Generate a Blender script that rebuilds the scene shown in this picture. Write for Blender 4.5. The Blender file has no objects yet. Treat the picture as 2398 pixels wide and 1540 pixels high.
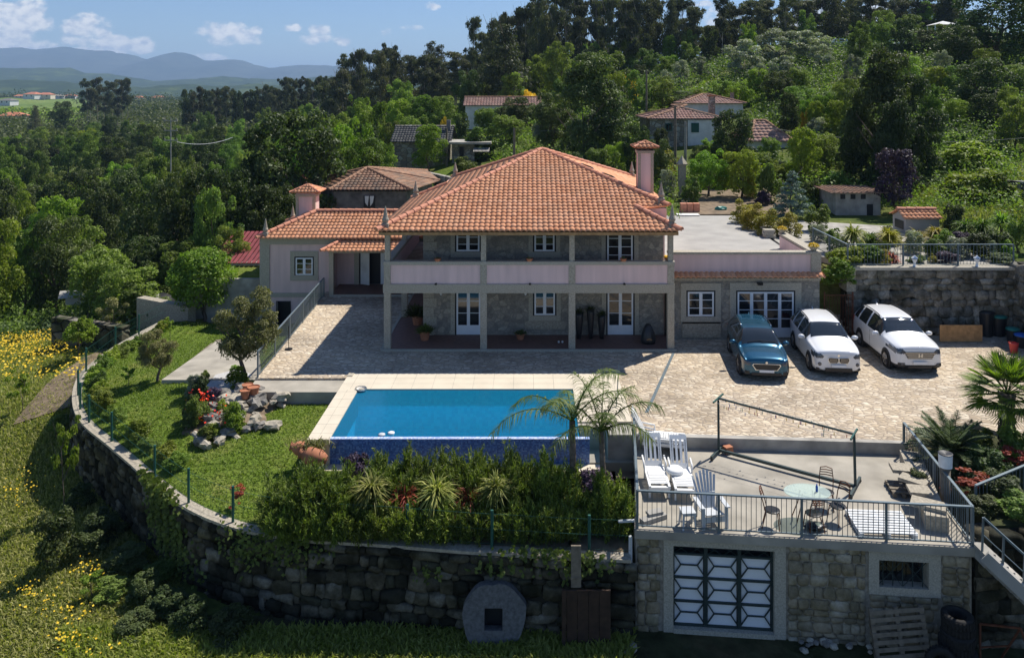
import bpy, math, random
import numpy as np
from mathutils import Vector, Matrix, noise as mnoise
R = math.radians
PI = math.pi
rnd = random.Random(7)
sc = bpy.context.scene
col = sc.collection

# ---------------------------------------------------------------- camera, sky, sun, exposure
CAMZ, F, CX, HY = 11.0, 1850.0, 1240.0, 212.0
cd = bpy.data.cameras.new("camera")
cd.sensor_width = 36.0
cd.lens = 36.0 * F / 2398.0
cd.shift_x = -41.0 / 2398.0
cd.shift_y = -558.0 / 2398.0
cd.clip_start = 0.5
cd.clip_end = 40000.0
cam = bpy.data.objects.new("camera", cd)
cam.location = (0, 0, CAMZ)
cam.rotation_euler = (R(90), 0, 0)
col.objects.link(cam)
sc.camera = cam

def at(px, py, D):
    return Vector(((px - CX) / F * D, D, CAMZ - (py - HY) / F * D))
def G(px, py, z=0.0):
    D = F * (CAMZ - z) / (py - HY)
    return Vector(((px - CX) / F * D, D, z))

SUN = Vector((2.6, 2.4, 5.1)).normalized()       # direction towards the sun
SUN_EL = math.asin(SUN.z)
SUN_AZ = math.atan2(SUN.x, SUN.y)                 # clockwise from +Y
ld = bpy.data.lights.new("sun", 'SUN')
ld.energy = 4.8
ld.angle = R(0.53)
ld.color = (1.0, 0.945, 0.86)
sun = bpy.data.objects.new("sun", ld)
sun.rotation_euler = (-SUN).to_track_quat('-Z', 'Y').to_euler()
sun.location = (30, 30, 60)
col.objects.link(sun)

sc.view_settings.view_transform = 'Standard'
sc.view_settings.look = 'None'
sc.view_settings.exposure = 0.40
sc.view_settings.gamma = 1.0
sc.view_settings.use_curve_mapping = False

W = bpy.data.worlds.new("World")
sc.world = W
W.use_nodes = True
wt = W.node_tree
for n in list(wt.nodes): wt.nodes.remove(n)
def wn(t, **k):
    n = wt.nodes.new(t)
    for a, b in k.items(): setattr(n, a, b)
    return n
def wmath(op, a, b=None, clamp=False):
    n = wn('ShaderNodeMath', operation=op, use_clamp=clamp)
    for i, v in enumerate((a, b)):
        if v is None: continue
        if isinstance(v, (int, float)): n.inputs[i].default_value = v
        else: wt.links.new(v, n.inputs[i])
    return n.outputs[0]
sky = wn('ShaderNodeTexSky', sky_type='NISHITA')
sky.sun_disc = False
sky.sun_elevation = SUN_EL
sky.sun_rotation = SUN_AZ
sky.altitude = 300
sky.air_density = 1.0
sky.dust_density = 0.25
sky.ozone_density = 2.2
geo = wn('ShaderNodeTexCoord')
sep = wn('ShaderNodeSeparateXYZ')
wt.links.new(geo.outputs['Generated'], sep.inputs[0])
sy = wmath('MAXIMUM', sep.outputs[1], 0.05)
u_ = wmath('DIVIDE', sep.outputs[0], sy)
v_ = wmath('DIVIDE', sep.outputs[2], sy)
cmb = wn('ShaderNodeCombineXYZ')
wt.links.new(u_, cmb.inputs[0]); wt.links.new(wmath('MULTIPLY', v_, 1.5), cmb.inputs[1])
nz = wn('ShaderNodeTexNoise'); nz.inputs['Scale'].default_value = 26; nz.inputs['Detail'].default_value = 7; nz.inputs['Roughness'].default_value = .6
wt.links.new(cmb.outputs[0], nz.inputs['Vector'])
nz2 = wn('ShaderNodeTexNoise'); nz2.inputs['Scale'].default_value = 70; nz2.inputs['Detail'].default_value = 4
wt.links.new(cmb.outputs[0], nz2.inputs['Vector'])
# cumulus: direction (px, py), half sizes (px), thickness
CLOUDS = [(30, 45, 95, 55, 1.2), (-20, 95, 120, 45, 1.1), (90, 110, 90, 30, .75), (200, 65, 62, 32, 1.05), (180, 95, 60, 18, .7), (285, 108, 78, 26, 1.1), (210, 118, 90, 12, .7),
          (530, 83, 82, 28, .95), (600, 72, 20, 14, .7), (685, 66, 24, 11, .8), (745, 72, 30, 16, .85), (740, 93, 48, 15, .8), (800, 97, 28, 12, .75),
          (1010, 14, 28, 12, .75), (905, 78, 14, 10, .5), (972, 66, 26, 7, .5), (480, 138, 50, 12, .42), (1690, 40, 60, 28, .8), (1640, 10, 40, 10, .5), (2000, 60, 160, 50, 1.0)]
acc = None
for (px, py, rx, ry, th) in CLOUDS:
    du = wmath('MULTIPLY', wmath('SUBTRACT', u_, (px - CX) / F), F / rx)
    dv = wmath('MULTIPLY', wmath('SUBTRACT', v_, (HY - py) / F), F / ry)
    d2 = wmath('ADD', wmath('MULTIPLY', du, du), wmath('MULTIPLY', dv, dv))
    m = wmath('MULTIPLY', wmath('SUBTRACT', 1.25, d2), th * 1.5)
    acc = m if acc is None else wmath('MAXIMUM', acc, m)
dens = wmath('ADD', acc, wmath('MULTIPLY', wmath('SUBTRACT', nz.outputs['Fac'], 0.52), 6.5))
dens = wmath('ADD', dens, wmath('MULTIPLY', wmath('SUBTRACT', nz2.outputs['Fac'], 0.5), 0.9))
ss = wn('ShaderNodeMapRange', interpolation_type='SMOOTHSTEP')
wt.links.new(dens, ss.inputs['Value'])
ss.inputs['From Min'].default_value = 0.1; ss.inputs['From Max'].default_value = 1.25; ss.inputs['To Max'].default_value = .93
msk = wmath('MULTIPLY', ss.outputs[0], wmath('GREATER_THAN', sep.outputs[1], 0.1))
cr = wn('ShaderNodeMapRange', interpolation_type='SMOOTHSTEP')
wt.links.new(nz2.outputs['Fac'], cr.inputs['Value'])
cr.inputs['From Min'].default_value = .3; cr.inputs['From Max'].default_value = .62
cc = wn('ShaderNodeMixRGB'); cc.inputs[1].default_value = (6.4, 7.2, 8.6, 1); cc.inputs[2].default_value = (11.5, 11.4, 11.3, 1)
wt.links.new(cr.outputs[0], cc.inputs[0])
mx = wn('ShaderNodeMixRGB')
wt.links.new(msk, mx.inputs[0])
sat = wn('ShaderNodeMixRGB', blend_type='MULTIPLY'); sat.inputs[0].default_value = 1.0; sat.inputs[2].default_value = (.88, 1.0, 1.22, 1)
wt.links.new(sky.outputs[0], sat.inputs[1])
wt.links.new(sat.outputs[0], mx.inputs[1]); wt.links.new(cc.outputs[0], mx.inputs[2])
bg = wn('ShaderNodeBackground'); bg.inputs[1].default_value = 0.07
wt.links.new(mx.outputs[0], bg.inputs[0])
wo = wn('ShaderNodeOutputWorld'); wt.links.new(bg.outputs[0], wo.inputs[0])
sc.cycles.max_bounces = 6
sc.cycles.diffuse_bounces = 2
sc.cycles.glossy_bounces = 3
sc.cycles.transparent_max_bounces = 8
sc.cycles.volume_bounces = 0
sc.cycles.volume_max_steps = 32
sc.cycles.use_denoising = True

# ---------------------------------------------------------------- object helpers
def tag(o, label=None, cat=None, group=None, kind=None):
    if label: o['label'] = label
    if cat: o['category'] = cat
    if group: o['group'] = group
    if kind: o['kind'] = kind
    return o
def thing(name, label, cat, loc=(0, 0, 0), rz=0.0, group=None):
    o = bpy.data.objects.new(name, None)
    o.empty_display_size = .2
    col.objects.link(o)
    o.location = loc
    o.rotation_euler = (0, 0, rz)
    return tag(o, label, cat, group)
def rootloc(o):
    v = Vector((0, 0, 0))
    while o is not None:
        v = v + Vector(o.location); o = o.parent
    return v
class MB:
    """collects shapes and links them as one mesh object"""
    def __init__(s): s.v = []; s.f = []; s.uv = None
    def add(s, vs, fs):
        n = len(s.v); s.v.extend([tuple(v) for v in vs]); s.f.extend([tuple(i + n for i in f) for f in fs]); return s
    def box(s, x0, x1, y0, y1, z0, z1):
        return s.add([(x0,y0,z0),(x1,y0,z0),(x1,y1,z0),(x0,y1,z0),(x0,y0,z1),(x1,y0,z1),(x1,y1,z1),(x0,y1,z1)],
                     [(0,3,2,1),(4,5,6,7),(0,1,5,4),(1,2,6,5),(2,3,7,6),(3,0,4,7)])
    def cbox(s, c, size, rz=0.0, M=None):
        hx, hy, hz = size[0]/2, size[1]/2, size[2]/2
        T = Matrix.Translation(Vector(c)) @ (M if M is not None else Matrix.Rotation(rz, 4, 'Z'))
        vs = [T @ Vector(p) for p in [(-hx,-hy,-hz),(hx,-hy,-hz),(hx,hy,-hz),(-hx,hy,-hz),(-hx,-hy,hz),(hx,-hy,hz),(hx,hy,hz),(-hx,hy,hz)]]
        return s.add(vs, [(0,3,2,1),(4,5,6,7),(0,1,5,4),(1,2,6,5),(2,3,7,6),(3,0,4,7)])
    def beam(s, a, b, w, h=None):
        a, b = Vector(a), Vector(b); h = h or w
        d = (b - a); L = d.length
        if L < 1e-6: return s
        d.normalize()
        up = Vector((0,0,1)) if abs(d.z) < .98 else Vector((0,1,0))
        x = d.cross(up).normalized(); z = x.cross(d)
        vs = []
        for p in (a, b):
            for (i, j) in ((-1,-1),(1,-1),(1,1),(-1,1)):
                vs.append(p + x*i*w/2 + z*j*h/2)
        return s.add(vs, [(0,1,2,3),(7,6,5,4),(0,4,5,1),(1,5,6,2),(2,6,7,3),(3,7,4,0)])
    def tube(s, pts, rads, n=8, cap=True):
        pts = [Vector(p) for p in pts]
        if not hasattr(rads, '__len__'): rads = [rads]*len(pts)
        base = len(s.v); px = None
        for i, p in enumerate(pts):
            d = (pts[min(i+1, len(pts)-1)] - pts[max(i-1, 0)])
            d = d.normalized() if d.length > 1e-9 else Vector((0,0,1))
            if px is None:
                a = Vector((1,0,0)) if abs(d.x) < .8 else Vector((0,1,0))
                px = d.cross(a).normalized()
            px = (px - d*px.dot(d)).normalized()
            py = d.cross(px)
            for k in range(n):
                t = 2*PI*k/n
                s.v.append(tuple(p + (px*math.cos(t) + py*math.sin(t))*rads[i]))
        for i in range(len(pts)-1):
            for k in range(n):
                a = base+i*n+k; b = base+i*n+(k+1) % n
                s.f.append((a, b, b+n, a+n))
        if cap:
            s.f.append(tuple(base+k for k in range(n))[::-1])
            s.f.append(tuple(base+(len(pts)-1)*n+k for k in range(n)))
        return s
    def lathe(s, prof, c=(0,0,0), n=16, M=None):
        c = Vector(c); base = len(s.v)
        for (r, z) in prof:
            for k in range(n):
                t = 2*PI*k/n
                p = Vector((r*math.cos(t), r*math.sin(t), z))
                if M is not None: p = M @ p
                s.v.append(tuple(c + p))
        for i in range(len(prof)-1):
            for k in range(n):
                a = base+i*n+k; b = base+i*n+(k+1) % n
                s.f.append((a, b, b+n, a+n))
        return s
    def prism(s, poly, z0, z1):
        n = len(poly)
        vs = [(p[0], p[1], z0) for p in poly] + [(p[0], p[1], z1) for p in poly]
        return s.add(vs, [tuple(range(n))[::-1], tuple(range(n, 2*n))] + [(i, (i+1) % n, n+(i+1) % n, n+i) for i in range(n)])
    def blob(s, c, r, seed=0, sub=2, amp=.25, M=None, sq=1.0):
        import bmesh
        bm = bmesh.new(); bmesh.ops.create_icosphere(bm, subdivisions=sub, radius=1.0)
        vs = []
        for v in bm.verts:
            k = 1 + amp*mnoise.noise(v.co*1.7 + Vector((seed*3.1, seed*1.7, 0)))*1.6
            w_ = v.co if sq == 1.0 else Vector([math.copysign(abs(t_)**sq, t_) for t_ in v.co])
            p = Vector((w_.x*r[0]*k, w_.y*r[1]*k, w_.z*r[2]*k))
            if M is not None: p = M @ p
            vs.append(Vector(c) + p)
        fs = [tuple(v.index for v in f.verts) for f in bm.faces]
        bm.free()
        return s.add(vs, fs)
    def build(s, name, mat, parent=None, smooth=False, world=True, loc=None):
        off = Vector((0,0,0))
        if parent is not None and world: off = rootloc(parent)
        me = bpy.data.meshes.new(name)
        me.from_pydata([tuple(Vector(v) - off) for v in s.v], [], s.f)
        if s.uv is not None:
            l = me.uv_layers.new(name="UVMap")
            arr = np.array([s.uv[lp.vertex_index] for lp in me.loops], dtype=np.float32).ravel()
            l.data.foreach_set('uv', arr)
        if mat is not None: me.materials.append(mat)
        if smooth:
            for p in me.polygons: p.use_smooth = True
        me.update()
        o = bpy.data.objects.new(name, me)
        col.objects.link(o)
        if parent is not None: o.parent = parent
        if loc is not None: o.location = loc
        return o
def children(o): return list(o.children)
def copy_tree(o, parent=None):
    c = o.copy(); col.objects.link(c)
    if parent is not None: c.parent = parent
    for ch in children(o): copy_tree(ch, c)
    return c
def place(proto, used, loc, rz=0, scale=None, label=None, group=None):
    """first call moves the proto itself, later calls copy it"""
    o = proto if not used[0] else copy_tree(proto)
    used[0] = True
    o.location = loc; o.rotation_euler = (0, 0, rz)
    if scale is not None: o.scale = scale
    if label: o['label'] = label
    if group: o['group'] = group
    return o

# ---------------------------------------------------------------- materials
MATS = {}
def nmat(name):
    m = bpy.data.materials.new(name); m.use_nodes = True
    nt = m.node_tree
    b = nt.nodes.get('Principled BSDF')
    return m, nt, b
def tex(nt, kind, scale, coord='Object', detail=None, **k):
    tc = nt.nodes.new('ShaderNodeTexCoord')
    t = nt.nodes.new(kind)
    t.inputs['Scale'].default_value = scale
    if detail is not None and 'Detail' in t.inputs: t.inputs['Detail'].default_value = detail
    for a, b in k.items(): setattr(t, a, b)
    nt.links.new(tc.outputs[coord], t.inputs['Vector'])
    return t
def ramp(nt, sock, stops, interp='LINEAR'):
    r = nt.nodes.new('ShaderNodeValToRGB')
    r.color_ramp.interpolation = interp
    e = r.color_ramp.elements
    while len(e) < len(stops): e.new(0.5)
    for i, (p, c) in enumerate(stops):
        e[i].position = p; e[i].color = (*c, 1) if len(c) == 3 else c
    nt.links.new(sock, r.inputs[0])
    return r
def bump(nt, b, sock, strength=.3, dist=.05):
    n = nt.nodes.new('ShaderNodeBump'); n.inputs['Strength'].default_value = strength; n.inputs['Distance'].default_value = dist
    nt.links.new(sock, n.inputs['Height']); nt.links.new(n.outputs[0], b.inputs['Normal'])
    return n
def plain(name, c, rough=.7, metal=0., var=.12, scale=3., bmp=0., spec=.3, coat=0.):
    """noisy single-colour material"""
    m, nt, b = nmat(name)
    b.inputs['Roughness'].default_value = rough
    b.inputs['Metallic'].default_value = metal
    b.inputs['Specular IOR Level'].default_value = spec
    b.inputs['Coat Weight'].default_value = coat
    if var > 0:
        t = tex(nt, 'ShaderNodeTexNoise', scale, detail=6)
        c0 = tuple(max(0, x*(1-var)) for x in c); c1 = tuple(min(1, x*(1+var)) for x in c)
        r = ramp(nt, t.outputs['Fac'], [(.3, c0), (.7, c1)])
        nt.links.new(r.outputs[0], b.inputs['Base Color'])
        if bmp: bump(nt, b, t.outputs['Fac'], bmp, .02)
    else:
        b.inputs['Base Color'].default_value = (*c, 1)
    MATS[name] = m
    return m
def masonry(name, scale, cols, mortar, mw=.06, zs=1.35, bmp=.8, dist=.05, dark=None):
    """rubble masonry: voronoi stones, each its own colour, recessed joints"""
    m, nt, b = nmat(name)
    tc = nt.nodes.new('ShaderNodeTexCoord')
    mp = nt.nodes.new('ShaderNodeMapping'); mp.inputs['Scale'].default_value = (1, 1, zs)
    nt.links.new(tc.outputs['Object'], mp.inputs[0])
    wz = nt.nodes.new('ShaderNodeTexNoise'); wz.inputs['Scale'].default_value = scale*1.1; wz.inputs['Detail'].default_value = 2
    nt.links.new(mp.outputs[0], wz.inputs['Vector'])
    mxv = nt.nodes.new('ShaderNodeVectorMath'); mxv.operation = 'MULTIPLY_ADD'
    nt.links.new(wz.outputs['Color'], mxv.inputs[0]); mxv.inputs[1].default_value = (.35/scale,)*3
    nt.links.new(mp.outputs[0], mxv.inputs[2])
    v1 = nt.nodes.new('ShaderNodeTexVoronoi'); v1.feature = 'DISTANCE_TO_EDGE'; v1.inputs['Scale'].default_value = scale
    v2 = nt.nodes.new('ShaderNodeTexVoronoi'); v2.inputs['Scale'].default_value = scale
    for v in (v1, v2): nt.links.new(mxv.outputs[0], v.inputs['Vector'])
    sepc = nt.nodes.new('ShaderNodeSeparateColor'); nt.links.new(v2.outputs['Color'], sepc.inputs[0])
    n = len(cols)
    rc = ramp(nt, sepc.outputs[0], [(i/n, c) for i, c in enumerate(cols)], 'CONSTANT')
    fn = tex(nt, 'ShaderNodeTexNoise', 14, detail=8); fn.inputs['Roughness'].default_value = .7
    fr = ramp(nt, fn.outputs['Fac'], [(.3, (.55,.55,.55)), (.7, (1.25,1.25,1.25))])
    mm = nt.nodes.new('ShaderNodeMixRGB'); mm.blend_type = 'MULTIPLY'; mm.inputs[0].default_value = .8
    nt.links.new(rc.outputs[0], mm.inputs[1]); nt.links.new(fr.outputs[0], mm.inputs[2])
    out = mm.outputs[0]
    if dark is not None:
        ln = tex(nt, 'ShaderNodeTexNoise', .7, detail=5)
        lr = ramp(nt, ln.outputs['Fac'], [(.42, (0,0,0)), (.62, (1,1,1))])
        dm = nt.nodes.new('ShaderNodeMixRGB'); nt.links.new(lr.outputs[0], dm.inputs[0])
        nt.links.new(out, dm.inputs[1]); dm.inputs[2].default_value = (*dark, 1); out = dm.outputs[0]
    er = ramp(nt, v1.outputs['Distance'], [(mw*.4, (0,0,0)), (mw, (1,1,1))])
    mj = nt.nodes.new('ShaderNodeMixRGB'); nt.links.new(er.outputs[0], mj.inputs[0])
    mj.inputs[1].default_value = (*mortar, 1); nt.links.new(out, mj.inputs[2])
    nt.links.new(mj.outputs[0], b.inputs['Base Color'])
    b.inputs['Roughness'].default_value = .9; b.inputs['Specular IOR Level'].default_value = .15
    br = ramp(nt, v1.outputs['Distance'], [(0, (0,0,0)), (mw*2.2, (1,1,1))])
    ad = nt.nodes.new('ShaderNodeMath'); ad.operation = 'MULTIPLY_ADD'; ad.inputs[1].default_value = .35
    nt.links.new(fn.outputs['Fac'], ad.inputs[0]); nt.links.new(br.outputs[0], ad.inputs[2])
    bump(nt, b, ad.outputs[0], bmp, dist)
    MATS[name] = m
    return m
def fieldstone(name, cols, fine=.5, scale=11., dk=.42):
    """single stones: one colour per loose stone of the mesh"""
    m, nt, b = nmat(name)
    g_ = nt.nodes.new('ShaderNodeNewGeometry')
    n = len(cols); rc = ramp(nt, g_.outputs['Random Per Island'], [(i/n, c) for i, c in enumerate(cols)], 'CONSTANT')
    t = tex(nt, 'ShaderNodeTexNoise', scale, detail=8); t.inputs['Roughness'].default_value = .7
    fr = ramp(nt, t.outputs['Fac'], [(.3, (1-fine,)*3), (.7, (1+fine*.6,)*3)])
    t2 = tex(nt, 'ShaderNodeTexNoise', 2.1, detail=5); r2 = ramp(nt, t2.outputs['Fac'], [(.40, (dk,dk,dk*.88)), (.60, (1.05,1.05,1.05))])
    m1 = nt.nodes.new('ShaderNodeMixRGB'); m1.blend_type = 'MULTIPLY'; m1.inputs[0].default_value = 1
    m2 = nt.nodes.new('ShaderNodeMixRGB'); m2.blend_type = 'MULTIPLY'; m2.inputs[0].default_value = 1
    nt.links.new(rc.outputs[0], m1.inputs[1]); nt.links.new(fr.outputs[0], m1.inputs[2]); nt.links.new(m1.outputs[0], m2.inputs[1]); nt.links.new(r2.outputs[0], m2.inputs[2])
    nt.links.new(m2.outputs[0], b.inputs['Base Color']); b.inputs['Roughness'].default_value = .95; b.inputs['Specular IOR Level'].default_value = .1
    bump(nt, b, t.outputs['Fac'], .5, .04); MATS[name] = m
    return m
def leafmat(name, ca, cb, trans=.28, rough=.55, hv=.03):
    m, nt, b = nmat(name)
    at_ = nt.nodes.new('ShaderNodeAttribute'); at_.attribute_name = 'tint'
    r = ramp(nt, at_.outputs['Fac'], [(0, ca), (1, cb)])
    oi = nt.nodes.new('ShaderNodeObjectInfo')
    hs = nt.nodes.new('ShaderNodeHueSaturation')
    mr = nt.nodes.new('ShaderNodeMapRange'); nt.links.new(oi.outputs['Random'], mr.inputs[0])
    mr.inputs['To Min'].default_value = .5-hv; mr.inputs['To Max'].default_value = .5+hv*.7
    nt.links.new(mr.outputs[0], hs.inputs['Hue'])
    mv = nt.nodes.new('ShaderNodeMath'); mv.operation = 'MULTIPLY_ADD'; mv.inputs[1].default_value = 7.31; mv.inputs[2].default_value = 0
    nt.links.new(oi.outputs['Random'], mv.inputs[0])
    fr = nt.nodes.new('ShaderNodeMath'); fr.operation = 'FRACT'; nt.links.new(mv.outputs[0], fr.inputs[0])
    m2 = nt.nodes.new('ShaderNodeMapRange'); nt.links.new(fr.outputs[0], m2.inputs[0])
    m2.inputs['To Min'].default_value = .75; m2.inputs['To Max'].default_value = 1.45
    nt.links.new(m2.outputs[0], hs.inputs['Value']); nt.links.new(r.outputs[0], hs.inputs['Color'])
    nt.links.new(hs.outputs[0], b.inputs['Base Color'])
    b.inputs['Roughness'].default_value = rough; b.inputs['Specular IOR Level'].default_value = .25
    tr = nt.nodes.new('ShaderNodeBsdfTranslucent')
    tm = nt.nodes.new('ShaderNodeMixRGB'); tm.blend_type = 'MULTIPLY'; tm.inputs[0].default_value = 1; tm.inputs[2].default_value = (1.3, 1.5, .5, 1)
    nt.links.new(hs.outputs[0], tm.inputs[1]); nt.links.new(tm.outputs[0], tr.inputs[0])
    mx = nt.nodes.new('ShaderNodeMixShader'); mx.inputs[0].default_value = trans
    nt.links.new(b.outputs[0], mx.inputs[1]); nt.links.new(tr.outputs[0], mx.inputs[2])
    nt.links.new(mx.outputs[0], nt.nodes['Material Output'].inputs['Surface'])
    MATS[name] = m
    return m

plain('pink_render', (.74, .55, .52), .85, var=.10, scale=1.0, bmp=.05)
mp_ = MATS['pink_render'].node_tree
tn_ = [n for n in mp_.nodes if n.type == 'TEX_NOISE'][0]; ma_ = mp_.nodes.new('ShaderNodeMapping'); ma_.inputs['Scale'].default_value = (3.2, 3.2, .35)
mp_.links.new([n for n in mp_.nodes if n.type == 'TEX_COORD'][0].outputs['Object'], ma_.inputs[0]); mp_.links.new(ma_.outputs[0], tn_.inputs['Vector']); tn_.inputs['Detail'].default_value = 9
plain('granite', (.40, .36, .285), .85, var=.3, scale=26, bmp=.15)
plain('granite_light', (.42, .385, .31), .85, var=.25, scale=26, bmp=.1)
plain('granite_warm', (.36, .32, .25), .9, var=.3, scale=14, bmp=.2)
masonry('house_stone', 3.6, [(.34,.31,.26),(.28,.26,.225),(.38,.34,.275),(.25,.23,.20),(.32,.295,.25),(.42,.38,.31)], (.25,.23,.195), .07, bmp=.5, dist=.03)
masonry('garage_stone', 2.0, [(.30,.27,.22),(.40,.37,.31),(.24,.22,.19),(.33,.29,.23),(.44,.42,.37)], (.17,.155,.13), .06)
masonry('dry_stone', 1.15, [(.34,.31,.26),(.42,.40,.35),(.24,.22,.19),(.36,.32,.25),(.30,.30,.28)], (.02,.018,.015), .05, bmp=1., dist=.12, dark=(.10,.09,.07))
masonry('mossy_stone', 1.25, [(.13,.12,.09),(.19,.17,.13),(.08,.075,.06),(.15,.14,.095),(.24,.22,.18)], (.012,.012,.01), .055, bmp=1., dist=.12, dark=(.035,.045,.018))
plain('old_plaster', (.17, .16, .15), .95, var=.45, scale=1.6, bmp=.2)
plain('white_plaster', (.70, .69, .66), .9, var=.15, scale=1.5)
plain('white_paint', (.80, .82, .84), .5, var=.03)
plain('dark_frame', (.015, .018, .022), .5, var=0)
plain('dark_green_paint', (.02, .09, .07), .5, var=.1)
plain('rail_paint', (.15, .19, .21), .45, metal=.3, var=.15, scale=8)
plain('rail_dark', (.035, .055, .055), .5, metal=.2, var=.15, scale=8)
plain('black_metal', (.015, .015, .016), .45, metal=.3, var=.1)
plain('rust', (.14, .05, .025), .8, var=.4, scale=9)
plain('concrete', (.35, .32, .265), .9, var=.22, scale=1.3, bmp=.1)
plain('concrete_light', (.36, .345, .315), .9, var=.14, scale=.9, bmp=.08)
plain('concrete_dirty', (.36, .34, .30), .92, var=.3, scale=1.8, bmp=.12)
plain('wood_old', (.19, .16, .12), .85, var=.3, scale=7, bmp=.2)
plain('wood_warm', (.40, .24, .11), .8, var=.25, scale=6, bmp=.1)
plain('wood_painted', (.72, .74, .74), .7, var=.12, scale=5)
plain('porch_tile', (.20, .11, .085), .6, var=.15, scale=6)
plain('red_roof', (.22, .05, .055), .7, var=.2, scale=2)
plain('dark_rust', (.05, .03, .02), .85, var=.4, scale=6)
plain('rock_grey', (.22, .205, .18), .95, var=.4, scale=7, bmp=.4)
plain('millstone_grey', (.13, .13, .13), .95, var=.3, scale=12, bmp=.3)
plain('bark', (.14, .11, .085), .95, var=.4, scale=9, bmp=.4)
plain('bark_pale', (.30, .25, .20), .95, var=.35, scale=6, bmp=.3)
plain('terracotta', (.42, .17, .09), .8, var=.2, scale=5, bmp=.05)
plain('soil', (.20, .15, .10), .98, var=.35, scale=3, bmp=.4)
plain('white_plastic', (.82, .82, .80), .35, var=.03, spec=.5)
plain('grey_plastic', (.55, .57, .58), .4, var=.05, spec=.5)
plain('black_plastic', (.02, .02, .022), .4, var=.1, spec=.5)
plain('rubber', (.022, .021, .02), .85, var=.3, scale=12, bmp=.2)
plain('gravel_white', (.48, .47, .46), .9, var=.3, scale=40, bmp=.8)
plain('red_plastic', (.55, .06, .05), .4, var=.05)
plain('blue_plastic', (.03, .12, .45), .4, var=.05)
plain('green_plastic', (.03, .20, .16), .4, var=.05)
plain('yellow_flower', (.80, .50, .02), .7, var=.1)
plain('red_flower', (.65, .03, .02), .7, var=.1)
plain('stone_beige', (.62, .55, .43), .7, var=.08, scale=1.4)
plain('far_red_roof', (.44, .17, .10), .9, var=.2)

fieldstone('stones_garage', [(.32,.27,.19),(.40,.35,.26),(.25,.215,.155),(.35,.29,.20),(.44,.39,.30),(.29,.25,.18)], fine=.35, dk=.7)
fieldstone('stones_mossy', [(.075,.07,.05),(.12,.11,.075),(.045,.042,.03),(.10,.092,.06),(.20,.185,.145),(.06,.06,.04),(.035,.035,.025),(.14,.125,.09)])
fieldstone('stones_wall', [(.24,.22,.18),(.32,.30,.25),(.17,.155,.125),(.28,.255,.205),(.36,.34,.29),(.21,.20,.17)])
plain('mortar', (.30, .27, .22), .95, var=.3, scale=9, bmp=.2)
plain('dark_gap', (.03, .028, .02), .98, var=.3, scale=5)
# interior-dark window glass
m, nt, b = nmat('window_glass'); b.inputs['Base Color'].default_value = (.012, .014, .016, 1); b.inputs['Roughness'].default_value = .06; b.inputs['Specular IOR Level'].default_value = .9
t = tex(nt, 'ShaderNodeTexNoise', .9, detail=2); bump(nt, b, t.outputs['Fac'], .06, .05); MATS['window_glass'] = m
m, nt, b = nmat('car_glass'); b.inputs['Base Color'].default_value = (.018, .024, .028, 1); b.inputs['Roughness'].default_value = .04; b.inputs['Specular IOR Level'].default_value = 1.0; MATS['car_glass'] = m
m, nt, b = nmat('clear_glass'); b.inputs['Base Color'].default_value = (.75, .85, .80, 1); b.inputs['Roughness'].default_value = .03
tr = nt.nodes.new('ShaderNodeBsdfTransparent'); tr.inputs[0].default_value = (.82, .90, .86, 1)
mx = nt.nodes.new('ShaderNodeMixShader'); mx.inputs[0].default_value = .68
nt.links.new(b.outputs[0], mx.inputs[1]); nt.links.new(tr.outputs[0], mx.inputs[2]); nt.links.new(mx.outputs[0], nt.nodes['Material Output'].inputs['Surface']); MATS['clear_glass'] = m

def paintmat(name, c, metal=0., rough=.3):
    m, nt, b = nmat(name); b.inputs['Base Color'].default_value = (*c, 1); b.inputs['Metallic'].default_value = metal
    b.inputs['Roughness'].default_value = rough; b.inputs['Coat Weight'].default_value = .8; b.inputs['Coat Roughness'].default_value = .05
    MATS[name] = m
paintmat('paint_teal', (.006, .085, .155), .5, .26)
paintmat('paint_white', (.78, .79, .80), 0., .3)
plain('chrome', (.75, .77, .8), .12, metal=1., var=0)
plain('dark_trim', (.03, .031, .034), .5, var=.1)
plain('headlamp', (.07, .08, .10), .06, metal=.1, var=0, spec=.8)
plain('alloy', (.45, .43, .41), .3, metal=.8, var=0)

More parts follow.
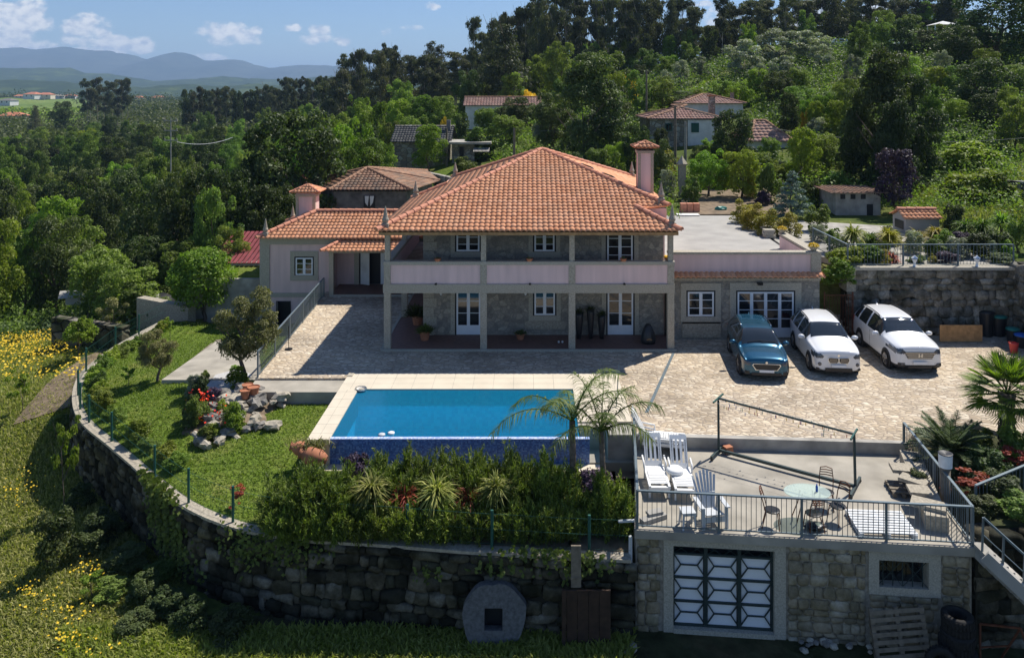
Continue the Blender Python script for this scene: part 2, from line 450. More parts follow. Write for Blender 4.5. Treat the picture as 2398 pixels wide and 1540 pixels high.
# roof tiles: colour per tile from the UV cell
def tilemat(name, cols, dirt, grime=.3):
    m, nt, b = nmat(name)
    uv = nt.nodes.new('ShaderNodeUVMap')
    fl = nt.nodes.new('ShaderNodeVectorMath'); fl.operation = 'FLOOR'; nt.links.new(uv.outputs[0], fl.inputs[0])
    w = nt.nodes.new('ShaderNodeTexWhiteNoise'); w.noise_dimensions = '2D'; nt.links.new(fl.outputs[0], w.inputs['Vector'])
    n = len(cols)
    rc = ramp(nt, w.outputs['Value'], [(i/n, c) for i, c in enumerate(cols)], 'CONSTANT')
    t = tex(nt, 'ShaderNodeTexNoise', .8, detail=6)
    r2 = ramp(nt, t.outputs['Fac'], [(.45, (0,0,0)), (.75, (grime,)*3)])
    t3 = tex(nt, 'ShaderNodeTexNoise', 9, detail=6)
    r3 = ramp(nt, t3.outputs['Fac'], [(.3, (.82,.82,.82)), (.7, (1.12,1.12,1.12))])
    mu = nt.nodes.new('ShaderNodeMixRGB'); mu.blend_type = 'MULTIPLY'; mu.inputs[0].default_value = 1
    nt.links.new(rc.outputs[0], mu.inputs[1]); nt.links.new(r3.outputs[0], mu.inputs[2])
    mx = nt.nodes.new('ShaderNodeMixRGB'); nt.links.new(r2.outputs[0], mx.inputs[0]); nt.links.new(mu.outputs[0], mx.inputs[1]); mx.inputs[2].default_value = (*dirt, 1)
    nt.links.new(mx.outputs[0], b.inputs['Base Color']); b.inputs['Roughness'].default_value = .75; b.inputs['Specular IOR Level'].default_value = .2
    MATS[name] = m
tilemat('roof_tile', [(.76,.36,.19),(.72,.33,.17),(.80,.395,.22),(.74,.345,.18),(.78,.37,.20),(.68,.30,.15)], (.46,.30,.19), .3)
tilemat('old_tile', [(.30,.16,.10),(.24,.14,.09),(.34,.19,.12),(.22,.15,.11),(.36,.22,.14)], (.14,.11,.085), .8)
tilemat('slate_tile', [(.10,.10,.095),(.13,.13,.12),(.08,.08,.08)], (.05,.05,.05), .5)
tilemat('pale_tile', [(.42,.24,.19),(.36,.20,.15),(.46,.28,.21)], (.26,.2,.17), .6)
plain('ridge_clay', (.60, .26, .16), .75, var=.22, scale=5)
plain('old_ridge_clay', (.33, .19, .12), .85, var=.3, scale=5)

# cobbles
m, nt, b = nmat('cobbles')
mp = nt.nodes.new('ShaderNodeMapping'); tc = nt.nodes.new('ShaderNodeTexCoord'); nt.links.new(tc.outputs['Object'], mp.inputs[0]); mp.inputs['Scale'].default_value = (.62, 1, 1); mp.inputs['Rotation'].default_value = (0, 0, -.25)
v1 = nt.nodes.new('ShaderNodeTexVoronoi'); v1.feature = 'DISTANCE_TO_EDGE'; v1.inputs['Scale'].default_value = 6.5
v2 = nt.nodes.new('ShaderNodeTexVoronoi'); v2.inputs['Scale'].default_value = 6.5
for v in (v1, v2): nt.links.new(mp.outputs[0], v.inputs['Vector'])
sepc = nt.nodes.new('ShaderNodeSeparateColor'); nt.links.new(v2.outputs['Color'], sepc.inputs[0])
rc = ramp(nt, sepc.outputs[0], [(0,(.50,.405,.285)),(.2,(.575,.48,.355)),(.38,(.45,.37,.27)),(.55,(.62,.525,.39)),(.72,(.52,.435,.325)),(.86,(.67,.585,.455))], 'CONSTANT')
er = ramp(nt, v1.outputs['Distance'], [(.02, (0,0,0)), (.09, (1,1,1))])
bn = tex(nt, 'ShaderNodeTexNoise', .35, detail=5); rb = ramp(nt, bn.outputs['Fac'], [(.34,(.68,.67,.66)),(.5,(.98,.97,.96)),(.7,(1.12,1.10,1.06))])
mj = nt.nodes.new('ShaderNodeMixRGB'); nt.links.new(er.outputs[0], mj.inputs[0]); mj.inputs[1].default_value = (.33,.27,.21,1); nt.links.new(rc.outputs[0], mj.inputs[2])
mu = nt.nodes.new('ShaderNodeMixRGB'); mu.blend_type = 'MULTIPLY'; mu.inputs[0].default_value = 1; nt.links.new(mj.outputs[0], mu.inputs[1]); nt.links.new(rb.outputs[0], mu.inputs[2])
nt.links.new(mu.outputs[0], b.inputs['Base Color']); b.inputs['Roughness'].default_value = .85; b.inputs['Specular IOR Level'].default_value = .25
bump(nt, b, v1.outputs['Distance'], .9, .12); MATS['cobbles'] = m

# mosaic tiles of the pool
def mosaic(name, cols, grout, scale=22.):
    m, nt, b = nmat(name)
    tc = nt.nodes.new('ShaderNodeTexCoord'); mp = nt.nodes.new('ShaderNodeMapping'); mp.inputs['Scale'].default_value = (scale,)*3; mp.inputs['Location'].default_value = (.013, .017, .011)
    nt.links.new(tc.outputs['Object'], mp.inputs[0])
    fl = nt.nodes.new('ShaderNodeVectorMath'); fl.operation = 'FLOOR'; nt.links.new(mp.outputs[0], fl.inputs[0])
    w = nt.nodes.new('ShaderNodeTexWhiteNoise'); nt.links.new(fl.outputs[0], w.inputs['Vector'])
    n = len(cols); rc = ramp(nt, w.outputs['Value'], [(i/n, c) for i, c in enumerate(cols)], 'CONSTANT')
    nt.links.new(rc.outputs[0], b.inputs['Base Color']); b.inputs['Roughness'].default_value = .35
    MATS[name] = m
mosaic('mosaic_blue', [(.05,.15,.42),(.035,.10,.32),(.08,.21,.52),(.055,.15,.44),(.14,.27,.56)], (.2,.2,.3))
mosaic('mosaic_rim', [(.35,.45,.72),(.50,.58,.80),(.28,.38,.66),(.6,.66,.82)], (.5,.5,.6))
mosaic('pool_basin', [(.12,.52,.74),(.15,.60,.80),(.10,.47,.70),(.17,.63,.84)], (.2,.2,.3), 9)
m, nt, b = nmat('pool_water'); nt.nodes.remove(b)
gl = nt.nodes.new('ShaderNodeBsdfGlossy'); gl.inputs['Roughness'].default_value = .05
tp_ = nt.nodes.new('ShaderNodeBsdfTransparent'); tp_.inputs[0].default_value = (.30, .82, .97, 1)
df_ = nt.nodes.new('ShaderNodeBsdfDiffuse'); df_.inputs[0].default_value = (.010, .27, .50, 1)
tr = nt.nodes.new('ShaderNodeMixShader'); tr.inputs[0].default_value = .42; nt.links.new(tp_.outputs[0], tr.inputs[1]); nt.links.new(df_.outputs[0], tr.inputs[2])
fz = nt.nodes.new('ShaderNodeFresnel'); fz.inputs[0].default_value = 1.33
mx = nt.nodes.new('ShaderNodeMixShader'); nt.links.new(fz.outputs[0], mx.inputs[0]); nt.links.new(tr.outputs[0], mx.inputs[1]); nt.links.new(gl.outputs[0], mx.inputs[2])
t = tex(nt, 'ShaderNodeTexNoise', 4, detail=5); bn = nt.nodes.new('ShaderNodeBump'); bn.inputs['Strength'].default_value = .6; bn.inputs['Distance'].default_value = .04
nt.links.new(t.outputs['Fac'], bn.inputs['Height']); nt.links.new(bn.outputs[0], gl.inputs['Normal']); nt.links.new(bn.outputs[0], fz.inputs['Normal'])
nt.links.new(mx.outputs[0], nt.nodes['Material Output'].inputs['Surface']); MATS['pool_water'] = m

def groundmat(name, stops, s1=.15, s2=3., bm=.5):
    m, nt, b = nmat(name)
    t1 = tex(nt, 'ShaderNodeTexNoise', s1, detail=8); t1.inputs['Roughness'].default_value = .65
    t2 = tex(nt, 'ShaderNodeTexNoise', s2, detail=6)
    r1 = ramp(nt, t1.outputs['Fac'], stops)
    r2 = ramp(nt, t2.outputs['Fac'], [(.3,(.6,.62,.55)),(.7,(1.35,1.3,1.2))])
    mu = nt.nodes.new('ShaderNodeMixRGB'); mu.blend_type = 'MULTIPLY'; mu.inputs[0].default_value = 1
    nt.links.new(r1.outputs[0], mu.inputs[1]); nt.links.new(r2.outputs[0], mu.inputs[2]); nt.links.new(mu.outputs[0], b.inputs['Base Color'])
    b.inputs['Roughness'].default_value = .95; b.inputs['Specular IOR Level'].default_value = .1
    bump(nt, b, t2.outputs['Fac'], bm, .3); MATS[name] = m
groundmat('lawn_grass', [(.3,(.08,.13,.018)),(.5,(.11,.165,.025)),(.7,(.20,.21,.06))], .5, 9, .6)
groundmat('wild_ground', [(.3,(.045,.07,.018)),(.46,(.075,.105,.025)),(.58,(.13,.15,.04)),(.72,(.20,.18,.07))], .09, 2.2, .6)
groundmat('meadow', [(.3,(.10,.15,.03)),(.5,(.17,.21,.05)),(.68,(.24,.24,.09)),(.8,(.27,.22,.13))], .35, 5, .5)
groundmat('dark_ground', [(.3,(.03,.045,.015)),(.55,(.055,.06,.03)),(.75,(.10,.075,.045))], .3, 2.5, .6)
groundmat('far_green', [(.3,(.018,.035,.012)),(.5,(.028,.05,.016)),(.66,(.07,.10,.03))], .012, .12, .2)
groundmat('far_field', [(.3,(.08,.13,.03)),(.5,(.13,.19,.045)),(.7,(.18,.22,.07))], .01, .25, .2)
groundmat('mountain', [(.3,(.03,.045,.03)),(.6,(.06,.07,.05)),(.75,(.10,.095,.08))], .0012, .008, .1)

leafmat('leaf_green', (.052,.088,.018), (.20,.27,.06), .38)
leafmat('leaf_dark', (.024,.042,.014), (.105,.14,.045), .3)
leafmat('leaf_bright', (.075,.13,.014), (.25,.33,.045), .38)
leafmat('leaf_euc', (.030,.040,.022), (.12,.125,.065), .28)
leafmat('leaf_olive', (.10,.115,.08), (.34,.36,.27), .25, hv=.01)
leafmat('leaf_olivegold', (.10,.10,.035), (.22,.21,.09), .25, hv=.01)
leafmat('leaf_gold', (.16,.14,.02), (.32,.28,.04), .3, hv=.02)
leafmat('leaf_purple', (.035,.022,.045), (.11,.075,.13), .2, hv=.01)
leafmat('leaf_spruce', (.06,.10,.08), (.14,.20,.17), .1, hv=.01)
leafmat('leaf_rosemary', (.04,.07,.010), (.22,.27,.05), .3, hv=.01)
leafmat('leaf_yucca', (.09,.12,.02), (.34,.33,.10), .3, hv=.01)
leafmat('leaf_palm', (.07,.11,.02), (.20,.24,.06), .3, hv=.01)
leafmat('leaf_fanpalm', (.035,.08,.02), (.20,.30,.03), .4, hv=.01)
leafmat('leaf_cycad', (.03,.055,.018), (.085,.12,.04), .15, hv=.01)
leafmat('leaf_red', (.18,.03,.02), (.34,.09,.05), .3, hv=.01)
leafmat('lawn_blade', (.085,.135,.016), (.19,.235,.045), .3, hv=0)
leafmat('grass_blade', (.13,.18,.025), (.34,.37,.10), .45, hv=.02)
leafmat('grass_dry', (.22,.23,.06), (.42,.41,.15), .4, hv=.02)
leafmat('flower_yellow', (.62,.40,.02), (.78,.55,.05), .2, hv=.0)
leafmat('flower_red', (.60,.02,.015), (.80,.08,.03), .2, hv=.0)
leafmat('flower_white', (.65,.60,.55), (.85,.82,.78), .2, hv=.0)
M_ = MATS

# ---------------------------------------------------------------- foliage
def np_mesh(name, V, F4, tint=None, mat=None):
    me = bpy.data.meshes.new(name)
    nv, nf, k = len(V), len(F4), F4.shape[1]
    me.vertices.add(nv); me.vertices.foreach_set('co', V.astype(np.float32).ravel())
    me.loops.add(nf*k); me.loops.foreach_set('vertex_index', F4.astype(np.int32).ravel())
    me.polygons.add(nf)
    me.polygons.foreach_set('loop_start', np.arange(0, nf*k, k, dtype=np.int32))
    if tint is not None:
        a = me.attributes.new('tint', 'FLOAT', 'FACE'); a.data.foreach_set('value', tint.astype(np.float32))
    if mat is not None: me.materials.append(mat)
    me.update(calc_edges=True)
    return me
def unit(v): return v/np.maximum(np.linalg.norm(v, axis=1, keepdims=True), 1e-9)
def leaf_quads(P, N, S, rs, aspect=.6):
    """diamond leaves at P facing N with half size S"""
    n = len(P)
    A = unit(np.cross(N, rs.normal(size=(n, 3)))); B = np.cross(N, A)
    S = S.reshape(-1, 1)
    V = np.stack([P - A*S, P - B*S*aspect + N*S*.15, P + A*S, P + B*S*aspect + N*S*.15], 1).reshape(-1, 3)
    return V, np.arange(n*4).reshape(n, 4)
def crown_mesh(name, clumps, n, size, seed, mat, out=.55, sq=(1,1,1), shell=.16, aspect=.6):
    rs = np.random.RandomState(seed)
    C = np.array(clumps, dtype=float)
    w = (C[:, 3]*C[:, 5])**1.0; w = w/w.sum()
    idx = rs.choice(len(C), n, p=w)
    d = unit(rs.normal(size=(n, 3)))
    d[:, 2] = np.where(rs.rand(n) < .65, np.abs(d[:, 2]), d[:, 2])
    rr = 1 - np.abs(rs.normal(0, shell, n)); rr = np.clip(rr, .15, 1.02)
    # lumpy radius
    lump = 1 + .14*np.sin(d[:, 0]*7+idx) * np.sin(d[:, 1]*6+idx*2.1) + .1*np.sin(d[:, 2]*9+idx*1.3)
    P = C[idx, :3] + d*C[idx, 3:6]*(rr*lump)[:, None]
    N = unit(d*out + rs.normal(size=(n, 3))*.55 + np.array([0, 0, .45]))
    S = size*(.6 + .8*rs.rand(n))
    ct = rs.rand(len(C))
    tint = np.clip(.05 + .5*ct[idx] + .45*rs.rand(n), 0, 1)
    V, Fc = leaf_quads(P, N, S, rs, aspect)
    return np_mesh(name, V, Fc, tint, mat)
def spiky_mesh(name, bases, dirs, L, Wd, seed, mat, bend=.25):
    """two-segment blades"""
    rs = np.random.RandomState(seed)
    n = len(bases); D = unit(dirs)
    side = unit(np.cross(D, np.array([0, 0, 1.0]) + rs.normal(size=(n, 3))*.3))
    L = L.reshape(-1, 1); Wd = np.asarray(Wd).reshape(-1, 1) if hasattr(Wd, '__len__') else Wd
    mid = bases + D*L*.55
    tip = bases + D*L - np.array([0, 0, 1.0])*L*bend
    V = np.stack([bases - side*Wd*.5, bases + side*Wd*.5, mid + side*Wd*.5, mid - side*Wd*.5, tip + side*Wd*.08, tip - side*Wd*.08], 1).reshape(-1, 3)
    i = np.arange(n)*6
    Fc = np.concatenate([np.stack([i, i+1, i+2, i+3], 1), np.stack([i+3, i+2, i+4, i+5], 1)])
    t = rs.rand(n)
    return np_mesh(name, V, Fc, np.concatenate([t, t]), mat)

def mesh_obj(name, me, parent=None, loc=None):
    o = bpy.data.objects.new(name, me); col.objects.link(o)
    if parent is not None: o.parent = parent
    if loc is not None: o.location = loc
    return o

def trunk_mesh(name, seed, mat, h=.6, r=.03, limbs=5, lean=.04, spread=.3):
    rr = random.Random(seed); mb = MB()
    pts = [Vector((0, 0, -.03))]; x = y = 0
    for i in range(1, 6):
        x += rr.uniform(-lean, lean); y += rr.uniform(-lean, lean); pts.append(Vector((x, y, h*i/5)))
    mb.tube(pts, [r*1.3, r, r*.85, r*.7, r*.5, r*.25], 6)
    for k in range(limbs):
        i = rr.choice([2, 3, 4]); a = rr.uniform(0, 2*PI)
        p0 = pts[i]; p1 = p0 + Vector((math.cos(a)*spread*.5, math.sin(a)*spread*.5, .12)); p2 = p1 + Vector((math.cos(a)*spread*.5, math.sin(a)*spread*.5, .14))
        mb.tube([p0, p1, p2], [r*.5, r*.32, r*.12], 5)
    me = bpy.data.meshes.new(name); me.from_pydata(mb.v, [], mb.f); me.materials.append(mat); me.update()
    return me

def clumps_for(kind, seed):
    rr = random.Random(seed); L = []
    if kind == 'broad':
        L.append((0, 0, .55, .33, .33, .34))
        L[-1] = (0, 0, .52, .26, .26, .28)
        for k in range(44):
            a = rr.uniform(0, 2*PI); r = rr.uniform(.22, .41); z = rr.uniform(.22, .92)
            r *= math.sqrt(max(.06, 1-((z-.5)/.5)**2)); s = rr.uniform(.065, .13)
            L.append((r*math.cos(a), r*math.sin(a), z, s, s, s*.85))
    elif kind == 'bush':
        L.append((0, 0, .35, .36, .36, .42))
        L[-1] = (0, 0, .33, .3, .3, .34)
        for k in range(26):
            a = rr.uniform(0, 2*PI); r = rr.uniform(.2, .40); z = rr.uniform(.1, .85); r *= math.sqrt(max(.1, 1-(z/.95)**2)); s = rr.uniform(.08, .14)
            L.append((r*math.cos(a), r*math.sin(a), z, s, s, s*1.1))
    elif kind == 'euc':
        for k in range(20):
            z = rr.uniform(.34, .97); a = rr.uniform(0, 2*PI); r = rr.uniform(.05, .42)*(1.15-z*.55); s = rr.uniform(.07, .17)
            L.append((r*math.cos(a), r*math.sin(a), z, s*1.15, s*1.15, s*.42))
    elif kind == 'pine':
        for k in range(22):
            z = .25+.72*(k/22.); a = k*2.4+rr.uniform(-.4, .4); m = (1.02-z)*.55+.06; r = rr.uniform(.3, 1)*m; s = .07+m*.28
            L.append((r*math.cos(a), r*math.sin(a), z, s*1.3, s*1.3, s*.5))
    elif kind == 'spruce':
        for k in range(26):
            z = .06+.9*(k/26.); a = k*2.4; m = (1.0-z)*.42+.01; s = .04+m*.25
            L.append((m*.75*math.cos(a), m*.75*math.sin(a), z, s*1.2, s*1.2, s*.55))
    elif kind == 'column':
        for k in range(34):
            z = rr.uniform(.06, .95); a = rr.uniform(0, 2*PI); m = .42*math.sqrt(max(.03, 1-((z-.38)/.62)**2)) ; r = m*rr.uniform(.3, .9); s = rr.uniform(.10, .18)
            L.append((r*math.cos(a), r*math.sin(a), z, s*.85, s*.85, s*.75))
    elif kind == 'ball':
        L.append((0, 0, .58, .44, .44, .38))
        for k in range(26):
            a = rr.uniform(0, 2*PI); t_ = rr.uniform(-.75, 1); r = .36*math.sqrt(max(.05, 1-t_*t_)); s = rr.uniform(.09, .15)
            L.append((r*math.cos(a), r*math.sin(a), .58+t_*.31, s, s, s))
    elif kind == 'olive':
        for k in range(30):
            z = rr.uniform(.30, .92); a = rr.uniform(0, 2*PI); r = rr.uniform(.05, .36)*math.sqrt(max(.15, 1-((z-.55)/.45)**2)); s = rr.uniform(.07, .14)
            L.append((r*math.cos(a), r*math.sin(a), z, s, s, s*.9))
    elif kind == 'sparse':
        for k in range(13):
            z = rr.uniform(.35, .93); a = rr.uniform(0, 2*PI); r = rr.uniform(.05, .4); s = rr.uniform(.06, .13)
            L.append((r*math.cos(a), r*math.sin(a), z, s, s, s*.6))
    return L
KINDS = {}
def tree_kind(key, kind, n, size, mat, tr, variants=2, shell=.16, bark='bark', **tk):
    vs = []
    for v in range(variants):
        s = 11+v*7 + len(KINDS)*31
        cm = crown_mesh('crown', clumps_for(kind, s), n, size, s, MATS[mat], shell=shell)
        tm = trunk_mesh('trunk', s, MATS[bark], **tk)
        vs.append((cm, tm))
    KINDS[key] = vs
tree_kind('broad', 'broad', 15000, .0145, 'leaf_green', 0, 3, h=.6, r=.028)
tree_kind('broad_dark', 'broad', 15000, .0145, 'leaf_dark', 0, 2, h=.6, r=.028)
tree_kind('broad_bright', 'broad', 14000, .0150, 'leaf_bright', 0, 2, h=.6, r=.026)
tree_kind('euc', 'euc', 6500, .017, 'leaf_euc', 0, 3, shell=.4, bark='bark_pale', h=.92, r=.016, lean=.02, spread=.26, limbs=8)
tree_kind('pine', 'pine', 7000, .017, 'leaf_euc', 0, 2, shell=.4, h=.95, r=.018, lean=.008, limbs=4)
tree_kind('olive', 'olive', 8500, .016, 'leaf_olive', 0, 2, shell=.2, h=.5, r=.035)
tree_kind('olivegold', 'olive', 22000, .012, 'leaf_olivegold', 0, 1, shell=.35, h=.6, r=.03)
tree_kind('ball', 'ball', 16000, .018, 'leaf_bright', 0, 1, shell=.10, h=.4, r=.03)
tree_kind('column', 'column', 26000, .0125, 'leaf_dark', 0, 2, shell=.2, h=.5, r=.02)
tree_kind('bush', 'bush', 4500, .028, 'leaf_green', 0, 2, h=.3, r=.03, limbs=3)
tree_kind('bush_dark', 'bush', 4500, .028, 'leaf_dark', 0, 1, h=.3, r=.03, limbs=3)
tree_kind('bush_bright', 'bush', 4500, .030, 'leaf_bright', 0, 2, h=.3, r=.03, limbs=3)
tree_kind('bush_gold', 'bush', 5000, .022, 'leaf_gold', 0, 1, h=.3, r=.03, limbs=3)
tree_kind('bush_olive', 'bush', 5000, .024, 'leaf_olive', 0, 1, h=.3, r=.03, limbs=3)
tree_kind('bush_purple', 'bush', 4500, .026, 'leaf_purple', 0, 1, h=.3, r=.03, limbs=3)
tree_kind('bush_broom', 'bush', 4000, .026, 'flower_yellow', 0, 1, h=.3, r=.03, limbs=3)
tree_kind('tree_purple', 'broad', 6000, .022, 'leaf_purple', 0, 1, h=.5, r=.03)
tree_kind('spruce', 'spruce', 9000, .016, 'leaf_spruce', 0, 1, shell=.35, h=.95, r=.02, limbs=2)
tree_kind('sparse', 'sparse', 1800, .028, 'leaf_bright', 0, 2, shell=.4, h=.8, r=.014, lean=.03, limbs=6)
tree_kind('sparse_olive', 'sparse', 3800, .018, 'leaf_olivegold', 0, 1, shell=.4, h=.8, r=.016, limbs=6)
tree_kind('bush_red', 'sparse', 600, .04, 'leaf_red', 0, 1, shell=.4, h=.8, r=.014, limbs=4)

NAME = dict(broad='broadleaf_tree', broad_dark='broadleaf_tree', broad_bright='broadleaf_tree', euc='eucalyptus_tree', pine='pine_tree', olive='olive_tree', olivegold='olive_tree',
            column='evergreen_tree', ball='citrus_tree', bush='shrub', bush_dark='shrub', bush_bright='shrub', bush_gold='shrub', bush_olive='shrub', bush_purple='shrub', bush_broom='broom_shrub',
            tree_purple='purple_leaf_tree', spruce='blue_spruce', sparse='young_tree', sparse_olive='young_tree', bush_red='red_leaf_shrub')
CAT = lambda key: 'shrub' if key.startswith('bush') else 'tree'
def tree(key, loc, w, h, label, group=None, rz=None, v=None):
    vs = KINDS[key]; v = rnd.randrange(len(vs)) if v is None else v % len(vs)
    t = thing(NAME[key], label, CAT(key), loc, rnd.uniform(0, 6.28) if rz is None else rz, group)
    t.scale = (w, w*rnd.uniform(.92, 1.08), h)
    mesh_obj('trunk', vs[v][1], t); mesh_obj('crown', vs[v][0], t)
    return t

# ---------------------------------------------------------------- terrain
TC = [-2500, -600, 0, 200, 400, 600, 800, 1000, 1250, 1500, 1800, 2100, 2400, 3000, 4500]
TT = [ # distance, heights over the columns above
 (6,   [-3.6,-3.6,-3.5,-3.2,-3.1,-3.1,-3.1,-3.1,-3.1,-3.0,-3.0,-3.0,-2.9,-2.8,-2.8]),
 (19,  [-3.8,-3.6,-3.5,-3.3,-3.2,-3.2,-3.2,-3.2,-3.1,-3.0,-3.0,-3.0,-2.9,-2.8,-2.8]),
 (30,  [-4.2,-3.9,-3.5,-2.9,-2.9,-3.0,-3.2,-3.2,-3.1,-3.0,-3.0,-3.0,-3.0,-3.0,-3.0]),
 (35.9,[-5.0,-4.0,-2.9,-2.1,-2.4,-2.8,-3.0,-3.0,-3.0,-3.0,-3.0,-3.0,-3.0,-3.0,-3.0]),
 (36.3,[-5.0,-4.0,-2.9,-2.1,-2.4,-2.8,-2.9,-2.9,-2.9,-2.9, 2.6, 3.0, 3.0, 3.0, 3.0]),
 (44,  [-6.0,-5.0,-3.2,-2.5,-2.4,-2.4,-2.4,-1.5,-1.0, .50, 3.0, 3.0, 3.0, 3.2, 3.5]),
 (50,  [-7.0,-6.0,-4.5,-4.0,-3.0,-2.0,-1.0, .20, 2.2, 3.0, 3.1, 3.1, 3.5, 4.0, 4.5]),
 (60,  [-8.0,-7.5,-6.0,-6.0,-5.0,-4.0,-1.6, 1.2, 2.8, 3.2, 3.4, 4.4, 5.4, 6.0, 6.5]),
 (80,  [-11.,-10.,-8.5,-8.5,-8.0,-6.5,-2.2, 3.0, 4.3, 5.6, 6.8, 8.4, 9.6, 11., 12.]),
 (110, [-12.,-12.,-10.,-10.,-9.5,-8.0,-3.0, 3.6, 6.6, 9.2,11.6,13.9,15.2, 17., 18.]),
 (140, [-12.,-12.,-10.,-10.,-9.5,-8.0,-2.0, 4.0, 8.6,12.5,17.2,17.8,18.6, 20., 22.]),
 (180, [-12.,-12.,-10.5,-10.,-9.5,-8.0,-2.0, 4.5,11., 15.,19.0,20.,21.5, 23., 25.]),
 (250, [-12.,-12.,-10.,-9.5,-9.0,-7.0,-1.0, 5.5,13., 17.,20.,21.,23., 25., 27.]),
 (420, [-12.,-10.,-8.0,-8.0,-7.5,-4.0, 0.0, 6.0,14., 18.,20.,21.,23., 25., 27.]),
 (700, [-11.,-9.0,-8.0,-8.0,-7.0,-5.0,-2.0, 2.0,10., 12.,12.,12.,12., 12., 12.]),
 (1100,[-5.0,-2.0, 0.5,-1.0,-7.0,-8.0,-7.0,-5.0, 0.0,0,0,0,0,0,0]),
 (2000,[-30.,-30.,-25.,-25.,-25.,-25.,-25.,-25.,-25.,-25.,-25.,-25.,-25.,-25.,-25.]),
 (5000,[-60.]*15), (30000,[-60.]*15)]
TD = np.log(np.array([r[0] for r in TT])); TZ = np.array([r[1] for r in TT], dtype=float)
def terr(px, D):
    ld_ = math.log(max(6.0, min(29999, D)))
    i = int(np.clip(np.searchsorted(TD, ld_)-1, 0, len(TD)-2)); f = (ld_-TD[i])/(TD[i+1]-TD[i])
    a = np.interp(px, TC, TZ[i]); b = np.interp(px, TC, TZ[i+1])
    return float(a*(1-f)+b*f)
def terr_xy(x, y):
    return terr(CX + F*x/max(y, 1.0), max(y, 1.0))
def bumpz(x, y, D):
    a = min(1.0, max(0.0, (D-62)/60.0))
    return a*(1.6*mnoise.noise(Vector((x*.02, y*.02, 3)))+.5*mnoise.noise(Vector((x*.07, y*.07, 1))))*min(3, 1+D/300)
def tz(px, D):
    p = ((px-CX)/F*D, D); return terr(px, D) + bumpz(p[0], p[1], D)
pxs = list(range(-2500, 4501, 70)); 
Ds = sorted(set([round(float(d), 2) for d in np.exp(np.linspace(math.log(2.5), math.log(30000), 150))] + [35.9, 36.3, 30, 44, 50]))
mb = MB()
for D in Ds:
    for px in pxs:
        x = (px-CX)/F*D
        mb.v.append((x, D, terr(px, D) + bumpz(x, D, D)))
n = len(pxs)
for j in range(len(Ds)-1):
    for i in range(n-1):
        a = j*n+i; mb.f.append((a, a+1, a+n+1, a+n))
g = mb.build('ground', M_['wild_ground'], smooth=True); g['kind'] = 'structure'
g.data.materials.append(M_['far_green']); g.data.materials.append(M_['dark_ground']); g.data.materials.append(M_['far_field']); g.data.materials.append(M_['meadow'])
for p in g.data.polygons:
    y = p.center[1]
    pxc = CX+F*p.center[0]/max(y,1)
    if y > 420 and y < 1150 and pxc < 215: p.material_index = 3
    elif y > 420: p.material_index = 1
    elif y < 44 and pxc < 330 and p.center[0] < -9: p.material_index = 4
    elif y < 21.5 : p.material_index = 2

# far hills and mountains (own distance and thickness: closed ridges)
def ridge(name, pts, D, depth, mat, base=-60, n=160, rough=6):
    mb = MB(); xs = np.linspace(pts[0][0], pts[-1][0], n)
    hs = np.interp(xs, [p[0] for p in pts], [p[1] for p in pts])
    rows = [(0.0, 0.0), (.12, .35), (.3, .72), (.5, 1.0), (.75, .6), (1.0, 0.0)]
    for (dy, k) in rows:
        for x, h in zip(xs, hs):
            X = (x-CX)/F*D; Z = CAMZ + (HY-h)/F*D
            Z += rough*mnoise.noise(Vector((x*.03, dy*2, D)))*k + rough*.5*mnoise.noise(Vector((x*.11, dy*5, D)))*k
            ZZ = base + (Z-base)*k
            mb.v.append((X + rough*8*mnoise.noise(Vector((x*.02, dy*9, 4))), D + (dy-.5)*depth, ZZ))
    for j in range(len(rows)-1):
        for i in range(n-1):
            a = j*n+i; mb.f.append((a, a+1, a+n+1, a+n))
    o = mb.build(name, mat, smooth=True); o['kind'] = 'structure'; return o
ridge('mountains', [(-900,190),(-500,150),(-200,130),(0,113),(45,111),(80,116),(160,110),(210,117),(300,125),(345,140),(405,122),(440,130),(485,143),(550,139),(600,150),(640,160),(690,152),(780,155),(830,152),(900,157),(1000,160),(1300,158),(1800,165),(3200,160)], 9000, 3600, M_['mountain'], rough=13, n=300)
ridge('foothills', [(-900,190),(-300,172),(0,160),(170,159),(200,170),(300,178),(360,190),(430,186),(520,180),(640,186),(760,180),(900,182),(1400,185),(3000,190)], 4300, 1800, M_['far_green'], rough=9, n=260)
ridge('foothills', [(-900,215),(0,186),(120,190),(220,196),(330,205),(420,198),(520,203),(600,196),(700,202),(900,200),(1300,205),(3000,210)], 2600, 900, M_['far_green'], base=-40, rough=6, n=260)

# ---------------------------------------------------------------- courtyard, pool, lawn
def slab(name, poly, z0, z1, mat, kind='structure'):
    o = MB().prism(poly, z0, z1).build(name, mat)
    if kind: o['kind'] = kind
    return o
slab('courtyard', [(-10.5,30.25),(-7.0,30.25),(-7.0,30.7),(3.42,30.7),(3.42,25.35),(4.3,25.35),(11.72,24.78),(11.9,24.8),(12.6,25.8),(14.8,26.0),(15.5,24.8),(24,24.8),(24,35.75),(14.2,35.75),(12.7,37),(6,37),(-4.7,43),(-7.6,43.5),(-11.15,43.5)], -3.6, 0, M_['cobbles'])
slab('path', [(-10.4,29.05),(-7.05,29.05),(-7.05,30.25),(-10.5,30.25)], -1.2, -.08, M_['concrete'])
mb = MB(); mb.beam((6.06,33.2,.006),(4.0,27.0,.006),.11,.012); d_ = mb.build('drain_channel', M_['rail_paint']); d_['kind'] = 'structure'

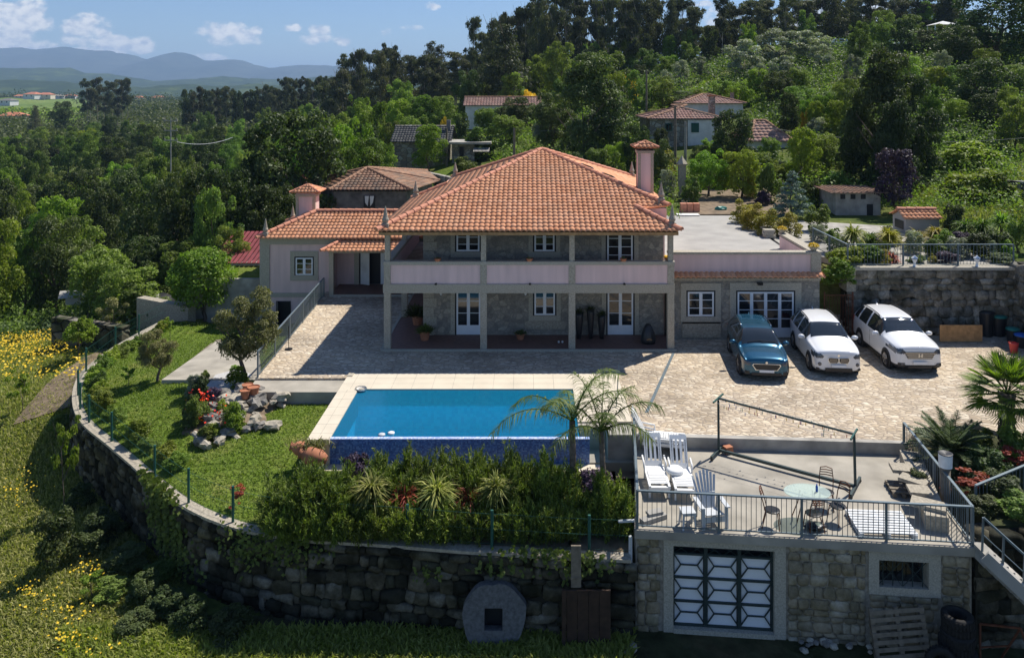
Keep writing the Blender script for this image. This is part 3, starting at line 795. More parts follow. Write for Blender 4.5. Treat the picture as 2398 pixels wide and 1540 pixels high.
# pool
pool = thing('swimming_pool', 'rectangular infinity pool with cream stone deck and blue mosaic overflow wall', 'swimming pool', (-2.3, 27, 0))
mb = MB()
mb.box(-7.0, 3.4, 29.07, 30.7, -.6, .03)
mb.box(-7.0, -6.3, 24.85, 29.07, -.9, .03)
mb.box(1.6, 3.4, 26.2, 29.07, -.9, .03)
deck = mb.build('deck', M_['stone_beige'], pool)
# joints in the deck
mb = MB()
for i in range(14): mb.box(-6.6+i*.75-.006, -6.6+i*.75+.006, 29.07, 30.7, .0305, .032)
for y in (29.6, 30.15): mb.box(-7.0, 3.4, y-.006, y+.006, .0305, .032)
for i in range(6): mb.box(-7.0, -6.3, 25.3+i*.7, 25.312+i*.7, .0305, .032)
mb.box(-6.68,-6.67, 24.9, 29, .0305, .032)
mb.build('deck_joint', M_['concrete'], pool)
mb = MB()
x0, x1, y0, y1 = -6.3, 1.6, 25.12, 29.07
mb.add([(x0,y0,-1.45),(x1,y0,-1.45),(x1,y1,-1.45),(x0,y1,-1.45),(x0,y0,-.01),(x1,y0,-.01),(x1,y1,-.01),(x0,y1,-.01)],
       [(0,1,2,3),(4,5,1,0),(5,6,2,1),(6,7,3,2),(7,4,0,3)])
mb.build('basin', M_['pool_basin'], pool)
MB().box(-6.3, 1.9, 24.97, 25.12, -.9, -.02).build('overflow_wall', M_['mosaic_blue'], pool)
MB().box(-6.3, 1.9, 24.965, 25.125, -.02, .0).build('overflow_rim', M_['mosaic_rim'], pool)
MB().box(-6.9, 2.3, 24.5, 24.97, -1.3, -.8).build('ledge', M_['stone_beige'], pool)
mb = MB(); mb.box(1.6, 3.4, 25.9, 26.2, -1.2, -.02); mb.box(1.9, 3.3, 24.97, 25.9, -1.6, -.75); mb.build('side_wall', M_['concrete'], pool)
mb = MB(); nx, ny = 60, 30
mb.add([(x0,y0,-.015),(x1,y0,-.015),(x1,y1,-.015),(x0,y1,-.015)], [(0,1,2,3)])
w_ = mb.build('pool_water', M_['pool_water']); w_['kind'] = 'structure'

# curved garden wall
WP = [(1478,1308),(1380,1304),(1300,1300),(1200,1294),(1100,1288),(1000,1280),(900,1272),(800,1266),(720,1261),(640,1250),(585,1241),(535,1228),(470,1203),(415,1172),(350,1122),(300,1078),(250,1036),(205,1000),(180,968),(172,935),(176,902),(192,870),(222,845),(262,815),(318,783),(385,748)]
WPT = [G(a, b, -1.0) for a, b in WP]
def smooth_line(P, k=4):
    out = []
    for i in range(len(P)-1):
        p0, p1, p2, p3 = P[max(i-1,0)], P[i], P[i+1], P[min(i+2,len(P)-1)]
        for j in range(k):
            t = j/k
            out.append(.5*((2*p1)+(-p0+p2)*t+(2*p0-5*p1+4*p2-p3)*t*t+(-p0+3*p1-3*p2+p3)*t**3))
    out.append(P[-1]); return out
WS = smooth_line(WPT)
def offs(P, d):
    out = []
    for i, p in enumerate(P):
        t = (P[min(i+1,len(P)-1)] - P[max(i-1,0)]); t = Vector((t.x, t.y, 0)).normalized()
        out.append(p + Vector((-t.y, t.x, 0))*d)
    return out
def strip_wall(mb, A, B, zt, zb):
    """closed wall between two polylines; zt, zb functions"""
    n = len(A); vs = []
    for a, b in zip(A, B):
        vs += [(a.x,a.y,zb(a)),(a.x,a.y,zt(a)),(b.x,b.y,zt(b)),(b.x,b.y,zb(b))]
    fs = []
    for i in range(n-1):
        o = i*4; q = o+4
        fs += [(o, q, q+1, o+1), (o+1, q+1, q+2, o+2), (o+2, q+2, q+3, o+3)]
    fs += [(0,1,2,3), (4*n-1, 4*n-2, 4*n-3, 4*n-4)]
    mb.add(vs, fs)
inner = offs(WS, -.29); outer = WS
# the direction of offset: inner must lie towards the lawn
if (inner[10]-Vector((-2,27,-1))).length > (outer[10]-Vector((-2,27,-1))).length: inner = offs(WS, .29)
gw = thing('garden_wall', 'tall curved dry stone retaining wall below the lawn and the pool hedge', 'wall', (-2, 21, -3.2))
mb = MB(); strip_wall(mb, offs(WS, -.0), inner, lambda p: -1.08, lambda p: terr_xy(p.x, p.y)-.6); mb.build('stonework', M_['dark_gap'], gw)
ou2 = [o_ + (o_-i_).normalized()*.05 for o_, i_ in zip(outer, inner)]
mb = MB(); strip_wall(mb, ou2, inner, lambda p: -1.0, lambda p: -1.08); mb.build('coping', M_['granite_warm'], gw)
# individual stones laid on the face
def stones_on_path(mb, P, cen, ztop, zbot, seed, hr=(.15,.40), wr=(.16,.62), dep=.12, step=0):
    q = random.Random(seed); acc_ = [0.0]
    for a, b in zip(P[:-1], P[1:]): acc_.append(acc_[-1]+(b.xy-a.xy).length)
    tot = acc_[-1]; xs = [p.x for p in P]; ys = [p.y for p in P]
    z = ztop; k = 0
    while z > -4.6:
        h = q.uniform(*hr); s_ = q.uniform(-.3, 0)
        while s_ < tot:
            w = q.uniform(*wr)*(1.5 if q.random() < .15 else 1); c_ = min(tot, max(0, s_+w/2))
            x = float(np.interp(c_, acc_, xs)); y = float(np.interp(c_, acc_, ys)); x2 = float(np.interp(c_+.1, acc_, xs)); y2 = float(np.interp(c_+.1, acc_, ys)); x3 = float(np.interp(c_-.1, acc_, xs)); y3 = float(np.interp(c_-.1, acc_, ys))
            if z > terr_xy(x, y)-.1:
                tan = math.atan2(y2-y3, x2-x3); hh = h*q.uniform(.85,1.12)
                mb.blob((x, y, z-h/2+q.uniform(-.03,.03)), (w*.53, dep*q.uniform(.7,1.2), hh*.53), seed=seed*50+k, sub=2, amp=.28, sq=.62, M=Matrix.Rotation(tan, 3, 'Z') @ Matrix.Rotation(q.uniform(-.16,.16), 3, 'Y')); k += 1
            s_ += w
        z -= h
mb = MB(); stones_on_path(mb, offs(outer, 0), None, -1.09, None, 3)
mb.build('face_stone', M_['stones_mossy'], gw, smooth=True)

# lawn
def lawn_z(x, y):
    d = math.hypot(x+8.5, y-28)
    z = -.50 - .042*max(0, 28.6-y) - .02*max(0, -9.0-x) - .095*max(0, y-31)
    e = min((Vector((x,y,0))-Vector((p.x,p.y,0))).length for p in WS[::3])
    if e < 3: z = z*(e/3) + (-1.04)*(1-e/3)
    return max(-1.8, z)
poly = [(p.x, p.y) for p in inner if p.x < -3.8]
bound = poly + [(-17.5, 44.8), (-11.0, 44.8), (-11.0, 43.5), (-10.5, 30.3), (-10.5, 29.0), (-6.9, 29.0), (-6.9, 24.6), (-6.3, 24.3), (-3.8, 24.3)]
def inside(x, y, P):
    c = False; j = len(P)-1
    for i in range(len(P)):
        if (P[i][1] > y) != (P[j][1] > y) and x < (P[j][0]-P[i][0])*(y-P[i][1])/(P[j][1]-P[i][1])+P[i][0]: c = not c
        j = i
    return c
import bmesh
from mathutils.geometry import delaunay_2d_cdt
pts2 = [Vector(p) for p in bound]
edges = [(i, (i+1) % len(pts2)) for i in range(len(pts2))]
gx = np.arange(-20, -3, .8); gy = np.arange(21, 45, .8)
for x in gx:
    for y in gy:
        if inside(x, y, bound): pts2.append(Vector((x+rnd.uniform(-.1,.1), y+rnd.uniform(-.1,.1))))
res = delaunay_2d_cdt(pts2, edges, [], 1, 1e-4)
mb = MB(); mb.add([(v.x, v.y, lawn_z(v.x, v.y)) for v in res[0]], [tuple(f) for f in res[2]])
lawn = mb.build('lawn', M_['lawn_grass'], smooth=True); lawn['kind'] = 'structure'
LB = bound
def lz(x, y): return lawn_z(x, y)
# short grass blades on the lawn
rs = np.random.RandomState(3); N = 130000
X = rs.uniform(-19.5, -3.8, N); Y = rs.uniform(21, 44, N)
P = [(x, y) for x, y in zip(X, Y) if inside(x, y, LB)]
# terrain height on a coarse grid for speed
cache = {}
def lzc(x, y):
    k = (round(x*2.5), round(y*2.5))
    if k not in cache: cache[k] = lawn_z(k[0]/2.5, k[1]/2.5)
    return cache[k]
B = np.array([(x, y, lzc(x, y)-.015) for x, y in P]); n = len(B)
SP = [G(378,889,-.50), G(612,889,-.50), G(606,800,-1.02), G(505,800,-1.02)]
slabpoly = [(p.x, p.y) for p in SP]
keep = np.array([not inside(b[0], b[1], slabpoly) for b in B]); B = B[keep]; n = len(B)
dr = rs.normal(size=(n, 3))*.55; dr[:, 2] = 1
me = spiky_mesh('grass', B, dr, rs.uniform(.05, .10, n), .03, 4, M_['lawn_blade'], .2)
tag(mesh_obj('grass', me), 'short mown grass of the lawn beside the pool', 'grass', kind='stuff')

# planter soil before the pool
poly = [(-3.9,24.3),(-6.6,24.5),(2.3,24.5),(2.7,24.5),(2.65,20.6)] + [(p.x, p.y) for p in inner if p.x >= -5.5]
poly = [(-6.5,24.5),(3.3,24.5),(3.3,25.9),(2.72,25.9),(2.62,20.7)] + [(p.x,p.y) for p in inner if p.x > -5.6 and p.x < 2.5]
s_ = MB().prism(poly, -1.6, -1.02).build('soil', M_['soil']); s_['kind'] = 'structure'

# concrete slab path in the lawn, with the darker joint
mb = MB(); mb.add([(p.x,p.y,p.z) for p in SP]+[(p.x,p.y,-2.2) for p in SP], [(0,1,2,3),(0,4,5,1),(1,5,6,2),(2,6,7,3),(3,7,4,0)])
sl = mb.build('concrete_path', M_['concrete']); sl['kind'] = 'structure'

# ---------------------------------------------------------------- tiled roofs
def tile_plane(name, P3, mat, parent, pitch=.225, row=.335, amp=.055, lift=.035, res=6):
    """P3: corner points, the first two on the eave"""
    P3 = [Vector(p) for p in P3]
    o = P3[0]; ev = (P3[1]-P3[0]).normalized()
    nrm = None
    for q in P3[2:]:
        c = ev.cross(q-o)
        if c.length > 1e-3: nrm = c.normalized(); break
    if nrm.z < 0: nrm = -nrm
    up = nrm.cross(ev).normalized()
    if up.z < 0: up = -up
    Q = [((p-o).dot(ev), (p-o).dot(up)) for p in P3]
    def rng(u):
        xs = []
        for i in range(len(Q)):
            a, b = Q[i], Q[(i+1) % len(Q)]
            if abs(a[1]-b[1]) < 1e-9:
                if abs(a[1]-u) < 1e-6: xs += [a[0], b[0]]
                continue
            t = (u-a[1])/(b[1]-a[1])
            if -1e-6 <= t <= 1+1e-6: xs.append(a[0]+(b[0]-a[0])*t)
        return (min(xs), max(xs)) if xs else None
    u0 = min(q[1] for q in Q); u1 = max(q[1] for q in Q)
    mb = MB(); mb.uv = []
    nr = int(math.ceil((u1-u0)/row))
    for r in range(nr):
        a = u0+r*row; b = min(u0+(r+1)*row+.03, u1-1e-4)
        if b-a < .05: continue
        ra, rb = rng(a+1e-5), rng(b)
        if not ra or not rb: continue
        if r == 0: ra = rng(a+1e-4) or ra
        lo, hi = min(ra[0], rb[0]), max(ra[1], rb[1])
        k0 = int(math.floor(lo/pitch*res)); k1 = int(math.ceil(hi/pitch*res))
        jit = {}
        base = len(mb.v); cnt = 0
        for k in range(k0, k1+1):
            v = k*pitch/res
            ph = (k % res)/res
            h = amp*abs(math.sin(PI*ph))**.75
            va = min(max(v, ra[0]), ra[1]); vb = min(max(v, rb[0]), rb[1])
            ti = math.floor(k/res+1e-6)
            j = jit.setdefault(ti, rnd.uniform(-.006, .006))
            for (vv, uu, hh) in ((va, a, h-.012), (va, a, h+lift+j), (vb, b, h+j)):
                p = o + ev*vv + up*uu + nrm*hh
                mb.v.append(tuple(p)); mb.uv.append((k/res+.001, r+.5))
            cnt += 1
        for i in range(cnt-1):
            q = base+i*3
            mb.f.append((q, q+3, q+4, q+1)); mb.f.append((q+1, q+4, q+5, q+2))
    # per-face uv: use the lower vertex index; fine because uv is looked up by floor
    ob = mb.build(name, mat, parent)
    uvl = ob.data.uv_layers[0]
    for p in ob.data.polygons:
        us = [mb.uv[i] for i in p.vertices]
        c = (sum(x[0] for x in us)/len(us), us[0][1])
        for li in p.loop_indices: uvl.data[li].uv = c
        p.use_smooth = True
    return ob
def ridge_caps(mb, a, b, r=.13, L=.42):
    a, b = Vector(a), Vector(b); d = b-a; n = max(1, int(d.length/L)); dn = d.normalized()
    side = dn.cross(Vector((0,0,1))).normalized(); up = side.cross(dn)
    for i in range(n):
        p = a + d*(i/n); q = a + d*((i+1.12)/n)
        vs = []
        for (c, rr) in ((p, r*1.12), (q, r*.88)):
            for k in range(7):
                t = PI*k/6
                vs.append(c + side*math.cos(t)*rr + up*(math.sin(t)*rr-.01))
        fs = [(k, k+1, k+8, k+7) for k in range(6)] + [(0,1,2,3,4,5,6)]
        mb.add(vs, fs)
def finial(parent, p, h=.72, mat='granite_warm'):
    mb = MB(); p = Vector(p)
    mb.cbox(p+Vector((0,0,.02)), (.30,.30,.28)); 
    mb.lathe([(.13,.14),(.10,.2),(.145,.27),(.15,.33),(.12,.4),(.105,.43),(.07,h*.8),(.02,h+.1),(0,h+.12)], p, 10)
    return mb.build('finial', M_[mat], parent)

house = thing('house', 'large pink and granite villa with orange tiled hip roofs and a two storey porch', 'house', (0, 40, 0))
GR, GL, PK = M_['granite'], M_['granite_light'], M_['pink_render']
# main body
A = (0.65, 42.0, 7.82); FL = (-6.42, 33.05, 5.10); FR = (6.36, 33.05, 5.10); S_ = (4.76, 35.2, 5.77); BR = (6.25, 35.3, 5.80)
RR = (6.25, 46.5, 5.84); RL = (-4.55, 46.5, 5.84); N1 = (-4.55, 43.0, 5.80); N2 = (-6.42, 43.0, 5.10)
RT = M_['roof_tile']
tile_plane('roof', [FL, FR, S_, BR, A], RT, house)
tile_plane('roof', [N2, FL, A, RL, N1], RT, house)
tile_plane('roof', [BR, RR, A], RT, house)
tile_plane('roof', [RR, RL, A], RT, house)
tile_plane('roof', [FR, (6.36, 35.3, 5.10), S_], RT, house)
mb = MB()
for a, b in ((FL, A), (BR, A), (RR, A), (RL, A), (FR, S_)):
    ridge_caps(mb, Vector(a)+Vector((0,0,.07)), Vector(b)+Vector((0,0,.07)))
mb.build('ridge_tile', M_['ridge_clay'], house, smooth=False)
# eave boards / soffit
mb = MB()
mb.box(-6.3, 6.25, 33.12, 33.3, 4.93, 5.06); mb.box(-6.36, -6.2, 33.3, 42.9, 4.93, 5.06); mb.box(6.1, 6.27, 33.3, 35.2, 4.93, 5.06)
mb.box(-6.2, 6.1, 33.3, 35.4, 4.98, 5.02); mb.box(-6.2, -4.5, 35.4, 42.9, 4.98, 5.02)
mb.build('eave_board', M_['wood_warm'], house)
# walls
mb = MB(); mb.box(-4.73, 6.0, 35.4, 35.75, -.2, 5.4)
mb.build('stone_wall', M_['house_stone'], house)
mb = MB(); mb.box(-4.73, -4.45, 35.76, 46.3, -.2, 5.8); mb.box(5.85, 6.12, 35.76, 46.3, -.2, 5.8); mb.box(-4.45, 5.85, 46.0, 46.3, -.2, 5.8)
mb.box(4.9, 6.12, 35.28, 35.39, 5.03, 5.74)
mb.build('side_wall', PK, house)
# quoin stones on the corners of the stone wall
mb = MB()
for z in np.arange(.05, 4.9, .42): mb.box(-4.76, -4.28 + (.12 if int(z/.42) % 2 else 0), 35.37, 35.6, z, z+.40)
mb.build('quoin', GR, house)
# porch floors
MB().box(-6.2, 6.15, 33.42, 35.4, -.3, .06).build('porch_floor', M_['porch_tile'], house)
MB().box(-6.2, -4.73, 35.4, 43.0, -.3, .06).build('porch_floor', M_['porch_tile'], house)
mb = MB(); mb.box(-6.25, 6.2, 33.3, 33.42, -.1, .08); mb.box(-6.32, -6.2, 33.42, 43, -.1, .08); mb.build('porch_edge', GL, house)
MB().box(-6.1, 6.05, 33.6, 35.4, 2.62, 2.82).build('upper_floor', M_['concrete_dirty'], house)
MB().box(-6.1, -4.73, 35.4, 42.9, 2.62, 2.82).build('upper_floor', M_['concrete_dirty'], house)
# columns
cx_ = [-6.03, -1.95, 1.80, 5.99]
for x in cx_:
    mb = MB(); mb.box(x-.14, x+.14, 33.45, 33.73, -.05, 2.43); mb.build('lower_column', GR, house)
    mb = MB(); mb.box(x-.11, x+.11, 33.48, 33.70, 3.76, 4.85); mb.box(x-.14, x+.14, 33.45, 33.73, 4.85, 4.95); mb.build('upper_column', GR, house)
    MB().box(x-.14, x+.14, 33.44, 33.74, 2.80, 3.62).build('parapet_pier', GR, house)
for y in (38.2, 42.7):
    MB().box(-6.2, -5.92, y, y+.28, -.05, 2.43).build('lower_column', GR, house)
    MB().box(-6.17, -5.95, y, y+.24, 3.76, 4.95).build('upper_column', GR, house)
mb = MB(); mb.box(-6.2, 6.15, 33.42, 33.76, 2.43, 2.80); mb.build('beam', GR, house)
mb = MB(); mb.box(-6.22, -5.9, 33.77, 43, 2.43, 2.80); mb.build('beam', GR, house)
for a, b in zip(cx_[:-1], cx_[1:]): MB().box(a+.14, b-.14, 33.49, 33.66, 2.80, 3.62).build('parapet_panel', PK, house)
MB().box(-6.12, -5.98, 33.75, 42.9, 2.80, 3.62).build('parapet_panel', PK, house)
mb = MB(); mb.box(-6.2, 6.15, 33.42, 33.76, 3.62, 3.76); mb.box(-6.22, -5.9, 33.77, 43, 3.62, 3.76); mb.build('parapet_coping', GL, house)
# windows and doors
def window(parent, x0, x1, z0, z1, y, leaves=2, panes=3, door=False, surround=.26, sill=True, frame=None):
    """granite surround > dark frame, white sashes, panes"""
    mb = MB(); s = surround
    mb.box(x0-s, x0-.07, y-.035, y+.06, z0-(0 if door else .02), z1+.07); mb.box(x1+.07, x1+s, y-.035, y+.06, z0-(0 if door else .02), z1+.07)
    mb.box(x0-s, x1+s, y-.04, y+.06, z1+.07, z1+.07+s)
    if not door: mb.box(x0-s, x1+s, y-.05, y+.06, z0-s, z0-.02)
    w = mb.build('door_surround' if door else 'window_surround', GL if frame is None else frame, parent)
    mb = MB(); mb.box(x0-.07, x0, y-.02, y+.05, z0-.03, z1+.07); mb.box(x1, x1+.07, y-.02, y+.05, z0-.03, z1+.07); mb.box(x0, x1, y-.02, y+.05, z1, z1+.07)
    if not door: mb.box(x0, x1, y-.02, y+.05, z0-.06, z0)
    mb.build('frame', M_['dark_frame'], w)
    lw = (x1-x0)/leaves
    for l in range(leaves):
        a, b = x0+l*lw, x0+(l+1)*lw; t = .07
        mb = MB(); yy0, yy1 = y-.03, y+.01
        zl = z0 + (.42*(1 if z1-z0 > 1.6 else 0) if door else 0)
        mb.box(a, a+t, yy0, yy1, z0, z1); mb.box(b-t, b, yy0, yy1, z0, z1); mb.box(a+t, b-t, yy0, yy1, z1-t, z1); mb.box(a+t, b-t, yy0, yy1, z0, z0+t)
        if zl > z0:
            mb.box(a+t, b-t, yy0+.015, yy1, z0+t, zl); mb.box(a+t+.05, b-t-.05, yy0+.004, yy0+.015, z0+t+.05, zl-.05)
        for k in range(1, panes):
            z = zl + (z1-zl)*k/panes; mb.box(a+t, b-t, yy0+.006, yy1, z-.014, z+.014)
        mb.build('door_leaf' if door else 'sash', M_['white_paint'], w)
        MB().box(a+t, b-t, y-.008, y+.0, zl+(0 if zl > z0 else t), z1-t).build('pane', M_['window_glass'], w)
    return w
Y = 35.4
window(house, -3.27, -2.2, .08, 2.12, Y, door=True)
window(house, .22, 1.14, .95, 2.12, Y)
MB().box(-.2, 1.6, Y-.05, Y+.05, .33, .68).build('window_bench', M_['granite_warm'], house)
window(house, 3.5, 4.64, .08, 2.12, Y, door=True)
window(house, -3.27, -2.24, 3.80, 4.75, Y)
window(house, .22, 1.12, 3.80, 4.75, Y)
window(house, 3.48, 4.62, 2.84, 4.75, Y, door=True, panes=4)
# light fitting details
for x, z in ((-3.95, 1.95), (-.18, 1.95)):
    mb = MB(); mb.lathe([(.02,.2),(.07,.16),(.08,.12),(.05,-.04),(.02,-.08)], (x, Y-.16, z), 6); mb.box(x-.02, x+.02, Y-.16, Y-.02, z+.16, z+.2)
    mb.build('wall_lantern', M_['white_paint'], house)
mb = MB(); mb.lathe([(.01,.1),(.02,.08),(.13,0),(.13,-.01)], (3.95, 34.4, 2.38), 10); mb.beam((3.95,34.4,2.48),(3.95,34.4,2.62),.02)
mb.build('ceiling_lamp', M_['dark_trim'], house)
for x in (-3.95, .02, 4.0):
    mb = MB(); mb.tube([(x,33.42,2.84),(x,33.30,2.84)], .035, 8); mb.lathe([(.05,0),(.05,.05)], (x,33.28,2.82), 8); mb.build('water_spout', M_['black_metal'], house)
# main chimney on the right slope
ch = MB().box(5.3, 6.02, 38.45, 39.15, 5.6, 8.06).build('chimney', PK, house)
mb = MB()
for (a, b) in ((5.28, 5.42), (5.90, 6.04)):
    for (c, d) in ((38.43, 38.57), (39.03, 39.17)): mb.box(a, b, c, d, 5.6, 7.95)
mb.box(5.24, 6.08, 38.39, 39.21, 7.95, 8.07); mb.build('chimney_corner', GR, ch)
mb = MB()
for (a, b) in ((5.30, 5.42), (5.90, 6.02), (5.6, 5.72)):
    for (c, d) in ((38.45, 38.57), (39.03, 39.15)): mb.box(a, b, c, d, 8.07, 8.22)
mb.build('chimney_vent', M_['dark_trim'], ch)
def small_hip(parent, xc, yc, w, d, z, rise, pitch=.2, over=.0):
    x0, x1, y0, y1 = xc-w/2, xc+w/2, yc-d/2, yc+d/2; ap = (xc, yc, z+rise)
    for a, b in (((x0,y0,z),(x1,y0,z)), ((x0,y1,z),(x0,y0,z)), ((x1,y0,z),(x1,y1,z)), ((x1,y1,z),(x0,y1,z))):
        tile_plane('chimney_cap', [a, b, ap], M_['roof_tile'], parent, pitch=pitch, row=.26, amp=.05)
    mb = MB(); mb.box(x0+.06, x1-.06, y0+.06, y1-.06, z-.03, z-.005)
    for c in ((x0,y0,z+.04),(x1,y0,z+.04),(x0,y1,z+.04),(x1,y1,z+.04)): ridge_caps(mb, c, ap, r=.07, L=.3)
    mb.build('ridge_tile', M_['ridge_clay'], parent)
small_hip(ch, 5.66, 38.8, 1.2, 1.16, 8.22, .30)
# skylights
for (p, q) in (((-2.2, 39.9), (-1.5, 40.4)), ((2.7, 40.8), (3.3, 41.2)), ((3.7, 39.7), (4.3, 40.1))):
    (xa, ya), (xb, yb) = p, q
    side = -1 if xa < .65 else 1
    zz = lambda x: 5.10 + (x+6.42)*(2.72/7.07) if side < 0 else 5.8+(6.25-x)*.361
    mb = MB(); mb.add([(xa,ya,zz(xa)+.14),(xb,ya,zz(xb)+.14),(xb,yb+.4,zz(xb)+.14),(xa,yb+.4,zz(xa)+.14)], [(0,1,2,3)])
    c = Vector(((xa+xb)/2, (ya+yb+.4)/2, zz((xa+xb)/2)+.055)); ang = math.atan2(zz(xb)-zz(xa), xb-xa)
    mb2 = MB(); mb2.cbox(c, (.66, .80, .10), M=Matrix.Rotation(-ang, 4, 'Y')); sk = mb2.build('skylight', M_['dark_trim'], house)
    mb3 = MB(); mb3.cbox(c+Vector((0,0,.055)), (.5, .64, .02), M=Matrix.Rotation(-ang, 4, 'Y')); mb3.build('pane', M_['window_glass'], sk)
finial(house, (-6.1, 33.45, 5.22), .78); finial(house, (6.05, 33.5, 5.24), .78); finial(house, (5.95, 35.7, 5.98), .75)
finial(house, (-6.15, 42.7, 5.26), .75); finial(house, (-4.35, 46.3, 5.98), .7); finial(house, (6.0, 46.3, 5.98), .75)
ridge_caps_mb = MB(); ridge_caps(ridge_caps_mb, Vector(N2)+Vector((0,0,.05)), Vector(N1)+Vector((0,0,.12))); ridge_caps_mb.build('ridge_tile', M_['ridge_clay'], house)

# left wing
E0, E1, Er, El = 42.75, 48.2, 45.5, -14.75
z_e, z_r = 2.97, 4.0
tile_plane('roof', [(El-.05,E0,z_e),(-4.6,E0,z_e),(-4.6,Er,z_r),(-12.25,Er,z_r)], RT, house)
tile_plane('roof', [(El-.05,E1,z_e),(El-.05,E0,z_e),(-12.25,Er,z_r)], RT, house)
tile_plane('roof', [(-4.6,E1,z_e),(El-.05,E1,z_e),(-12.25,Er,z_r),(-4.6,Er,z_r)], RT, house)
mb = MB(); ridge_caps(mb, (El-.05,E0,z_e+.07), (-12.25,Er,z_r+.07)); ridge_caps(mb, (El-.05,E1,z_e+.07), (-12.25,Er,z_r+.07)); ridge_caps(mb, (-12.25,Er,z_r+.08), (-4.7,Er,z_r+.08)); mb.build('ridge_tile', M_['ridge_clay'], house)
mb = MB(); mb.box(-14.7, -10.85, 43.2, 43.5, -2.4, 2.75); mb.box(-14.7, -14.4, 43.51, 48, -2.4, 2.9); mb.box(-10.84, -4.74, 44.5, 44.75, -.3, 2.9); mb.box(-11.1,-10.84,43.51,44.5,-.3,2.9); mb.box(-14.4,-4.74,47.7,48,-2.4,2.9)
mb.build('wing_wall', PK, house)
mb = MB(); mb.box(-14.74, -14.2, 43.14, 43.2, -2.4, 2.6); mb.box(-14.74, -4.74, 43.12, 43.22, 2.6, 2.93); mb.box(-14.2, -10.9, 43.15, 43.2, -.28, -.05); mb.box(-14.76,-14.7,43.2,43.7,-2.4,2.6)
mb.build('wing_trim', GL, house)
window(house, -12.78, -11.85, .92, 1.86, 43.2, surround=.3, panes=3)
# basement door
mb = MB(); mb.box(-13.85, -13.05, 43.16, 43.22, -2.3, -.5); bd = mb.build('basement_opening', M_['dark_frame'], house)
MB().cbox((-13.72, 42.95, -1.4), (.05, .5, 1.75), rz=.35).build('basement_door', M_['old_plaster'], bd)
# entrance porch: post, roof, open door
MB().box(-10.72, -10.48, 42.2, 42.44, -.02, 2.42).build('lower_column', GR, house)
mb = MB(); mb.box(-10.75, -6.2, 42.22, 42.42, 2.32, 2.5); mb.build('beam', GR, house)
tile_plane('roof', [(-11.05,41.75,2.47),(-6.25,41.75,2.47),(-6.25,43.1,2.86),(-10.4,43.1,2.86)], RT, house)
tile_plane('roof', [(-11.05,43.1,2.47),(-11.05,41.75,2.47),(-10.4,43.1,2.86)], RT, house)
mb = MB(); ridge_caps(mb, (-11.05,41.75,2.53), (-10.0,43.2,2.97), r=.1); mb.build('ridge_tile', M_['ridge_clay'], house)
mb = MB(); mb.box(-9.85, -9.58, 44.38, 44.5, .1, 2.3); mb.box(-7.85, -7.6, 44.38, 44.5, .1, 2.3); mb.box(-9.85, -7.6, 44.37, 44.49, 2.3, 2.55)
ed = mb.build('door_surround', GL, house)
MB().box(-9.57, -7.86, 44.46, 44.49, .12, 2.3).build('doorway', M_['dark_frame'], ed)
MB().cbox((-9.2, 44.2, 1.2), (.62, .05, 2.1), rz=-.5).build('door_leaf', M_['white_plaster'], ed)
MB().box(-8.35, -8.1, 44.3, 44.36, .15, 2.28).build('door_leaf', M_['white_paint'], ed)
MB().box(-10.7, -6.3, 42.25, 44.5, -.1, .10).build('entrance_step', M_['porch_tile'], house)
MB().box(-10.7, -6.3, 42.15, 42.25, -.1, .11).build('porch_edge', GL, house)
# pink left chimney
c2 = MB().box(-13.75, -12.65, 46.6, 47.5, 3.0, 4.95).build('chimney', PK, house)
mb = MB()
for a in (-13.78, -12.8): mb.box(a, a+.17, 46.56, 46.72, 3, 4.75)
mb.box(-13.82, -12.58, 46.53, 47.57, 4.75, 4.87); mb.build('chimney_corner', GR, c2)
small_hip(c2, -13.2, 47.05, 1.75, 1.5, 5.0, .42)
finial(house, (-14.4, 43.1, 3.1), .8); finial(house, (-14.35, 47.9, 3.1), .8)

# right wing with the roof terrace
mb = MB(); mb.box(6.16, 12.83, 34.95, 35.3, -.2, 2.72); mb.build('stone_wall', M_['house_stone'], house)
mb = MB(); mb.box(6.16, 12.83, 35.0, 35.3, 2.72, 3.76); mb.box(12.5, 12.78, 35.3, 39.5, 2.9, 3.72); mb.build('terrace_parapet', PK, house)
mb = MB(); mb.box(12.46, 12.9, 34.93, 35.35, 2.98, 3.78); mb.box(6.14, 12.46, 34.9, 35.36, 3.76, 3.86); mb.box(12.46, 12.9, 34.9, 39.6, 3.781, 3.88); mb.box(6.16,12.86,34.9,35.0,2.6,2.72); mb.build('terrace_coping', GR, house)
MB().prism([(6.13,35.37),(12.45,35.37),(12.7,39.5),(13.0,49.8),(6.3,49.8),(6.3,46.6),(6.13,46.5)], 2.7, 3.12).build('roof_terrace', M_['concrete_light'], house)
mb = MB(); mb.box(6.16, 12.83, 35.3, 49.5, -.5, 2.69); mb.build('wing_core', M_['granite_warm'], house)
tile_plane('tile_awning', [(6.16,34.55,2.80),(12.95,34.55,2.80),(12.95,34.99,2.95),(6.16,34.99,2.95)], RT, house, row=.46)
window(house, 7.0, 8.15, 1.03, 2.1, 34.95, surround=.32)
MB().box(6.75, 8.45, 34.9, 34.99, .1, .78).build('window_bench', M_['granite_warm'], house)
window(house, 9.2, 11.68, .1, 2.1, 34.95, leaves=4, panes=4, door=True, surround=.34)
mb = MB(); mb.cbox((10.15, 34.75, 2.5), (.22, .12, .12)); mb.box(10.05, 10.09, 34.8, 34.96, 2.48, 2.52); mb.build('floodlight', M_['black_metal'], house)
# courtyard side: pebble-grey blocks of the retaining edge under the left rail
MB().box(-11.2, -10.45, 43.3, 44.6, -2.4, -.05).build('stair_wall', M_['concrete_dirty'], house)

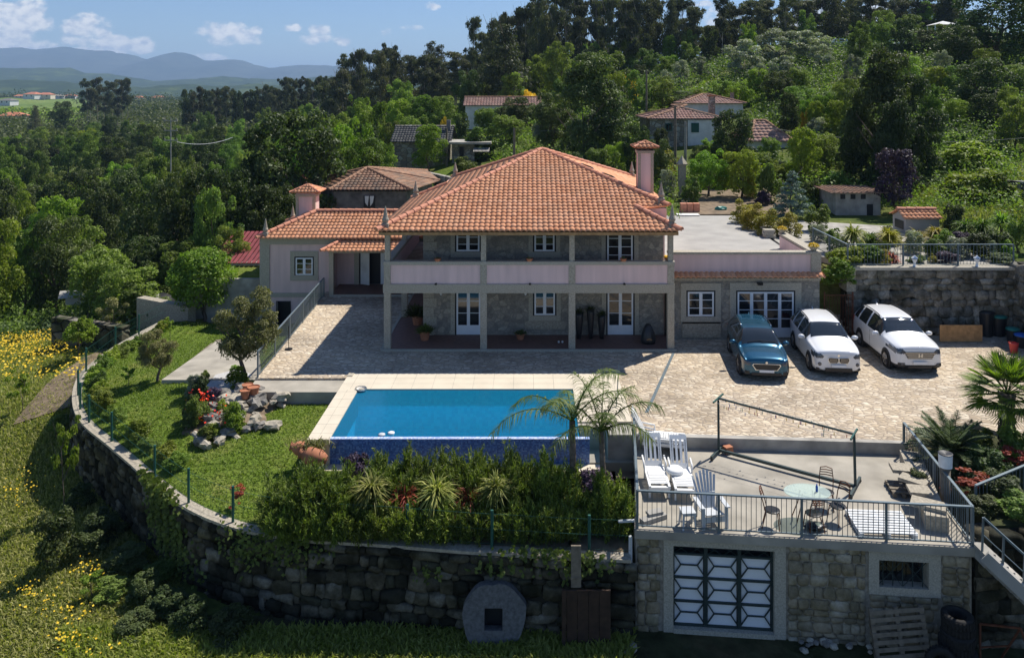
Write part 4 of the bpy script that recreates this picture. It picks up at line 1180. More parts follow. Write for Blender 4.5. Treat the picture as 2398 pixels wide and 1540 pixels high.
# steps between the wing and the garden wall
st = thing('garden_stairs', 'narrow stone staircase climbing between the wing and the rubble wall', 'stairs', (13.6, 36, 0))
mb = MB()
for i in range(16): mb.box(12.95, 14.2, 35.3+i*.27, 40, i*.19-.01, (i+1)*.19)
mb.build('step', M_['granite_warm'], st)
gt = thing('metal_gate', 'dark iron bar gate at the foot of the garden stairs', 'gate', (13.8, 34.9, 0))
mb = MB()
for x in np.arange(13.15, 14.25, .12): mb.beam((x,34.95,.05),(x,34.95,1.9),.018)
mb.build('bars', M_['rust'], gt)
mb = MB(); mb.beam((13.05,34.95,0),(13.05,34.95,2.1),.05); mb.beam((14.3,34.95,0),(14.3,34.95,2.1),.05); mb.beam((13.05,34.95,1.95),(14.3,34.95,1.95),.04); mb.beam((13.05,34.95,.1),(14.3,34.95,.1),.04); mb.build('frame', M_['rust'], gt)

# upper rubble wall
uw = thing('rubble_wall', 'high granite boulder retaining wall behind the parked cars', 'wall', (18, 35.6, 0))
def boulder_wall(mb, x0, x1, y, z0, z1, seed, axis='x', r=(.22,.5)):
    q = random.Random(seed); z = z0; k = 0
    while z < z1:
        h = q.uniform(*r)*.95; x = x0
        while x < x1:
            w = q.uniform(*r)*1.5*(1.5 if q.random() < .2 else 1)
            c = (x+w/2, y, z+h/2) if axis == 'x' else (y, x+w/2, z+h/2)
            rr = (w*.58, .22, h*.62) if axis == 'x' else (.22, w*.58, h*.62)
            mb.blob(c, rr, seed=seed*100+k, sub=2, amp=.26, sq=.55, M=Matrix.Rotation(q.uniform(-.2,.2), 3, 'Y' if axis == 'x' else 'X')); k += 1
            x += w*1.0
        z += h*1.0
mb = MB(); mb.box(14.25, 22.3, 35.6, 36.2, -.3, 2.95); mb.box(21.9, 22.6, 26, 35.6, -.3, 3.3); mb.build('core', M_['dark_gap'], uw)
mb = MB(); boulder_wall(mb, 14.3, 21.9, 35.62, .1, 2.9, 3); boulder_wall(mb, 27, 35.5, 21.9, .1, 3.2, 4, axis='y'); mb.build('boulders', M_['stones_wall'], uw, smooth=True)
mb = MB(); mb.box(14.2, 22.3, 35.35, 36.25, 2.95, 3.08); mb.build('coping', M_['granite_light'], uw)
mb = MB(); mb.box(14.2, 14.6, 35.36, 41, 2.0, 3.06); mb.build('stair_parapet', M_['granite_warm'], uw)

# ---------------------------------------------------------------- garage under the front terrace
gar = thing('garage', 'rubble stone garage with a flat concrete terrace and grilled metal gate', 'garage', (7, 20.5, -2.9))
TZ0 = -.35
tp = [(2.72,20.42),(11.12,19.6),(11.75,24.75),(3.35,25.25)]
MB().prism(tp, TZ0-.22, TZ0).build('terrace_floor', M_['concrete'], gar)
def fy(x): return 20.46 - (x-2.72)*.0976          # front wall line
def wallseg(mb, xa, xb, za, zb, d0=.10, d1=.45):
    ya, yb = fy(xa), fy(xb)
    mb.prism([(xa,ya+d0),(xb,yb+d0),(xb,yb+d1),(xa,ya+d1)], za, zb)
gx0, gx1, gzt = 3.72, 6.26, -.76
wx0, wx1, wz0, wz1 = 8.82, 10.02, -1.5, -.83
mb = MB()
for a, b, c, d in ((2.76,gx0-.25,-3.3,-.57),(gx1+.28,wx0-.25,-3.3,-.57),(wx1+.28,11.05,-3.3,-.57),(wx0-.25,wx1+.28,-3.3,wz0-.2)): wallseg(mb, a, b, c, d)
mb.prism([(2.76,20.92),(3.1,20.9),(3.65,25.1),(3.38,25.1)], -3.3, -.57); mb.prism([(10.75,20.05),(11.05,20.02),(11.65,24.6),(11.35,24.6)], -3.3, -.57)
mb.build('stone_wall', M_['mortar'], gar)
# real stones on the facade
mb = MB(); q = random.Random(9); k = 0
for (xa, xb, za, zb) in ((2.8,3.4,-3.1,-.65),(6.6,8.5,-3.1,-.65),(10.35,11.0,-3.1,-.65),(8.6,10.25,-3.1,-1.8)):
    z = za
    while z < zb:
        h = q.uniform(.14,.34); x = xa
        while x < xb-.1:
            w = min(q.uniform(.2,.5), xb-x)
            mb.blob((x+w/2, fy(x+w/2)+.13, z+h/2), (w*.50, .09, h*.50), seed=k, sub=2, amp=.2, sq=.45, M=Matrix.Rotation(-.097, 3, 'Z')); k += 1; x += w
        z += h
mb.build('face_stone', M_['stones_garage'], gar, smooth=True)
mb = MB(); wallseg(mb, gx0-.25, gx0, -3.1, gzt, .06, .46); wallseg(mb, gx1, gx1+.28, -3.1, gzt, .06, .46); wallseg(mb, gx0-.25, gx1+.28, gzt, -.575, .055, .47); wallseg(mb, gx0, gx1, -3.1, -2.88, .03, .46)
ds = mb.build('door_surround', GL, gar)
mb = MB(); wallseg(mb, wx0-.25, wx0, wz0-.2, wz1, .06, .46); wallseg(mb, wx1, wx1+.28, wz0-.2, wz1, .06, .46); wallseg(mb, wx0-.25, wx1+.28, wz1, -.575, .055, .47); wallseg(mb, wx0, wx1, wz0-.2, wz0, .05, .46)
wsu = mb.build('window_surround', GL, gar)
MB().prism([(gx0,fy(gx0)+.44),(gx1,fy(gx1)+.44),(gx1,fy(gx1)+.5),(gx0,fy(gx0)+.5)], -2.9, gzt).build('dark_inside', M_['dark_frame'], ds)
mb = MB(); wallseg(mb, wx0, wx1, wz0, wz1, .36, .42); mb.build('pane', M_['window_glass'], wsu)
mb = MB()
for i in range(5):
    x = wx0 + (wx1-wx0)*(i+.5)/5; mb.beam((x, fy(x)+.14, wz0), (x, fy(x)+.14, wz1), .02)
for a, b in ((0,.5),(.5,1)):
    xa, xb = wx0+(wx1-wx0)*a, wx0+(wx1-wx0)*b
    mb.beam((xa, fy(xa)+.13, wz0), (xb, fy(xb)+.13, wz1), .014); mb.beam((xa, fy(xa)+.13, wz1), (xb, fy(xb)+.13, wz0), .014)
mb.build('grille', M_['rail_dark'], wsu)
# the gate: three leaves, white sheet with a hexagon grille
lw = (gx1-gx0)/3
for l in range(3):
    a, b = gx0+l*lw+.02, gx0+(l+1)*lw-.02; zt = -1.02
    mb = MB(); wallseg(mb, a+.04, b-.04, -2.84, zt, .24, .27); leaf = mb.build('gate_leaf', M_['white_paint'], gar)
    mb = MB(); D = lambda x: fy(x)+.20
    def ln(x0, z0, x1, z1, w=.028): mb.beam((x0, D(x0), z0), (x1, D(x1), z1), w)
    for x in (a, b): ln(x, -2.88, x, gzt, .055)
    for z in (-2.86, zt, gzt-.02): ln(a, z, b, z, .055)
    ph = (zt+2.86)/3; w_ = b-a
    for r in range(3):
        z0 = -2.86+r*ph; zm = z0+ph/2
        if r: ln(a, z0, b, z0, .05)
        for zz, xx in ((zm, .24),): 
            ln(a+w_*.24, zm+ph*.03, b-w_*.24, zm+ph*.03)
            ln(a, z0+ph, a+w_*.24, zm+ph*.03); ln(a, z0+ph*.06, a+w_*.24, zm+ph*.03)
            ln(b, z0+ph, b-w_*.24, zm+ph*.03); ln(b, z0+ph*.06, b-w_*.24, zm+ph*.03)
    for t in (0, .5):
        ln(a+w_*t, zt, a+w_*(t+.5), gzt, .012); ln(a+w_*t, gzt, a+w_*(t+.5), zt, .012)
    mb.build('gate_grille', M_['rail_dark'], leaf)
MB().tube([(2.62,20.5,-.55),(2.62,20.5,-1.35)], .05, 8).build('drain_pipe', M_['grey_plastic'], gar)
mb = MB(); mb.prism([(3.35,25.15),(11.75,24.6),(11.77,24.8),(3.37,25.4)], TZ0, .02); ke = mb.build('kerb', M_['concrete_dirty'], gar)
MB().prism([(2.5,25.15),(3.38,25.15),(3.38,26.0),(2.5,26.0)], -1.5, .05).build('corner_wall', M_['concrete_dirty'], gar)

# ---------------------------------------------------------------- railings
def railing(name, label, pts, h=1.0, sp=.13, mat='rail_paint', posts=2.2, base=.08, group=None, twist=False):
    pts = [Vector(p) for p in pts]
    t = thing(name, label, 'railing', tuple(pts[0]), 0, group)
    top = MB(); bars = MB(); ps = []
    for a, b in zip(pts[:-1], pts[1:]):
        L = (b-a).length
        top.beam(a+Vector((0,0,h)), b+Vector((0,0,h)), .07, .035)
        bars.beam(a+Vector((0,0,base)), b+Vector((0,0,base)), .03)
        n = int(L/sp)
        for i in range(1, n):
            p = a.lerp(b, i/n); bars.beam(p+Vector((0,0,base)), p+Vector((0,0,h)), .014)
        m = max(1, int(round(L/posts)))
        for i in range(m+1): ps.append(a.lerp(b, i/m))
    done = []
    for p in ps:
        if all((p-q_).length > .2 for q_ in done):
            done.append(p); MB().beam(p+Vector((0,0,-.05)), p+Vector((0,0,h)), .055).build('post', M_[mat], t)
    top.build('handrail', M_[mat], t); bars.build('balusters', M_[mat], t)
    return t
railing('terrace_railing', 'grey steel railing around three sides of the front terrace', [(3.3,25.0,TZ0),(2.80,20.50,TZ0),(11.05,19.70,TZ0),(11.7,24.7,TZ0)], h=.98, sp=.125)
railing('courtyard_railing', 'green grey railing with scroll panels along the left edge of the cobbles', [(-10.42,30.3,0),(-10.98,42.2,0)], h=1.0, sp=.12)
railing('garden_railing', 'thin green railing on top of the high boulder wall', [(14.35,40,3.06),(14.4,35.75,3.06),(21.9,35.75,3.06)], h=.98, sp=.15)
railing('bed_railing', 'galvanised railing in front of the dark planted bank right of the terrace', [G(2285,1215,-.45), G(2470,1135,-.1)], h=.9, sp=.14)
railing('stair_railing', 'dark handrail beside the steps down to the basement door', [(-11.35,36.5,-1.6),(-11.35,43.0,-.3)], h=.95, sp=.2, mat='rail_dark')

# outside stair at the far right
os_ = thing('outside_stairs', 'steep concrete stair going down to the right of the garage', 'stairs', (11.6, 19.4, -.6))
mb = MB(); a0 = at(2300,1290,19.3); a1 = at(2440,1420,18.6)
dv_ = (a1-a0); nst = 9
for i in range(nst):
    c = a0 + dv_*(i/nst); mb.box(c.x, c.x+dv_.x/nst+.16, c.y-.1, c.y+.75, c.z-.35, c.z-.02)
mb.build('step', M_['concrete_dirty'], os_)
mb = MB(); mb.beam(a0+Vector((0,-.1,-.05)), a1+Vector((0,-.1,-.05)), .12, .3); mb.build('stringer', M_['concrete_light'], os_)
mb = MB(); h = Vector((0,-.05,.85)); mb.beam(a0+h, a1+h, .045)
for t_ in (0,.35,.7,1.0): p = a0.lerp(a1, t_); mb.beam(p, p+h, .04)
mb.beam(a0+h*.5, a1+h*.5, .02); mb.build('handrail', M_['rail_paint'], os_)

# ---------------------------------------------------------------- cars
def catmull(A, n):
    A = np.array(A, float); out = []
    for i in range(len(A)-1):
        p0, p1, p2, p3 = A[max(i-1,0)], A[i], A[i+1], A[min(i+2,len(A)-1)]
        for j in range(n):
            t = j/n
            out.append(.5*((2*p1)+(-p0+p2)*t+(2*p0-5*p1+4*p2-p3)*t*t+(-p0+3*p1-3*p2+p3)*t**3))
    out.append(A[-1]); return np.array(out)
def car(kind, label, loc, rz, L, Wd, H, paint, group=None, clad=.34):
    t = thing('parked_car', label, 'car', loc, rz, group)
    hw = Wd/2; s = L/4.5; k = H/1.66
    #      y     hw    zb   zbelt  zedge  hwe   zmid
    dz = {'teal': -.05, 'white_a': .02, 'white_b': .05}[kind]
    ST = [(0.00, .70, .36, .66, .80+dz, .56, .83+dz),
          (0.03, .82, .27, .76, .90+dz, .68, .93+dz),
          (0.14, .91, .22, .88, .97+dz, .76, 1.01+dz),
          (0.50, .97, .21, .96, 1.03+dz, .80, 1.08+dz),
          (0.95, 1.0, .21, 1.0, 1.08+dz, .80, 1.13+dz),
          (1.22, 1.0, .21, 1.02, 1.12+dz, .78, 1.17+dz),
          (1.62, 1.0, .21, 1.04, 1.40, .71, 1.43),
          (1.98, 1.0, .21, 1.05, 1.57, .65, 1.60),
          (2.60, 1.0, .21, 1.06, 1.62, .63, 1.66),
          (3.40, 1.0, .21, 1.08, 1.61, .62, 1.65),
          (4.05, .99, .23, 1.10, 1.54, .60, 1.58),
          (4.33, .95, .26, 1.08, 1.30, .62, 1.33),
          (4.47, .88, .34, .94, 1.04, .62, 1.06),
          (4.50, .82, .40, .82, .88, .60, .89)]
    rings = []
    for (y, w, zb, zbelt, ze, we, zm) in ST:
        w *= hw; we *= hw/0.92*1.0 if False else hw
        z = lambda v: v*k
        rings.append([(0, y*s, z(zb)), (w*.6, y*s, z(zb)), (w*.93, y*s, z(zb)+.02), (w, y*s, z(zb)+.14), (w*1.0, y*s, z((zb+zbelt)/2+.03)), (w*.975, y*s, z(zbelt)), (we*1.04, y*s, z(ze)-.03), (we*.82, y*s, z((ze*1.2+zm*.8)/2)), (we*.42, y*s, z(zm)), (0, y*s, z(zm)+.006)])
    Rg = np.array(rings)                                  # station, point, xyz
    Rg = np.array([catmull(r, 4) for r in Rg])
    Rg = np.stack([catmull(Rg[:, j], 6) for j in range(Rg.shape[1])], 1)
    Rg[:, :, 1] -= L/2
    ns, npt = Rg.shape[:2]
    parts = {}
    def cls(c, si, pj):
        x, y, z = abs(c[0]), (c[1]+L/2)/s, c[2]/k
        f = pj/4.0                                        # 0..9 ring parameter
        st = si/6.0
        if z < clad: return 'cladding'
        if 5.15 < st < 7.0 and f > 6.12: return 'windshield'
        if 10.05 < st < 10.95 and f > 6.3: return 'rear_window'
        if 5.08 < f < 5.92:
            if 5.55 < st < 8.1: return 'side_window_front'
            if 8.35 < st < 9.35: return 'side_window_rear'
            if 9.5 < st < 10.2: return 'side_window_quarter'
        if kind == 'teal' and .0 <= y < .62 and .66 < z < .82 and x > hw*.52 and f < 6.0: return 'headlight'
        if kind == 'white_a' and y < .60 and .72 < z < .89 and x > hw*.47 and f < 6.0: return 'headlight'
        if kind == 'white_b' and y < .85 and .76-.0*y+.08*(y) < z < .94 and x > hw*.46 and f < 6.2: return 'headlight'
        if y > 4.1 and .85 < z < 1.08 and x > hw*.6 and f < 5.4: return 'tail_light'
        return 'body'
    mbs = {}
    for sgn in (1, -1):
        for i in range(ns-1):
            for j in range(npt-1):
                qd = [Rg[i, j], Rg[i+1, j], Rg[i+1, j+1], Rg[i, j+1]]
                c = sum(qd)/4; key = cls(c, i+.5, j+.5)
                if key in ('headlight', 'tail_light') or key.startswith('side_window'): key = key + ('L' if sgn > 0 else 'R')
                vs = [Vector((p[0]*sgn, p[1], p[2])) for p in qd]
                if sgn < 0: vs = vs[::-1]
                mbs.setdefault(key, MB()).add(vs[::-1], [(0,1,2,3)])
    # nose and tail caps
    for i, fl in ((0, 1), (ns-1, 0)):
        ring = [Vector(p) for p in Rg[i]] + [Vector((-p[0], p[1], p[2])) for p in Rg[i][::-1]]
        mbs['body'].add(ring, [tuple(range(len(ring)))] if fl else [tuple(range(len(ring)))[::-1]])
    mats = dict(body=M_[paint], cladding=M_['dark_trim'], windshield=M_['car_glass'], rear_window=M_['car_glass'])
    for key, b_ in mbs.items():
        nm = key.rstrip('LR') if key[-1] in 'LR' else key
        base = 'side_window' if nm.startswith('side_window') else nm
        mt = mats.get(base, M_['car_glass'] if 'window' in base else (M_['headlamp'] if base == 'headlight' else M_['red_plastic'] if base == 'tail_light' else M_[paint]))
        o = b_.build(base, mt, t, smooth=True, world=False)
        bm = bmesh.new(); bm.from_mesh(o.data); bmesh.ops.remove_doubles(bm, verts=bm.verts, dist=.0004); bmesh.ops.recalc_face_normals(bm, faces=bm.faces); bm.to_mesh(o.data); bm.free()
        for p in o.data.polygons: p.use_smooth = True
    # wheels
    wr = .345*s
    for wy in (.86*s-L/2, 3.50*s-L/2):
        for sg in (1, -1):
            X_ = sg*(hw*.985)
            Mx = Matrix.Rotation(PI/2*sg, 3, 'Y')
            ar = MB(); prof = [(wr*1.0,-.14),(wr*1.20,-.10),(wr*1.20,.015),(wr*1.13,.03),(0.01,.005)]
            ar.lathe(prof, (X_, wy, wr*1.03), 28, Mx); ar.build('wheel_arch', M_['dark_trim'], t, world=False)
            wh = MB(); wh.lathe([(wr*.66,-.02),(wr*.66,.045),(wr*.92,.06),(wr,.03),(wr,-.18),(wr*.6,-.2)], (X_, wy, wr), 28, Mx)
            wo = wh.build('wheel', M_['rubber'], t, smooth=True, world=False)
            rm = MB(); c0 = Vector((X_+sg*.03, wy, wr))
            for i in range(5):
                a = 2*PI*i/5+.3
                d1 = Vector((0, math.cos(a), math.sin(a)))
                rm.beam(c0+d1*.03, c0+d1*wr*.66, .055, .03)
            rm.lathe([(wr*.60,0),(wr*.60,.035),(wr*.68,.04),(wr*.68,0)], (X_, wy, wr), 24, Mx)
            rm.lathe([(.0,.045),(.05,.045),(.055,.0)], (X_, wy, wr), 10, Mx)
            rm.build('rim', M_['alloy'], wo, world=False)
    fy0 = -L/2
    def fb(name, pieces, mat, par=t):
        b_ = MB()
        for (x0, x1, y0, y1, z0, z1) in pieces: b_.box(x0, x1, fy0+y0, fy0+y1, z0*k, z1*k)
        return b_.build(name, M_[mat], par, world=False)
    def poly_plate(name, pts, y0, y1, mat, par=t):
        n = len(pts); vs = [(x, fy0+y0, z*k) for x, z in pts]+[(x, fy0+y1, z*k) for x, z in pts]
        return MB().add(vs, [tuple(range(n)), tuple(range(n, 2*n))[::-1]]+[(i, n+i, n+(i+1) % n, (i+1) % n) for i in range(n)]).build(name, M_[mat], par, world=False)
    # badge disc
    def badge(z, yv, r=.05, mat='chrome'):
        return MB().lathe([(0,.012),(r,.012),(r,-.01)], (0, fy0+yv, z*k), 16, Matrix.Rotation(PI/2, 3, 'X')).build('badge', M_[mat], t, world=False)
    if kind == 'teal':
        o_ = [(-.46,.72),(.46,.72),(.50,.67),(.38,.50),(-.38,.50),(-.50,.67)]
        gr = poly_plate('grille', [(x*1.07,.61+(z-.61)*1.2) for x, z in o_], -.045, .03, 'chrome'); poly_plate('grille_mesh', o_, -.06, -.046, 'black_plastic', gr)
        fb('bumper_intake', [(-.55,.55,-.03,.04,.27,.36),(-.80,-.62,-.0,.08,.30,.42),(.62,.80,-.0,.08,.30,.42)], 'black_plastic'); badge(.795, -.035, .045)
    elif kind == 'white_a':
        for sx in (-1, 1):
            o_ = [(sx*.03,.74),(sx*.35,.76),(sx*.39,.69),(sx*.33,.56),(sx*.07,.56),(sx*.02,.64)]
            if sx < 0: o_ = o_[::-1]
            cc_ = (sum(x for x, z in o_)/6, sum(z for x, z in o_)/6)
            gr = poly_plate('grille', [(cc_[0]+(x-cc_[0])*1.08, cc_[1]+(z-cc_[1])*1.1) for x, z in o_], -.04, .03, 'chrome'); poly_plate('grille_mesh', o_, -.048, -.041, 'black_plastic', gr)
            b_ = MB(); cxp = sx*.205
            for i in range(7): b_.box(cxp-.12+i*.04-.006, cxp-.12+i*.04+.006, fy0-.058, fy0-.048, .585*k, .735*k)
            b_.build('grille_bars', M_['alloy'], gr, world=False)
        fb('bumper_intake', [(-.50,.50,-.03,.04,.22,.36),(-.82,-.60,.02,.10,.27,.35),(.60,.82,.02,.10,.27,.35)], 'black_plastic'); badge(.84, -.0, .045)
        for sx in (-1, 1): MB().lathe([(0,.02),(.055,.02),(.07,0),(.07,-.03)], (sx*.70, fy0+.0, .50*k), 14, Matrix.Rotation(PI/2, 3, 'X')).build('fog_light', M_['headlamp'], t, world=False)
    else:
        gr = poly_plate('grille', [(-.60,.84),(.60,.84),(.46,.60),(-.46,.60)], -.03, .05, 'black_plastic')
        b_ = MB()
        for z, w2 in ((.81,.57),(.735,.52),(.66,.47)): b_.box(-w2, w2, fy0-.055, fy0-.03, (z-.009)*k, (z+.009)*k)
        b_.build('grille_bars', M_['chrome'], gr, world=False)
        b_ = MB(); b_.box(-.05,-.03,fy0-.075,fy0-.06,.68*k,.78*k); b_.box(.03,.05,fy0-.075,fy0-.06,.68*k,.78*k); b_.box(-.03,.03,fy0-.075,fy0-.06,.723*k,.74*k); b_.box(-.075,-.06,fy0-.07,fy0-.06,.665*k,.795*k); b_.box(.06,.075,fy0-.07,fy0-.06,.665*k,.795*k)
        b_.build('badge', M_['chrome'], t, world=False)
        fb('bumper_intake', [(-.45,.45,-.03,.04,.25,.33),(-.82,-.56,.0,.09,.32,.44),(.56,.82,.0,.09,.32,.44)], 'black_plastic')
        for sx in (-1, 1): MB().lathe([(0,.02),(.045,.02),(.055,0),(.055,-.03)], (sx*.68, fy0-.0, .385*k), 14, Matrix.Rotation(PI/2, 3, 'X')).build('fog_light', M_['headlamp'], t, world=False)
    fb('number_plate', [(-.27,.27,-.075,-.05,.40,.50)], 'white_paint')
    # mirrors, rails, antenna, seams, wipers, handles
    for sx in (-1, 1):
        b_ = MB(); b_.blob((sx*(hw+.13), 1.55*s-L/2, 1.10*k), (.14,.08,.09), seed=3, sub=2, amp=.05); b_.beam((sx*(hw-.04), 1.58*s-L/2, 1.04*k), (sx*(hw+.1), 1.57*s-L/2, 1.07*k), .05)
        b_.build('wing_mirror', M_[paint], t, smooth=True, world=False)
        pts = [(sx*hw*.66, (y_*s-L/2), z_*k) for y_, z_ in ((2.2,1.60),(2.35,1.645),(2.9,1.665),(3.5,1.655),(3.95,1.60),(4.05,1.56))]
        MB().tube(pts, .018, 6).build('roof_rail', M_['chrome' if kind == 'teal' else 'dark_trim'], t, smooth=True, world=False)
        b_ = MB()
        for yv in (2.42, 3.32): b_.box(sx*hw*1.003-.004, sx*hw*1.003+.004, yv*s-L/2, yv*s-L/2+.012, .34*k, .98*k)
        b_.build('door_gap', M_['dark_trim'], t, world=False)
        b_ = MB()
        for yv in (2.2, 3.1): b_.cbox((sx*hw*1.01, yv*s-L/2, .86*k), (.03,.18,.025))
        b_.build('door_handle', M_[paint], t, world=False)
    b_ = MB(); b_.add([(-.025,3.95*s-L/2,1.60*k),(.025,3.95*s-L/2,1.60*k),(0,4.15*s-L/2,1.56*k),(0,4.12*s-L/2,1.70*k)], [(0,1,3),(1,2,3),(2,0,3)]); b_.build('antenna', M_[paint], t, world=False)
    b_ = MB(); b_.beam((-.5,1.30*s-L/2,1.20*k),(.1,1.36*s-L/2,1.26*k),.02,.015); b_.beam((0.05,1.30*s-L/2,1.21*k),(.62,1.36*s-L/2,1.24*k),.02,.015); b_.build('wiper', M_['black_plastic'], t, world=False)
    return t
cs = 1.06
def car_at(kind, label, px, py, L, W_, H, paint, rz, group=None, clad=.34):
    p = G(px, py, .25)
    c, s_ = math.cos(rz), math.sin(rz)
    loc = (p.x - s_*L/2*1, p.y + c*L/2, 0)
    return car(kind, label, loc, rz, L, W_, H, paint, group, clad)
car_at('teal', 'metallic teal estate car parked beside the glazed doors, nearest the house', 1795, 878, 4.4, 1.80, 1.52, 'paint_teal', R(-6), clad=.30)
car_at('white_a', 'white compact car with twin kidney grille, between the teal car and the other white one', 1964, 868, 4.35, 1.83, 1.64, 'paint_white', R(-5.5), clad=.25)
car_at('white_b', 'white off-road car with chrome bar grille, nearest the boulder wall', 2154, 862, 4.5, 1.90, 1.72, 'paint_white', R(-1.5), clad=.37)

# ---------------------------------------------------------------- terrace furniture
def T_(px, py): return G(px, py, TZ0)
def lounger(label, loc, rz, back=58, seat_h=.33, group='white plastic sun loungers at the terrace corner', stack=1):
    t = thing('sun_lounger', label, 'sun lounger', tuple(loc), rz, group)
    mb = MB(); w = .27
    # seat slats, local -y towards the foot
    for i in range(15):
        y = -.02 - i*.078; z = seat_h + .035*math.sin(i/14*PI*1.2) - (.05 if i > 12 else 0)
        mb.box(-w+.03, w-.03, y-.062, y, z, z+.022)
    mb.build('seat', M_['white_plastic'], t, world=False)
    mb = MB()
    for sx in (-1, 1):
        mb.box(sx*w-.03, sx*w+.03, -1.22, .08, seat_h-.06, seat_h+.03)
        for y in (-1.12, -.05): mb.beam((sx*w, y, 0), (sx*w, y, seat_h-.05), .055)
    mb.box(-w, w, -1.23, -1.19, seat_h-.1, seat_h-.0); mb.build('frame', M_['white_plastic'], t, world=False)
    mb = MB(); M = Matrix.Rotation(R(back), 4, 'X'); base = Vector((0, .0, seat_h))
    def pl(x0, x1, u0, u1):
        c = base + (M @ Vector(((x0+x1)/2, (u0+u1)/2, 0))); mb.cbox(c, (x1-x0, u1-u0, .025), M=M)
    H_ = .92
    pl(-w+.02, w-.02, 0, .16); pl(-w+.02, w-.02, H_-.12, H_); pl(-w+.02, -w+.09, .16, H_-.12); pl(w-.09, w-.02, .16, H_-.12)
    for i in range(4): x = -.19+i*.127; pl(x-.032, x+.032, .16, H_-.12)
    mb.build('backrest', M_['white_plastic'], t, world=False)
    for sx in (-1, 1):
        MB().tube([(sx*(w+.03), -.28, seat_h), (sx*(w+.05), -.26, seat_h+.20), (sx*(w+.05), .15, seat_h+.25), (sx*(w+.03), .2, seat_h+.1)], .028, 6).build('armrest', M_['white_plastic'], t, smooth=True, world=False)
    return t
lounger('white plastic lounger standing closest to the left terrace rail', T_(1531,1118), R(-1))
lounger('white plastic lounger with a round white cushion on its seat', T_(1592,1124), R(-3))
lounger('white plastic lounger parked behind the other two, turned sideways', T_(1512,1052), R(78), back=62)
t2 = lounger('white plastic lounger stacked on the sideways one behind', T_(1512,1052)+Vector((0,.02,.13)), R(78), back=62)
mb = MB(); p = T_(1579,1132); mb.lathe([(0,.0),(.22,.0),(.25,.05),(.25,.10),(.2,.14),(.06,.15),(.04,.13),(0,.13)], p+Vector((0,-.1,.37)), 24)
tag(mb.build('cushion', M_['white_plastic'], None, smooth=True), 'round white pad lying on the right hand lounger', 'cushion')
# slatted garden armchair
ac = thing('garden_chair', 'pale blue grey plastic garden chair with a tall fan shaped slatted back', 'chair', tuple(T_(1664,1222)), R(8))
mb = MB()
for i in range(6): mb.cbox((0, -.30+i*.095, .36-.02*i), (.5,.085,.025))
mb.build('seat', M_['grey_plastic'], ac, world=False)
mb = MB()
for i in range(7):
    a = (i-3)*.055; x = (i-3)*.075; hh = .88-.03*abs(i-3)**1.5
    mb.beam((x*.75,.22,.26),(x*1.35,.55,.26+hh),.065,.02)
mb.cbox((0,.36,.6),(.5,.03,.05)); mb.build('backrest', M_['grey_plastic'], ac, world=False)
for sx in (-1,1): MB().cbox((sx*.34,-.05,.55),(.12,.62,.03)).build('armrest', M_['grey_plastic'], ac, world=False)
for sx in (-1,1):
    MB().beam((sx*.31,-.33,0),(sx*.31,-.30,.54),.09,.03).build('leg', M_['grey_plastic'], ac, world=False)
    MB().beam((sx*.28,.35,0),(sx*.31,.25,.54),.09,.03).build('leg', M_['grey_plastic'], ac, world=False)
mb = MB(); mb.cbox((0,-.33,.25),(.55,.03,.14)); mb.build('apron', M_['grey_plastic'], ac, world=False)
sb = thing('plastic_stool', 'small square pale plastic stool left of the fan back chair', 'stool', tuple(T_(1610,1232)), R(6))
MB().cbox((0,0,.42),(.36,.36,.03)).build('seat', M_['grey_plastic'], sb, world=False)
MB().cbox((0,0,.38),(.32,.32,.06)).build('apron', M_['grey_plastic'], sb, world=False)
for a in (-1,1):
    for b_ in (-1,1): MB().beam((a*.17,b_*.17,0),(a*.14,b_*.14,.40),.045).build('leg', M_['grey_plastic'], sb, world=False)
# metal chairs
def mchair(label, loc, rz):
    t = thing('metal_chair', label, 'chair', tuple(loc), rz, 'rusty metal chairs round the glass table')
    mb = MB(); mb.lathe([(0,.455),(.17,.455),(.205,.44),(.205,.42),(0,.42)], (0,0,0), 16); mb.build('seat', M_['black_metal'], t, world=False)
    mb = MB(); 
    for sx in (-1,1): mb.tube([(sx*.17,.15,.42),(sx*.18,.22,.7),(sx*.15,.30,.95)], .013, 6)
    mb.tube([(-.15,.30,.95),(0,.32,.98),(.15,.30,.95)], .013, 6)
    for z in (.78,.84,.90): mb.tube([(-.16,.25+(z-.78)*.3,z),(0,.28+(z-.78)*.3,z),(.16,.25+(z-.78)*.3,z)], .014, 5)
    mb.build('backrest', M_['rust'], t, world=False)
    for sx in (-1,1):
        MB().tube([(sx*.15,-.14,.43),(sx*.19,-.2,.0)], .013, 6).build('leg', M_['rust'], t, world=False)
        MB().tube([(sx*.16,.14,.43),(sx*.2,.24,.0)], .013, 6).build('leg', M_['rust'], t, world=False)
    mb = MB()
    for sx in (-1,1): mb.tube([(sx*.02+.05*sx*math.cos(a)*(1-a/9), -.19, .33+.045*math.sin(a)*(1-a/9)) for a in np.linspace(0,6.2,12)], .006, 4)
    mb.build('scroll', M_['black_metal'], t, world=False)
    return t
mchair('rusty metal chair facing right, left of the glass table', T_(1808,1232), R(70))
mchair('rusty metal chair with its back to the front rail, holding a dark garment', T_(1905,1240), R(185))
mchair('rusty metal chair right of the glass table, turned away', T_(1962,1222), R(-60))
mchair('rusty metal chair behind the glass table', T_(1935,1188), R(-20))
mb = MB(); mb.blob(T_(1908,1243)+Vector((0,.05,.10)), (.28,.16,.10), seed=8, sub=3, amp=.4); tag(mb.build('dark_cloth', M_['black_plastic'], None, smooth=True), 'crumpled black bag on the floor under the middle chair', 'bag')
gt_ = thing('glass_table', 'oval glass topped table on thin rusty legs', 'table', tuple(T_(1890,1215)), 0)
